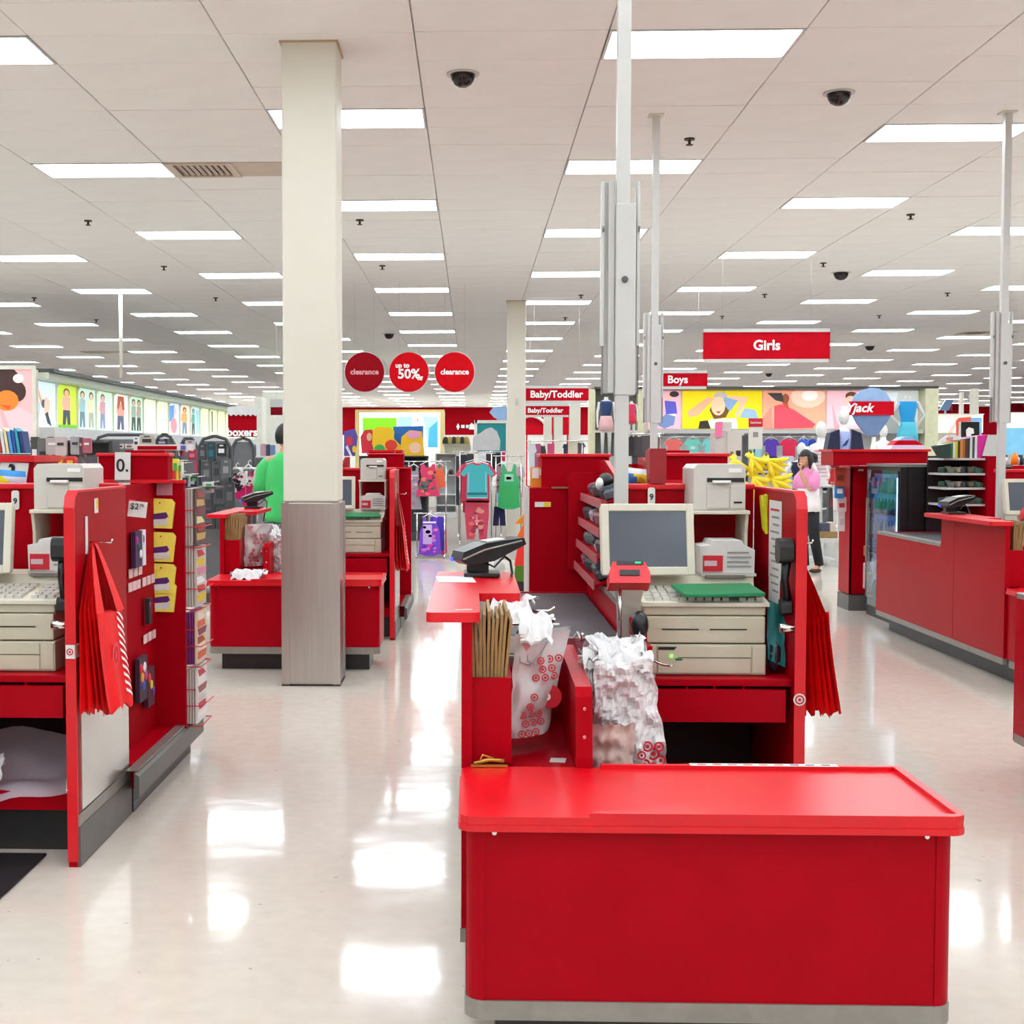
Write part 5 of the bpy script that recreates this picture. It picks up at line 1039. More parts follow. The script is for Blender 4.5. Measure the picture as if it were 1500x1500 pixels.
# hats shelf
fixture('hat_shelf', 'pale shelf with dark hats under the red back wall', 650, 690, 650, 34, .5, FIX, shelves=(1.75, 1.3))
for i in range(6): q = at(653 + i * 6, 650, 34.2); MB().lathe([(.09, 0), (.085, .1), (.05, .17), (.01, .19)], q.x, 34.2, q.z, 10).build('hat', mat(['dark_hat', 'olive_hat'][i % 2], [(40, 36, 34), (150, 130, 60)][i % 2], .8), label=f'{["dark", "olive"][i % 2]} hat, {ORD[i]} from the left under the red back wall', cat='hat', group='hats on the pale shelf')
# centre garments
rail('chrome clothes rail of girls dresses in the aisle', 592, 660, 676, 19.6); rail('chrome clothes rail with teal and coral shirts', 668, 726, 664, 21.3); rail('low chrome clothes rail with the purple outfit', 606, 656, 752, 18.75); rail('chrome clothes rail with the green tank top', 722, 768, 668, 21.6)
G = 'garments on the aisle racks'
goods('dress', 'grey romper with pink specks at the left of the aisle rack', 'garment', 594, 618, 684, 746, 19.5, 'dress', 'a09ca4', G, hanger=True, pat=['c08090', '888890', 'd0ccd4'], extra=[('waistband', 'd8d4d8', -.3, .3, .78, .81)])
goods('sundress', 'pink floral ruffled top on the aisle rack', 'garment', 609, 645, 680, 727, 19.4, 'dress', 'd83868', G, hanger=True, pat=['f02878', '606860', 'e84050', '404848', 'f08060'])
goods('top', 'orange top behind the pink floral one', 'garment', 636, 652, 682, 715, 19.6, 'tank', 'f07048', G, hanger=True)
goods('outfit', 'purple printed toddler outfit hanging low in the aisle', 'garment', 613, 646, 757, 814, 18.6, 'tank', '7c40c8', G, hanger=True, pat=['e040b0', 'c080e0', '5030b0', 'f070c0'], extra=[('white_band', 'f0ecf8', -.3, .28, .84, .88), ('pale_panel', 'c8a8e0', -.3, .1, .3, .8)])
goods('jacket', 'dark purple jacket beside the printed toddler outfit', 'garment', 630, 652, 757, 806, 18.8, 'slab', '4a30b0', G, th=.08)
goods('pink_top', 'coral pink top behind the purple outfit', 'garment', 640, 655, 756, 812, 18.95, 'tank', 'f05080', G)
goods('shirt', 'coral shirt behind the teal shirt', 'garment', 672, 728, 676, 736, 21.3, 'tee', 'ee3858', G, hanger=True); goods('shirt', 'pink shirt peeking left behind the teal shirt', 'garment', 667, 712, 678, 737, 21.5, 'tee', 'f04c6c', G)
goods('shirt', 'teal short sleeved shirt at the front of its rack', 'garment', 674, 724, 679, 730, 21.1, 'tee', '48b8c0', G, hanger=True, extra=[('hem_band', '187880', -.29, .29, .10, .17), ('pale_hem', 'a0d8dc', -.29, .29, .0, .03), ('side_stripe', 'a8c8cc', -.27, -.24, .17, .75), ('side_stripe', 'a8c8cc', .24, .27, .17, .75)])
goods('leggings', 'coral printed leggings under the teal shirt', 'garment', 681, 716, 733, 790, 21.3, 'pants', 'd84860', G, pat=['e87870', 'b03050', 'f0a090']); goods('skirt', 'raspberry skirt under the coral shirt', 'garment', 678, 700, 733, 751, 21.4, 'slab', 'b02858', G, th=.06)
goods('tank_top', 'bright green layered tank top by the far pillar', 'garment', 729, 762, 680, 746, 21.4, 'tank', '40b878', G, hanger=True, extra=[('lower_layer', '34b060', -.42, .42, .06, .55), ('print', 'a8dcb8', -.2, .2, .62, .78), ('print', '907898', -.12, .1, .66, .72)])
goods('top', 'grey and pink top behind the green tank', 'garment', 722, 745, 682, 722, 21.7, 'tee', 'b08898', G, hanger=True, pat=['e0a0b0', '606468']); goods('top', 'pale printed top at the right of the green tank', 'garment', 748, 770, 682, 728, 21.7, 'tee', 'c0b0b8', G, hanger=True, pat=['e890a8', '80a090'])
goods('shorts', 'navy shorts below the green tank', 'garment', 722, 741, 742, 770, 21.5, 'shorts', '1c1c4c', G)
for i, (a, b, c, d, col) in enumerate([(668, 676, 668, 740, '2c3036'), (674, 684, 666, 700, '242a38'), (684, 694, 664, 690, '383c40'), (700, 712, 666, 690, 'e0e0e4'), (712, 722, 664, 684, '202020'), (722, 734, 664, 688, '181818'), (733, 740, 660, 676, 'd82868')]): goods('hung_garment', f'{["charcoal", "navy", "grey", "white", "black", "black", "pink"][i]} garment, {ORD[i]} on the rack behind the teal shirt', 'garment', a, b, c, d, 23 + .05 * i, 'slab', col, 'garments on the rear aisle rack')
rail('dark clothes rail behind the teal shirt rack', 664, 742, 662, 23.2)
fixture('white_low_shelf', 'white low shelf of shoes behind the pink floral top', 638, 668, 664, 30, .5, FIXG, shelves=(1.0, .55, .3))
for i in range(4): q = at(640 + i * 7, 706, 30.1); q.z = 1.012; MB().c(['a08878', '706058', 'c8b8a8', '383430'][i]).ball((q.x, 30.1, q.z + .07), (.06, .2, .07), 8, 6).build('shoe', PRINT, label=f'{["tan", "brown", "pale", "dark"][i]} shoe, {ORD[i]} on the white low shelf', cat='shoe', group='shoes on the white low shelf')
MB().tube([(.93, 20.9, 0.03)] + [(.93 + .35 * math.cos(a * PI / 10), 20.9 + .35 * math.sin(a * PI / 10), .03) for a in range(21)], .02, 6).build('rack_base_ring', CHROME, label='round chrome base ring on the carpet by the far pillar', cat='rack base')
# between far pillar and pole
for i, (a, b, c, d, y, col) in enumerate([(772, 786, 648, 690, 24, 'd8d8dc'), (784, 792, 650, 690, 24, 'b05078'), (790, 800, 652, 690, 24, '383c44'), (802, 812, 650, 668, 25, 'd04878'), (824, 832, 650, 668, 25, '203858'), (834, 846, 646, 668, 25, 'd8d0b8'), (842, 858, 648, 668, 25, '605058'), (776, 800, 664, 690, 23, '1c3850')]): goods('hung_garment', f'{["white", "rose", "charcoal", "pink", "navy", "cream", "mauve", "teal navy"][i]} garment, {ORD[i]} from the left above the red tower header', 'garment', a, b, c, d, 24.55 + .02 * i, 'slab' if i % 2 else 'tee', col, 'garments behind the red tower')
rail('clothes rail behind the red tower header', 768, 862, 646, 24.6)
y = 38; 
for i, (a, b, c, d) in enumerate([(770, 800, 612, 636), (806, 812, 595, 636), (825, 835, 595, 608), (825, 835, 612, 636)]):
    q0, q1 = at(a, c, y), at(b, d, y); MB().box(q0.x, q1.x, y, y + .1, q1.z, q0.z).box(q0.x + .02 + .05 * i, q0.x + .06 + .05 * i, y + .1, y + .14, 0, q0.z).build('sign_board', mat('department_red', (215, 22, 46)), label=f'bright red board, {ORD[i]} right of the far pillar', cat='sign')
q = at(778, 624, 37.8); MB().tube([(q.x + .5 * math.cos(a), 37.9, q.z - .25 + .55 * math.sin(a)) for a in [2.4 - k * .2 for k in range(12)]], .05, 6).build('white_arc', WHITEINK, label='white curved stroke on the red panel right of the far pillar', cat='emblem')
for (a, b, c, lab) in [(797, 808, 610, 'thin'), (812, 824, 592, 'wider'), (835, 850, 590, 'widest')]:
    q0, q1 = at(a, c, 33), at(b, 668, 33); MB().box(q0.x, q1.x, 33, 33.3, 0, 2.8 if a != 797 else 2.45).build('far_post', CREAM, label=f'{lab} far cream post right of the far pillar', cat='post')
# goods on and behind the red tower of the nearest lane
goods('orange_pack', 'orange and white pack standing left of the red tower header', 'pack', 777, 797, 684, 714, 6.7, 'slab', 'f09018', extra=[('white_patch', 'f4f2f0', -.4, .1, .45, .95), ('white_patch', 'f4f2f0', .15, .42, .6, .9)])
t = thing('beach_towel_stand', 'orange, red and green striped board behind the red tower', 'display', tuple(at(766, 852, 9.0))); m = MB()
h = at(766, 746, 9.0).z - at(766, 852, 9.0).z
for c, z0, z1 in (('508018', 0, .22), ('f03020', .22, .55), ('f06818', .55, .8), ('e88818', .8, 1)): m.c(c).prism([(-.06, z0 * h), (.14, z0 * h), (.14, z1 * h), (-.06 + .1 * z1 * z1, z1 * h)], 'y', 0, .03)
m.build('board', PRINT, t); B('dark_foot', KICK, t, -.07, .14, -.01, .05, -at(766, 852, 9.0).z, 0)
t = thing('canvas_shoe', 'black shoe with white toe on the top of the candy rack', 'shoe', tuple(at(882, 716, 5.75))); m = MB(); m.c('181c1c').ball((.02, .03, .035), (.034, .09, .036), 12, 8); m.c('f2f2f0').ball((-.014, -.03, .022), (.018, .04, .028), 10, 8); m.build('shoe', PRINT, t)
for i in range(20):
    r_, c_ = divmod(i, 5); z = (.96, 1.07, 1.18, 1.30)[r_] + .012
    MB().c(['404048', '5c3c48', '303038', '586068', 'b8a8b0', '8c5058', '28343c'][(i * 3) % 7]).box(-.045, .045, -.075, .075, 0, .05 + .008 * (i % 3), b=.012, seg=1).xf(Matrix.Translation((.588 + .01 * r_, 5.52 + c_ * .185, z + .008)) @ Matrix.Rotation(.2 * (i % 3 - 1), 4, 'Z') @ Matrix.Rotation(-.3, 4, 'Y')).build('candy_pack', PRINT, label=f'{["dark", "plum", "black", "slate", "pale", "rose", "navy"][(i * 3) % 7]} candy pack, {ORD[c_]} back on the {["lowest", "second", "third", "top"][r_]} shelf of the nearest candy rack', cat='candy', group='candy packs on the nearest rack')
goods('red_bag_pile', 'red cloth bag standing behind the lane pole snack bags', 'bag', 950, 974, 657, 708, 5.35, 'slab', '9c0c1c', th=.08); 
for i, (a, b, c, d, col) in enumerate([(917, 928, 640, 668, '302c30'), (926, 940, 640, 690, '4a484c'), (938, 956, 638, 700, '5c5a5e'), (952, 960, 642, 690, '38363a'), (958, 966, 640, 662, '8c6c64')]): goods('hanging_pack', f'{["black", "dark grey", "grey", "charcoal", "brownish"][i]} pack, {ORD[i]} from the left behind the lane pole', 'pack', a, b, c, d, 12 + .03 * i, 'slab', col, 'dark packs behind the lane pole', th=.05)
rail('dark rail carrying grey packs behind the lane pole', 912, 972, 636, 12.2)

# ------------------------------------------------------------------ Girls department
GY = 27.8
def gx(px): return at(px, 600, GY).x
t = thing('lit_poster_wall', 'long frontal wall of backlit girls photos with shirts below', 'shelf unit', (gx(868), GY, 0)); X0 = gx(868)
zt, zs, zp = at(900, 571, GY).z, at(900, 634, GY).z, at(900, 628, GY).z
B('canopy', CANOPY, t, 0, gx(1366) - X0, -.35, .5, zt, zt + .05); B('back_frame', FIX, t, 0, gx(1366) - X0, .06, .6, 0, zt); B('shelf_edge', WHITEP, t, gx(950) - X0, gx(1345) - X0, -.35, .06, zs - .02, zs + .06); B('slat_back', FIXG, t, gx(935) - X0, gx(1345) - X0, .03, .06, 0, zs)
B('end_column', mat('yellow_cream', (232, 228, 190), .5), t, gx(1347) - X0, gx(1366) - X0, -.35, .1, 0, zt)
B('bay_back', mat('grey_bay', (120, 122, 112), .6), t, gx(868) - X0, gx(934) - X0, .03, .06, 0, zt)
for px in (866, 936): B('side_column', mat('yellow_cream', (232, 228, 190)), t, gx(px) - X0 - .06, gx(px) - X0 + .06, -.3, .1, 0, zt)
B('bay_shelf', FIX, t, gx(868) - X0, gx(934) - X0, -.35, .06, zs, zs + .05)
def gp(pa, pb, bg, shapes, label): poster('backlit_photo', t, Matrix.Translation((gx(pa) - X0, .02, zp)), gx(pb) - gx(pa), zt - .03 - zp, bg, shapes, label=label)
gp(950, 997, 'f4b8c8', [('f08068', [(.3, .6), (.45, .65), (.4, .1), (.1, .1)]), ('5858c0', [(.5, .75), (.85, .72), (.9, .4), (.55, .35)]), ('f0c0a0', ell(.66, .85, .09, .09)), ('403038', ell(.8, .92, .15, .08)), ('7088b8', [(.2, .15), (.55, .4), (.85, .35), (.8, .1), (.5, .0)]), ('f0ece8', [(.6, .38), (.85, .4), (.85, .33)])], 'backlit photo of a child in purple on pink')
gp(1000, 1116, 'f6dc08', [('6c4820', [(.34, .5), (.45, .95), (.52, .98), (.62, .6), (.55, .3), (.4, .25)]), ('c8bcb0', ell(.48, .86, .09, .12)), ('f0b088', [(.06, .45), (.32, .85), (.4, .8), (.2, .35), (.08, .3)]), ('f0c0a0', [(.58, .88), (.8, .85), (.82, .75), (.7, .3), (.66, .32), (.72, .7), (.6, .75)]), ('f4c8a4', ell(.45, .6, .09, .25)), ('c02838', [(.42, .46), (.49, .46), (.455, .40)]), ('88a8cc', [(.52, .85), (.7, .75), (.6, .45), (.54, .6)]), ('90b0d4', [(.72, .3), (.78, .55), (.92, .5), (.97, .25)]), ('f2f2f4', [(.3, .02), (.34, .25), (.68, .28), (.7, .0)]), ('302820', [(.22, .2), (.32, .22), (.36, .0), (.2, .0)])], 'backlit photo of a laughing girl on yellow')
gp(1118, 1209, 'f8a888', [('fad0b8', ell(.72, .85, .28, .3)), ('fff4ee', ell(.75, .88, .13, .14)), ('e84858', [(.18, .6), (.3, .65), (.5, .5), (.85, .12), (.8, .02), (.18, .0)]), ('c05040', [(.3, .7), (.36, .55), (.42, .5), (.4, .7)]), ('985038', ell(.36, .8, .06, .13)), ('403c3c', [(.06, .95), (.2, .75), (.34, .7), (.3, .95)]), ('f08878', [(.0, .3), (.14, .6), (.16, 0), (0, 0)])], 'backlit photo of a girl in coral on peach')
gp(1212, 1283, 'f8c4cc', [('f0a0ac', [(.1, .7), (.2, .2), (.3, .0), (.15, .0)]), ('6c4434', ell(.5, .86, .13, .12)), ('f0c8b0', ell(.48, .74, .11, .13)), ('e8e4f0', [(.3, .6), (.65, .58), (.7, .1), (.25, .1)])], 'backlit photo of a brown haired child on pink')
gp(1286, 1345, 'c8ccc8', [('989c98', [(.1, .5), (.9, .6), (.9, .0), (.1, 0)]), ('dfe6ea', [(.1, .95), (.5, .95), (.45, .7), (.1, .65)])], 'pale grey backlit panel at the right end')
# shirts below the photos
cl = [('f07068', 972, 1001), ('78d0c0', 1001, 1028), ('7cd4d0', 1027, 1056), ('a0d8d8', 1093, 1120), ('6038b0', 1117, 1142), ('e82850', 1141, 1170), ('4068d8', 1168, 1186), ('2848b0', 1184, 1196)]
nm = ['coral', 'mint', 'aqua', 'pale aqua', 'violet', 'crimson', 'blue', 'royal blue']
for i, (c, a, b) in enumerate(cl): goods('shirt', f'{nm[i]} shirt hanging below the backlit girls photos', 'garment', a, b, 643, 670, GY - .8, 'tee', c, 'shirts below the girls photos', hanger=True, extra=[('print', 'e8e0e0', -.12, .12, .45, .6)] if i in (1, 3) else None)
rail('chrome rail under the backlit girls photos', 968, 1200, 640, GY - .75)
for i, (a, b, c) in enumerate([(1060, 1078, 'd8d8dc'), (1120, 1136, '302850'), (1140, 1160, 'c8c8d0'), (1172, 1190, '8890a8')]): goods('folded_stack', f'{["pale", "navy", "grey", "bluish"][i]} folded clothes below the shirt row', 'garment', a, b, 668, 690, GY - 1.2, 'slab', c, 'folded clothes under the shirts', th=.3)
fixture('clothes_table', 'grey low table under the girls shirt row', 966, 1210, 690, GY - 1.85, .8, FIXG, back=False, cat='table')

# --- mannequins
def mannequin(label, px, pytop, pyfoot, y, head=True, top=None, bottom=None, dress=None, akimbo=False, jacket=None, platform=True, pat=None):
    p = at(px, pytop, y); q = at(px, pyfoot, y); H = p.z - q.z
    if not head: H /= .87
    t = thing('mannequin', label, 'mannequin', (p.x, y, q.z), group='white mannequins')
    s = H / 1.75; m = MB()
    def ring(z, rx, ry, n=14): return [(rx * s * math.cos(2 * PI * k / n), ry * s * math.sin(2 * PI * k / n), z * s) for k in range(n)]
    def loft(mb, L, n=14):
        rings = [[mb.bm.verts.new(v) for v in ring(*l, n)] for l in L]; fs = []
        for a, b in zip(rings, rings[1:]): fs += [mb.bm.faces.new((a[k], a[(k + 1) % n], b[(k + 1) % n], b[k])) for k in range(n)]
        mb._fin(fs, True); mb._fin([mb.bm.faces.new(rings[0][::-1]), mb.bm.faces.new(rings[-1])])
    torso = [(.82, .10, .08), (.9, .155, .10), (1.0, .14, .09), (1.08, .115, .08), (1.22, .14, .095), (1.34, .165, .095), (1.42, .15, .075), (1.46, .06, .055), (1.53, .05, .05)]
    loft(m, torso)
    if head: m.ball((0, -.01 * s, 1.63 * s), (.075 * s, .095 * s, .12 * s), 14, 10)
    for sd in (-1, 1):
        if akimbo: A = [(sd * .17, 0, 1.40), (sd * .30, .02, 1.17), (sd * .17, -.05, 1.0)]
        else: A = [(sd * .17, 0, 1.40), (sd * .22, .01, 1.13), (sd * .23, -.05, .88), (sd * .225, -.07, .78)]
        m.tube([tuple(c * s for c in v) for v in A], [.045 * s, .036 * s, .026 * s, .022 * s][:len(A)], 10)
        m.ball(tuple(c * s for c in A[-1]), (.025 * s, .03 * s, .05 * s), 8, 6)
        m.tube([(sd * .08 * s, 0, .88 * s), (sd * .09 * s, -.01 * s, .48 * s), (sd * .09 * s, .01 * s, .06 * s)], [.078 * s, .05 * s, .032 * s], 10); m.ball((sd * .09 * s, -.05 * s, .035 * s), (.035 * s, .10 * s, .035 * s), 8, 6)
    m.build('body', MANN, t)
    def wear(nm, L, col, pat=None):
        g = MB(); g.c(col); loft(g, [(z, rx + .012, ry + .014) for z, rx, ry in L])
        if pat:
            for k in range(int((L[-1][0] - L[0][0]) / .05)): g.c(pat); zz = L[0][0] + .05 * k + .02; rx = [r for z, r, _ in L if z <= zz][-1]; g.prism([(-rx * .85 * s, zz * s), (rx * .85 * s, zz * s), (rx * .85 * s, (zz + .012) * s), (-rx * .85 * s, (zz + .012) * s)], 'y', -(.115) * s, -.10 * s)
        g.build(nm, CLOTH, t)
    if top: wear('top', [l for l in torso if 1.0 <= l[0] <= 1.42][:], top)
    if bottom: wear('shorts', [(.66, .20, .12), (.82, .18, .115), (.92, .16, .105), (1.04, .13, .09)], bottom)
    if dress: wear('dress', [(.72, .20, .13), (.85, .19, .12), (1.0, .15, .10), (1.08, .125, .09), (1.22, .145, .1), (1.36, .165, .098), (1.42, .10, .075)], dress, pat)
    if jacket:
        for sd in (-1, 1): MB().c(jacket).prism([(sd * .07 * s, .92 * s), (sd * .2 * s, .92 * s), (sd * .27 * s, 1.12 * s), (sd * .22 * s, 1.40 * s), (sd * .09 * s, 1.45 * s)], 'y', -.125 * s, .10 * s).build('cardigan_side', CLOTH, t)
        leaf = MB().c('28306c'); leaf.prism([(-.06 * s, 1.2 * s), (.0, 1.28 * s), (.05 * s, 1.32 * s), (.01 * s, 1.22 * s)], 'y', -.135 * s, -.128 * s); leaf.prism([(-.02 * s, 1.16 * s), (.03 * s, 1.08 * s), (.01 * s, 1.16 * s)], 'y', -.135 * s, -.128 * s); leaf.build('leaf_print', PRINT, t)
    if platform and q.z > .05: MB().box(-.3, .3, -.25, .25, -q.z, -.002).build('platform', WHITEP, t)
    return t
mannequin('white mannequin in a pale striped dress behind the girl', 1203, 617, 803, 20.4, dress='f0e0e2', pat='c89aa4'); mannequin('smaller white mannequin in navy just behind the girl', 1174, 648, 800, 19.6, top='1c2040', bottom='1c2040', akimbo=True); mannequin('white mannequin in a navy cardigan and red shorts', 1236, 599, 775, 18.4, top='a8b8e8', bottom='d82030', jacket='1a1c40')
mannequin('headless white mannequin in a blue tank and aqua shorts', 1330, 580, 700, GY - .75, head=False, top='28a8ec', bottom='60d0e8', akimbo=True); mannequin('headless white mannequin in a navy tank and pink shorts', 888, 582, 668, GY - .7, head=False, top='28406c', bottom='f4c0c0'); mannequin('child sized white mannequin in pink beside the pole', 925, 588, 645, GY - 1.3, head=False, top='e83868', bottom='e02848', platform=True); mannequin('white mannequin legs and torso left by the balloon sign', 1294, 622, 760, 21, top='f0f0f4', bottom='f0f0f4')
# red balloon-shaped sign at the right
y = 16.0; p = at(1281, 640, y); t = thing('balloon_sign', 'blue and red balloon shaped sign reading Yjack beside the blue mannequin', 'sign', tuple(p))
def Q(px, py): v = at(px, py, y); return (v.x - p.x, v.z - p.z)
BLU = mat('balloon_blue', (150, 182, 226), .5); GBL = mat('balloon_slate', (104, 128, 170), .5)
MB().prism([Q(*v) for v in [(1248, 588), (1254, 578), (1264, 571), (1276, 568), (1288, 569), (1298, 575), (1306, 588)]], 'y', 0, .06).build('dome', BLU, t); MB().prism([Q(*v) for v in [(1246, 588), (1309, 588), (1309, 608), (1246, 608)]], 'y', -.02, .07).build('red_band', mat('department_red', (215, 22, 46)), t); MB().prism([Q(*v) for v in [(1250, 608), (1305, 608), (1300, 618), (1285, 638), (1270, 638), (1256, 620)]], 'y', 0, .06).build('lower_cone', GBL, t)
text('lettering', 'Yjack', .15, WHITEINK, t, (Q(1257, 598)[0], -.03, Q(1257, 598)[1]), bold=.004, shear=.3); MB().tube([(0, .03, 0), (0, .03, -p.z)], .025, 8).build('pole', FIX, t)
y = 12.3; p = at(1330, 659, y); t = thing('oval_box_sign', 'small blue, red and white domed box on the red header', 'box', tuple(p))
MB().prism([Q(*v) for v in [(1304, 659), (1308, 652), (1353, 652), (1356, 659)]], 'y', 0, .2).build('white_base', mat('pale_lilac_card', (214, 214, 240), .5), t); MB().prism([Q(*v) for v in [(1308, 652), (1316, 645), (1342, 645), (1353, 652)]], 'y', 0, .2).build('red_band', mat('department_red', (215, 22, 46)), t); MB().prism([Q(*v) for v in [(1317, 645), (1324, 640), (1334, 639), (1342, 645)]], 'y', 0, .2).build('blue_dome', BLU, t)
# far right backdrop
fixture('far_fixture', 'cream far fixture right of the girls wall', 1368, 1442, 606, 30, .6, FIX, cat='shelf unit'); 
t = thing('far_lightbox', 'pale backlit panel far right of the girls wall', 'lightbox', tuple(at(1371, 634, 30.26))); w = at(1440, 600, 30.2).x - at(1371, 600, 30.2).x; h = at(1371, 607, 30.2).z - at(1371, 634, 30.2).z
poster('panel', t, Matrix.Identity(4), w, h, 'fdf3ea', [('f6c0b0', [(.25, .0), (.4, .6), (.45, .6), (.35, 0)]), ('f8c8a8', [(.45, .8), (.75, .9), (.75, .5), (.5, .4)]), ('58a8d8', [(.85, .8), (.95, .8), (.95, .3), (.85, .2)])])
for i, (a, b) in enumerate([(1395, 1408), (1412, 1425), (1470, 1500)]): q0, q1 = at(a, 591, 60), at(b, 602, 60); MB().box(q0.x, q1.x, 60, 60.2, q1.z, q0.z).box(q0.x + .1, q0.x + .2, 60.2, 60.3, 0, q0.z).build('sign_board', mat('dark_red_sign', (150, 20, 40)), label=f'far dark red board, {ORD[i]} from the left at the right edge', cat='sign')
q0, q1 = at(1376, 585, 58), at(1397, 601, 58); MB().prism([(q0.x, q1.z), (q0.x + .3, q0.z), (q1.x, q0.z), (q1.x - .2, q1.z)], 'y', 58, 58.1).box(q0.x + .3, q0.x + .36, 58.1, 58.2, 0, q1.z + .1).build('pale_blue_poster', mat('pale_blue_board', (150, 185, 225)), label='far pale blue poster right of the girls wall', cat='poster')
for (a, b, lab) in [(1425, 1434, 'wide'), (1409, 1412, 'thin white')]: q0, q1 = at(a, 580, 34), at(b, 580, 34); MB().box(q0.x, q1.x, 34, 34.2, 0, 3.2 if b - a > 5 else 3.1).build('far_post', CREAM, label=f'{lab} far post at the right', cat='post')
y = 15.0; p = at(1395, 672, y); t = thing('oval_sign', 'large pale grey oval sign board behind the tilted magazines', 'sign', tuple(p)); MB().prism([Q(*v) for v in [(1371, 672), (1372, 655), (1378, 645), (1388, 638), (1398, 637), (1408, 640), (1416, 650), (1418, 672)]], 'y', 0, .04).build('board', FIXG, t); MB().tube([(0, .02, 0), (0, .02, -p.z)], .02, 8).build('pole', FIX, t); text('lettering', 'SALE', .01, FIXG, t, (0, .1, 0)) if False else None; MB().prism([Q(*v) for v in [(1386, 641), (1396, 640), (1396, 645), (1386, 646)]], 'y', -.003, 0).build('red_print', mat('pink_print', (205, 130, 130)), t)
y = 16; p = at(1419, 660, y); t = thing('shirt_display', 'black tee shirt with white print framed in orange and blue', 'display', tuple(p)); MB().prism([Q(*v) for v in [(1402, 660), (1401, 616), (1405, 612), (1422, 611), (1422, 660)]], 'y', 0, .02).build('orange_frame', mat('orange_board', (230, 90, 70), .5), t); MB().prism([Q(*v) for v in [(1422, 660), (1422, 612), (1438, 612), (1438, 660)]], 'y', 0, .02).build('blue_frame', mat('blue_board', (120, 180, 225), .5), t); MB().prism([Q(*v) for v in [(1404, 655), (1404, 618), (1435, 617), (1435, 655)]], 'y', -.02, 0).build('white_mat', PAPER, t); MB().prism([Q(*v) for v in [(1407, 645), (1407, 618), (1433, 618), (1433, 642), (1426, 652), (1414, 650)]], 'y', -.04, -.02).build('black_shirt', mat('black_cloth', (18, 18, 20), .9), t); MB().prism([Q(*v) for v in [(1413, 630), (1417, 626), (1424, 628), (1425, 635), (1420, 636), (1424, 645), (1414, 643)]], 'y', -.045, -.04).build('white_print', PAPER, t); MB().tube([(0, .03, 0), (0, .03, -p.z)], .02, 8).build('pole', FIXD, t)
q0, q1 = at(1463, 627, 17), at(1512, 664, 17); t = thing('blue_board', 'sky blue board right of the right lane pole', 'display', (q0.x, 17, 0)); B('board', mat('sky_blue_board', (130, 198, 236), .5), t, 0, q1.x - q0.x, 0, .05, q1.z - .02, q0.z); B('leg', FIXD, t, .1, .14, .05, .1, 0, q1.z); B('leg', FIXD, t, q1.x - q0.x - .14, q1.x - q0.x - .1, .05, .1, 0, q1.z); B('white_header', mat('bright_white_panel', (250, 248, 244), .5), t, 0, q1.x - q0.x, .02, .06, q0.z, at(1463, 604, 17).z)
# tilted magazines on top of the right candy rack + shelf goods
cc = ['243c34', '2c6848', 'e8e4d8', 'd8d020', '402c24', 'e09038', 'b06820', '583020', '302c2c', 'e0e8e4', '3c4a4c', 'f0f0f0', 'd82098', 'c81c8c']
for i in range(14):
    a = 1380 + i * 4.2; q = at(a, 671, 10.9); k_ = .06
    MB().c(cc[i]).prism([(q.x, q.z), (q.x + .05, q.z), (q.x + .0 + (.05 if i < 12 else .10), q.z + .12 + .006 * i), (q.x - .06, q.z + .10 + .006 * i)], 'y', 10.85 + .01 * i, 11.0 + .01 * i).build('magazine', PRINT, label=f'tilted magazine, {ORD[i]} from the left on top of the right candy rack', cat='magazine', group='tilted magazines on the right candy rack')
t = thing('goods_rack', 'red rack of sloping pale edged shelves behind the right lane', 'rack', tuple(at(1412, 800, 10.95))); zb = -at(1412, 800, 10.95).z; p = at(1412, 800, 10.95)
for py in (671, 693, 714, 738): q0, q1 = at(1378, py, 10.95), at(1439, py + 3, 10.95); MB().box(q0.x - p.x, q1.x - p.x, -.06, .3, q1.z - p.z, q0.z - p.z).build('shelf', FIXG, t)
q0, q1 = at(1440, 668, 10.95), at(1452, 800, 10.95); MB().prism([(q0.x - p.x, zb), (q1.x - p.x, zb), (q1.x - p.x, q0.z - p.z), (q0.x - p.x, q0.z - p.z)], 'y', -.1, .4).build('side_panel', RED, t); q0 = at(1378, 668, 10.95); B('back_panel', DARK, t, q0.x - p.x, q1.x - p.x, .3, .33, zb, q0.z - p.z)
for i in range(18):
    r_, c_ = divmod(i, 6); q = at(1381 + c_ * 10, (690, 711, 735)[r_], 10.9); MB().c(['284838', '50786c', '606048', '384048', '9c9080', '707468'][(i * 5) % 6]).box(-.027, .027, -.05, .05, 0, .045, b=.008, seg=1).xf(Matrix.Translation((q.x + .02, 10.97, q.z - .012)) @ Matrix.Rotation(.5 * (c_ % 3 - 1), 4, 'Z') @ Matrix.Rotation(.25 * (c_ % 2), 4, 'X')).build('candy_pack', PRINT, label=f'candy pack, {ORD[c_]} from the left on the {["top", "middle", "lower"][r_]} shelf behind the right lane', cat='candy', group='candy packs on the right rack')
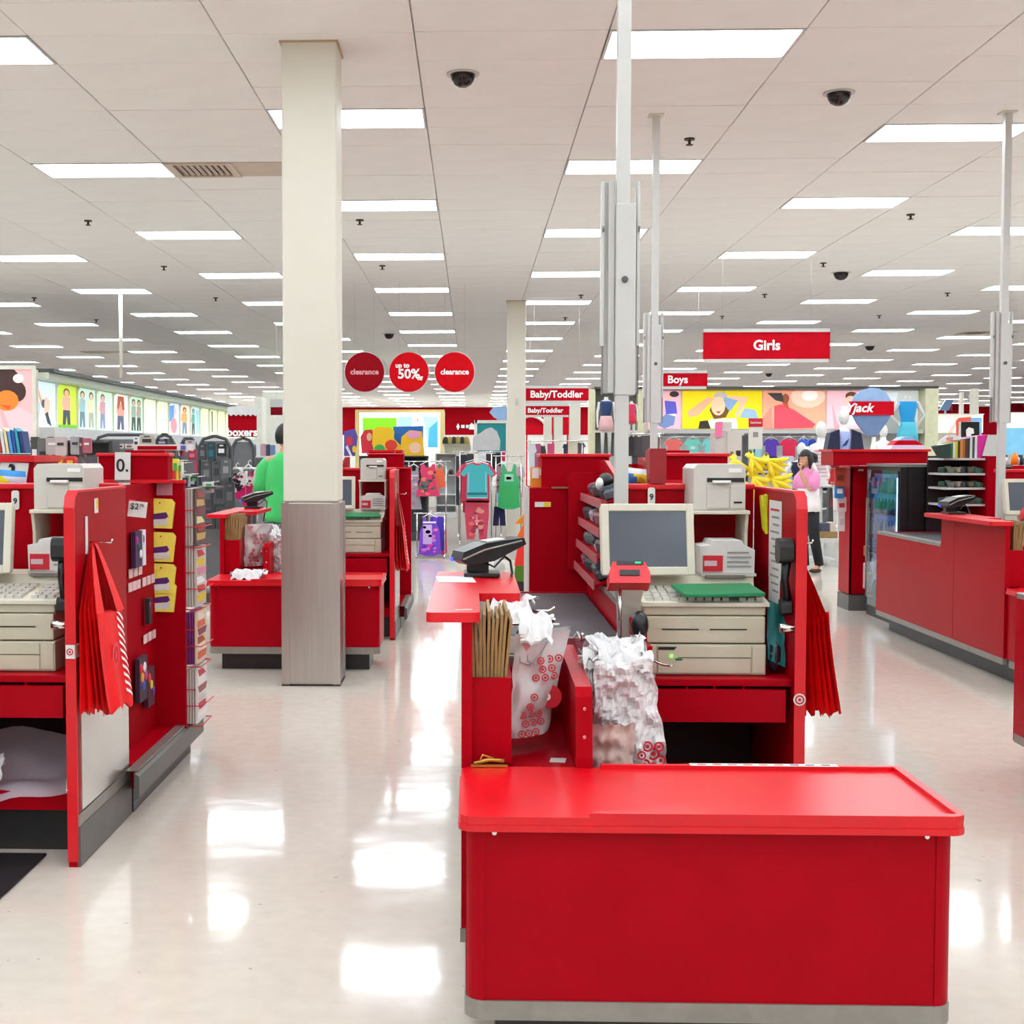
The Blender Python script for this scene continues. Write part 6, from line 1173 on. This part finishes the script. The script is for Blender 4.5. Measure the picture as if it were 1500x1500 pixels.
# second monitor side goods: orange bottle, small goods
q = at(1486, 681, 12); MB().lathe([(.03, 0), (.03, .08), (.014, .10), (.014, .115)], q.x, 12, q.z, 12).build('orange_bottle', mat('orange_plastic', (250, 130, 20), .4), label='orange bottle on the red box above the right monitor', cat='bottle')
q0, q1 = at(1465, 682, 12), at(1512, 698, 12); MB().box(q0.x, q1.x, 11.9, 12.4, 0, q0.z).build('red_box_stand', RED, label='red low stand with bottles behind the right monitor', cat='stand')
for i, (px, c) in enumerate([(1469, '3858c0'), (1476, 'e8e8f0'), (1493, 'd8d8e0'), (1499, '202840')]): q = at(px, 681, 12); MB().c(c).lathe([(.025, 0), (.025, .06), (.012, .07)], q.x, 12.05, q.z, 10).build('small_bottle', PRINT, label=f'{["blue", "white", "pale", "navy"][i]} small bottle on the red stand behind the right monitor', cat='bottle')
# drinks cooler and red shelf tower at the end of the right lane
t = thing('drinks_cooler', 'black drinks cooler with lit glass door at the right', 'cooler', (4.05, 11.75, 0)); X0, Y0 = 4.05, 11.75
BK = mat('cooler_black', (14, 14, 18), .3)
B('cabinet', BK, t, -.27, .62, -.45, .5, .06, 1.40); B('top_rim', mat('dark_grey_plastic', (120, 116, 110)), t, -.34, .62, -.46, .5, 1.395, 1.42); B('base', KICK, t, -.33, .6, -.44, .48, 0, .06)
fr_ = MB(); fr_.box(-.335, -.275, -.45, -.40, .06, 1.39); fr_.box(-.335, -.275, .45, .5, .06, 1.39); fr_.box(-.335, -.275, -.40, .45, .06, .16); fr_.box(-.335, -.275, -.40, .45, 1.33, 1.39); fr_.build('door_frame', BK, t)
B('lit_back', mat('cooler_blue_light', (90, 130, 190), .5, emit=.35), t, -.276, -.271, -.40, .45, .16, 1.33)
bm_ = MB()
for r_ in range(6):
    B('cooler_shelf', TRIM, t, -.33, -.275, -.40, .45, .20 + r_ * .19, .208 + r_ * .19)
    for k in range(9):
        o = MB(); zz = .208 + r_ * .19; o.c(['2850b0', '6888c8', '183070', 'c0d0e8', '3878a0', 'e0e8f0'][(k * 2 + r_) % 6]).lathe([(.022, 0), (.022, .09), (.009, .12), (.009, .135)], -.303, -.36 + k * .095, zz, 8); o.build('bottle', PRINT, t)
B('glass_pane', mat('cooler_glass', (200, 215, 230), .03, trans=1.0, spec=.6), t, -.342, -.336, -.42, .47, .10, 1.36); B('light_tube', mat('cooler_tube', (200, 220, 255), .5, emit=2.5), t, -.334, -.322, -.38, -.36, .2, 1.3); B('door_handle', TRIM, t, -.37, -.35, .38, .40, .5, 1.1)
t = thing('red_shelf_tower', 'tall red shelf tower with goods left of the drinks cooler', 'shelf unit', (3.80, 12.9, 0)); 
B('front_panel', RED, t, -.17, .01, -.42, -.36, .16, 1.375); B('back_panel', RED, t, -.17, .1, -.11, -.07, .16, 1.375); B('side_panel', RED, t, -.175, -.15, -.42, -.07, .16, 1.375); B('top_board', REDTOP, t, -.18, .1, -.43, -.06, 1.375, 1.392); B('plinth', GREYK, t, -.18, .04, -.44, -.06, 0, .15); B('price_edge', WHITEP, t, -.02, .06, -.45, -.42, .15, .17); B('niche_side', RED, t, .05, .07, -.36, -.11, .16, 1.375)
for z in (.20, .52, .74): B('niche_shelf', REDTOP, t, .0, .07, -.40, -.2, z, z + .012)
B('label', PAPER, t, -.10, -.05, -.425, -.42, 1.345, 1.365)
for i, (z, c, h) in enumerate([(.215, 'e8dcd8', .25), (.215, 'c8a8a8', .24), (.53, 'c07848', .1), (.755, 'f0a8a0', .17)]): MB().c(c).prism(rrect(3.76 + .04 * (i % 2), 3.80 + .045 * (i % 2), z, z + h, .012), 'y', 12.42, 12.476).build('boxed_snack', PRINT, label=f'{["white striped", "rose striped", "tan", "pink"][i]} pack in the red shelf tower niche', cat='pack', group='packs in the red shelf tower')
# header over the cooler
q0, q1 = at(1224, 660, 12.2), at(1363, 682, 12.2); t = thing('red_header', 'long deep red header box above the drinks cooler', 'display', (q0.x, 12.2, q1.z)); B('header_box', RED, t, 0, q1.x - q0.x, .07, .5, 0, q0.z - q1.z - .01); B('lip', REDTOP, t, -.02, q1.x - q0.x + .02, .05, .52, q0.z - q1.z - .01, q0.z - q1.z + .012); B('rear_support', RED, t, .5, q1.x - q0.x - .1, .3, .5, -q1.z, 0)
# hanging goods on the tower's left face
for i, (a, b, c, d, col, ex) in enumerate([(1223, 1238, 685, 712, 'c84828', '802818'), (1223, 1236, 706, 730, '3088d0', 'f0f0f0'), (1226, 1239, 728, 750, 'e8d8d8', 'c83038'), (1227, 1240, 748, 778, 'ecebec', 'd0d0d8'), (1229, 1238, 716, 740, 'e0604c', 'f0e0d8')]): goods('hanging_pack', f'{["orange red", "blue", "white and red", "white", "coral"][i]} pack hanging on the left face of the red shelf tower', 'pack', a, b, c, d, 12.5 + .05 * i, 'slab', col, 'packs on the red shelf tower', extra=[('print', ex, -.3, .3, .3, .6)], th=.03)
# white table with baskets behind the girl
q0, q1 = at(1188, 787, 17.6), at(1233, 835, 17.2); t = thing('white_table', 'white low table behind the girl', 'table', ((q0.x + q1.x) / 2, 17.6, 0)); hw = (q1.x - q0.x) / 2; zt_ = q0.z
B('table_top', WHITEP, t, -hw, hw, -.35, .35, zt_ - .05, zt_)
for sx in (-1, 1):
    for sy in (-1, 1): B('leg', WHITEP, t, sx * (hw - .03) - .02, sx * (hw - .03) + .02, sy * .3 - .02, sy * .3 + .02, 0, zt_ - .05)
B('lower_shelf', FIXG, t, -hw + .02, hw - .02, -.3, .3, .08, .1)
t = thing('woven_basket', 'tan box of small goods on the white table', 'box', ((q0.x + q1.x) / 2 - .02, 17.5, zt_)); B('box_body', KRAFT, t, -.14, .16, -.12, .12, .0, .09); B('goods', mat('slate_goods', (70, 76, 96), .7), t, -.06, .06, -.1, .1, .09, .2); B('goods', mat('tan_goods', (190, 160, 130), .7), t, -.13, -.07, -.1, .1, .09, .18); B('goods', mat('pale_goods', (205, 190, 175), .7), t, .07, .14, -.1, .1, .09, .21)
goods('grey_bag', 'grey bag hanging beside the white table', 'bag', 1213, 1224, 715, 770, 18.6, 'slab', '484848', th=.1, extra=[('print', 'a03038', -.3, .3, .5, .7)]); fixture('shoe_rack', 'grey shelves of shoes behind the white table', 1208, 1228, 712, 19.0, .4, FIXG, shelves=(.95, .7, .45))
# bananas
t = thing('banana_stand', 'slim stand with two trays of bananas behind the nearest end panel', 'display stand', (1.61, 7.55, 0)); 
MB().tube([(0, .12, .02), (0, .12, 1.62)], .02, 8).build('post', FIXD, t); MB().cyl((0, .12, 0), (0, .12, .025), .2, 18).build('foot', FIXD, t)
for z in (1.30, 1.40): MB().prism([(-.12, z - .008), (.12, z - .008), (.12, z), (-.12, z)], 'y', -.04, .14).build('tray', FIXD, t)
t2 = thing('stand_sign', 'small red and white sign over the bananas', 'sign', (1.655, 7.62, 1.54)); B('card', PAPER, t2, -.035, .045, 0, .006, .0, .17); B('red_head', REDINK, t2, -.036, .046, -.002, .006, .13, .18); text('lettering', 'bananas', .02, WHITEINK, t2, (.005, -.004, .155)); B('grey_print', mat('grey_print', (150, 148, 150)), t2, -.01, .02, -.002, 0, .07, .10); MB().tube([(0, .004, 0), (0, .05, -.1)], .005, 6).build('stem', FIXD, t2)
BAN = mat('ripe_banana', (250, 220, 40), .45, var=.08, scale=30); TIP = mat('banana_tip', (110, 96, 30), .6)
for b_, (bx, bz, a0, nn) in enumerate([(-.115, 1.475, -.35, 5), (-.01, 1.485, .0, 5), (.085, 1.47, .35, 5), (-.10, 1.375, -.3, 4), (.0, 1.375, .05, 5), (.11, 1.365, .5, 5)]):
    t = thing('banana_bunch', f'bunch of yellow bananas, {ORD[b_ % 3]} from the left in the {"upper" if b_ < 3 else "lower"} tray', 'bananas', (1.61 + bx, 7.55 - .06, bz), group='banana bunches on the stand')
    for k in range(nn):
        f = (k - (nn - 1) / 2) / nn; M_ = Matrix.Rotation(-a0 * .9, 4, 'Y') @ Matrix.Rotation(-f * 1.7 - .25, 4, 'Y')
        pts = [M_ @ Vector((.055 * u * u, -.012 - .05 * math.sin(PI * u * .9) + .014 * (k % 2), .035 - .145 * u)) for u in [0, .12, .3, .5, .7, .88, 1.0]]
        MB().tube(pts, [.006, .009, .014, .0165, .0155, .011, .004], 8).build('banana', BAN, t)
    MB().tube([(0, -.012, .02), (0, -.008, .05)], [.014, .008], 7).build('stalk', TIP, t)
# grey price checker tower behind the banana stand
t = thing('grey_tower', 'tall grey two part printer tower behind the nearest receipt printer', 'printer', (2.05, 9.3, 0)); q = lambda px, py: at(px, py, 9.3)
B('left_column', GREYPL, t, q(1054, 0).x - 2.05, q(1070, 0).x - 2.05, -.02, .2, 0, q(0, 634).z); B('right_column', GREYPL, t, q(1070, 0).x - 2.05, q(1095, 0).x - 2.05, -.05, .2, 0, q(0, 633).z); B('top_unit', GREYPL, t, q(1060, 0).x - 2.05, q(1079, 0).x - 2.05, .0, .2, q(0, 634).z, q(0, 618).z, b=.01)
B('slot', BLACK, t, q(1083, 0).x - 2.05, q(1090, 0).x - 2.05, -.053, -.05, q(0, 668).z, q(0, 660).z); MB().prism([(q(1052, 0).x - 2.05, q(0, 641).z), (q(1063, 0).x - 2.05, q(0, 640).z), (q(1064, 0).x - 2.05, q(0, 619).z), (q(1054, 0).x - 2.05, q(0, 619).z)], 'y', -.03, -.022).build('pink_note', mat('pink_note', (240, 120, 165), .6), t)

# ------------------------------------------------------------------ people
def skin(name, verts, edges, m, parent, sub=2, root=0):
    """verts: (x,y,z,r) or (x,y,z,rx,ry); one continuous skinned body"""
    bm = bmesh.new(); sl = bm.verts.layers.skin.verify(); V = []
    for i, v in enumerate(verts):
        q = bm.verts.new(v[:3]); q[sl].radius = (v[3], v[4] if len(v) > 4 else v[3]); q[sl].use_root = (i == root); V.append(q)
    for a, b in edges: bm.edges.new((V[a], V[b]))
    me = bpy.data.meshes.new(name); bm.to_mesh(me); bm.free(); me.materials.append(m)
    o = link(name, me, parent); s = o.modifiers.new('skin', 'SKIN'); s.use_smooth_shade = True
    d = o.modifiers.new('sub', 'SUBSURF'); d.levels = sub; d.render_levels = sub
    return o
def chainedges(*ch): return [(a, b) for c in ch for a, b in zip(c, c[1:])]
def loftrings(mb, L, n=16, tw=None):
    """L: (cx,cy,z,rx,ry) ellipses"""
    rings = [[mb.bm.verts.new((cx + rx * math.cos(2 * PI * k / n), cy + ry * math.sin(2 * PI * k / n), z + (tw(k, i) if tw else 0))) for k in range(n)] for i, (cx, cy, z, rx, ry) in enumerate(L)]
    fs = []
    for a, b in zip(rings, rings[1:]): fs += [mb.bm.faces.new((a[k], a[(k + 1) % n], b[(k + 1) % n], b[k])) for k in range(n)]
    mb._fin(fs, True); mb._fin([mb.bm.faces.new(rings[0][::-1]), mb.bm.faces.new(rings[-1])])
def hand(name, parent, M, s, m, curl=.4, mirror=1):
    """palm and five separate fingers along local +z, palm facing -y"""
    V = [(0, 0, 0, .020 * s), (0, 0, .045 * s, .030 * s, .014 * s), (0, 0, .075 * s, .036 * s, .013 * s)]; E = [(0, 1), (1, 2)]
    for i, (x, L) in enumerate([(-.030, .062), (-.010, .074), (.010, .070), (.028, .054)]):
        b = len(V); c = curl
        V += [(x * s, 0, .082 * s, .0095 * s), (x * s * 1.1, -.4 * c * L * .5 * s, (.082 + L * .45) * s, .0088 * s), (x * s * 1.15, -c * L * s * .7, (.082 + L * (.95 - .3 * c)) * s, .0075 * s)]
        E += [(2, b), (b, b + 1), (b + 1, b + 2)]
    b = len(V); V += [(mirror * .035 * s, -.010 * s, .035 * s, .011 * s), (mirror * .052 * s, -.022 * s, .060 * s, .010 * s), (mirror * .056 * s, -.032 * s, .085 * s, .008 * s)]; E += [(1, b), (b, b + 1), (b + 1, b + 2)]
    W_ = []
    for v in V:
        p = M @ Vector(v[:3]); W_.append((p.x, p.y, p.z, *v[3:]))
    return skin(name, W_, E, m, parent, 1)
def head_mesh(name, parent, c, s, m, yawr, tilt=0.0):
    """head with brow, nose, mouth, chin and ears; face looks along local -y turned by yawr"""
    M = Matrix.Translation(c) @ Matrix.Rotation(yawr, 4, 'Z') @ Matrix.Rotation(tilt, 4, 'X')
    mb = MB()
    def f(u, v):
        a = 2 * PI * u; t_ = PI * v; z = -math.cos(t_) * .118; r = math.sin(t_)
        x = .076 * r * math.cos(a); y = .096 * r * math.sin(a)
        front = max(0, -math.sin(a)); lower = max(0, -z / .118)
        x *= 1 - .28 * lower * lower; y *= 1 - .06 * lower
        nose = math.exp(-((x / .012) ** 2)) * math.exp(-(((z + .012) / .024) ** 2)) * front; y -= .022 * nose
        eye = (math.exp(-(((abs(x) - .030) / .013) ** 2)) * math.exp(-(((z - .012) / .012) ** 2))) * front; y += .009 * eye
        mouth = math.exp(-((x / .02) ** 2)) * math.exp(-(((z + .058) / .008) ** 2)) * front; y -= .004 * mouth
        return (x, y, z)
    mb.grid(f, 32, 24, closed_u=True)
    for sd in (-1, 1): mb.ball((sd * .077, .008, -.004), (.010, .020, .032), 10, 8)
    mb.xf(M); h = mb.build(name, m, parent)
    ey = MB()
    for sd in (-1, 1): ey.ball((sd * .030, -.083, .012), (.011, .006, .006), 10, 6)
    ey.xf(M).build('eyes', mat('dark_eyes', (38, 26, 22), .25), h)
    mt_ = MB(); mt_.ball((0, -.088, -.058), (.020, .006, .006), 10, 6); mt_.xf(M).build('mouth', mat('lip_colour', (176, 98, 92), .5), h)
    return h, M
# --- man in the green shirt, seen from behind
sc_ = 1.0
t = thing('person', 'person in a green T-shirt seen from behind beside the cream pillar', 'person', (-1.85, 12.7, 0))
V = [(0, 0, .95, .15, .12), (0, .01, 1.10, .15, .11), (0, .0, 1.30, .17, .12), (0, .0, 1.44, .12, .09), (0, -.01, 1.52, .055), (0, .0, 1.60, .06),
     (-.19, 0, 1.42, .065), (-.245, .02, 1.17, .046), (-.22, .20, 1.06, .034), (.19, 0, 1.42, .065), (.245, .02, 1.17, .046), (.22, .20, 1.06, .034),
     (-.09, 0, .86, .09), (-.10, -.01, .50, .06), (-.10, .02, .10, .042), (-.11, .16, .04, .045, .03), (.09, 0, .86, .09), (.10, -.01, .50, .06), (.10, .02, .10, .042), (.11, .16, .04, .045, .03)]
skin('body', V, chainedges([0, 1, 2, 3, 4, 5], [3, 6, 7, 8], [3, 9, 10, 11], [0, 12, 13, 14, 15], [0, 16, 17, 18, 19]), SKIN, t)
for sd in (-1, 1): hand('hand', t, Matrix.Translation((sd * .22, .20, 1.06)) @ Matrix.Rotation(-1.4, 4, 'X'), 1.0, SKIN, .5, -sd)
hd, MH = head_mesh('head', t, Vector((-.005, .03, 1.685)), 1, SKIN, PI - .5, 0.0)
hb = MB()
def hf(u, v):
    a = 2 * PI * u; tt = PI * (.30 + .70 * v); z = -math.cos(tt) * .130; r = math.sin(tt)
    x = .092 * r * math.cos(a); y = .112 * r * math.sin(a) + .004
    if math.sin(a) < -.1 and z < .055: y *= .72; x *= .72
    return (x + .004 * nz(u * 20, v * 9), y, z + .004 * nz(u * 16, v * 12, 3))
hb.grid(hf, 30, 18, closed_u=True); hb.xf(MH); hb.build('hair', HAIR, t)
GRN = mat('green_cotton', (66, 196, 104), .85, 0, .08, 6, bump=.25, bscale=14, sheen=.2)
sh = MB(); loftrings(sh, [(0, .0, .84, .215, .165), (0, 0, .90, .21, .16), (0, 0, 1.05, .195, .15), (0, 0, 1.2, .205, .15), (0, .0, 1.34, .215, .145), (0, -.005, 1.43, .20, .12), (0, -.01, 1.49, .11, .085), (0, -.01, 1.525, .07, .068)], 24, lambda k, i: .008 * math.sin(k * 2.1) if i < 2 else 0)
for sd in (-1, 1): sh.tube([(sd * .15, 0, 1.42), (sd * .205, .0, 1.36), (sd * .245, .015, 1.22), (sd * .255, .02, 1.13)], [.08, .085, .075, .078], 14)
sh.build('t_shirt', GRN, t)
so = MB(); loftrings(so, [(0, 0, .70, .21, .15), (0, 0, .82, .20, .15), (0, 0, .97, .19, .14)], 18)
for sd in (-1, 1): so.tube([(sd * .10, 0, .85), (sd * .11, 0, .68), (sd * .115, 0, .46)], [.12, .115, .11], 14)
so.build('shorts', mat('slate_shorts', (92, 104, 110), .8, bump=.1, bscale=30), t)
for sd in (-1, 1): MB().ball((sd * .105, .08, .04), (.05, .14, .045), 12, 8).build('shoe', mat('dark_shoe', (40, 40, 44), .5), t)
# --- girl with a hand at her face, facing left
t = thing('person', 'person in a pink and white top and black trousers holding a hand to the face', 'person', (4.27, 16.5, 0)); t.rotation_euler.z = -1.05; t.scale = (.93, .93, .93)
V = [(0, 0, .92, .12, .095), (0, .01, 1.06, .115, .085), (0, .0, 1.24, .135, .09), (0, .0, 1.36, .10, .07), (0, -.01, 1.43, .044), (0, -.01, 1.50, .05),
     (.155, 0, 1.33, .05), (.175, -.13, 1.12, .038), (.075, -.20, 1.32, .028), (.045, -.195, 1.41, .022), (-.155, 0, 1.33, .05), (-.20, .0, 1.09, .036), (-.16, -.14, .92, .026),
     (-.075, 0, .84, .075), (-.08, -.02, .48, .052), (-.08, .03, .09, .036), (-.085, -.12, .035, .038, .026), (.075, 0, .84, .075), (.09, .03, .48, .052), (.10, .12, .09, .036), (.105, -.02, .035, .038, .026)]
skin('body', V, chainedges([0, 1, 2, 3, 4, 5], [3, 6, 7, 8, 9], [3, 10, 11, 12], [0, 13, 14, 15, 16], [0, 17, 18, 19, 20]), SKIN, t)
hand('hand', t, Matrix.Translation((.045, -.195, 1.405)) @ Matrix.Rotation(PI + .5, 4, 'Z') @ Matrix.Rotation(.02, 4, 'X') @ Matrix.Rotation(-.2, 4, 'Y'), 1.05, SKIN, .3, 1)
hand('hand', t, Matrix.Translation((-.16, -.14, .92)) @ Matrix.Rotation(2.4, 4, 'X'), .9, SKIN, .5, -1)
hd, MH = head_mesh('head', t, Vector((-.01, -.045, 1.555)), .95, SKIN, .1, .28)
hb = MB()
def hg(u, v):
    a = 2 * PI * u; tt = PI * (.18 + .82 * v); z = -math.cos(tt) * .130; r = math.sin(tt)
    x = .088 * r * math.cos(a); y = .106 * r * math.sin(a) + .008
    if math.sin(a) < -.15 and z < .05: y *= .66; x *= .80
    return (x + .004 * nz(u * 20, v * 9, 4), y, z + .004 * nz(u * 16, v * 12, 8))
hb.grid(hg, 30, 18, closed_u=True); hb.tube([(0, .085, .03), (.01, .15, -.02), (.0, .18, -.09)], [.05, .06, .035], 12)
for sd in (-1, 1): hb.tube([(sd * .07, -.01, .06), (sd * .088, -.03, -.03), (sd * .075, -.04, -.13)], [.028, .026, .014], 10)
hb.xf(MH); hb.build('hair', HAIR, t)
sh = MB(); loftrings(sh, [(0, 0, .84, .19, .14), (0, 0, .95, .18, .135), (0, 0, 1.08, .165, .12), (0, 0, 1.16, .17, .118)], 22, lambda k, i: .010 * math.sin(k * 1.7) if i < 1 else 0); sh.build('white_top', mat('white_cotton', (240, 236, 236), .85, bump=.2, bscale=16), t)
PK = mat('pink_cotton', (238, 150, 200), .85, bump=.2, bscale=16)
sh = MB(); loftrings(sh, [(0, 0, 1.15, .172, .12), (0, 0, 1.26, .175, .115), (0, -.005, 1.35, .15, .095), (0, -.01, 1.41, .075, .065), (0, -.01, 1.435, .055, .055)], 22)
sh.tube([(-.12, 0, 1.34), (-.175, .0, 1.28), (-.205, .0, 1.14)], [.065, .078, .076], 12); sh.tube([(.11, 0, 1.35), (.162, -.05, 1.28), (.178, -.12, 1.15)], [.062, .074, .070], 12); sh.build('pink_yoke', PK, t)
tr_ = MB(); loftrings(tr_, [(0, 0, .78, .15, .12), (0, 0, .90, .15, .115)], 18)
tr_.tube([(-.075, 0, .86), (-.08, -.02, .48), (-.08, .03, .09)], [.095, .072, .06], 14); tr_.tube([(.075, 0, .86), (.09, .03, .48), (.10, .12, .10)], [.095, .072, .06], 14); tr_.build('trousers', mat('black_trousers', (20, 20, 24), .8, bump=.1, bscale=30), t)
for sx, yy in ((-.083, -.05), (.104, .04)): MB().ball((sx, yy, .03), (.04, .115, .032), 12, 8).build('sandal', mat('dark_sandal', (60, 40, 34), .6), t)

# ------------------------------------------------------------------ lettering becomes mesh
bpy.context.view_layer.update()
dg = bpy.context.evaluated_depsgraph_get()
for o in [o for o in bpy.data.objects if o.type == 'FONT']:
    me = bpy.data.meshes.new_from_object(o.evaluated_get(dg)); nm_ = o.name
    n_ = bpy.data.objects.new('lettering', me); COL.objects.link(n_); n_.parent = o.parent
    n_.location = o.location; n_.rotation_euler = o.rotation_euler; n_.scale = o.scale; n_['kind'] = 'stuff' if False else 'thing'
    del n_['kind']
    bpy.data.objects.remove(o)
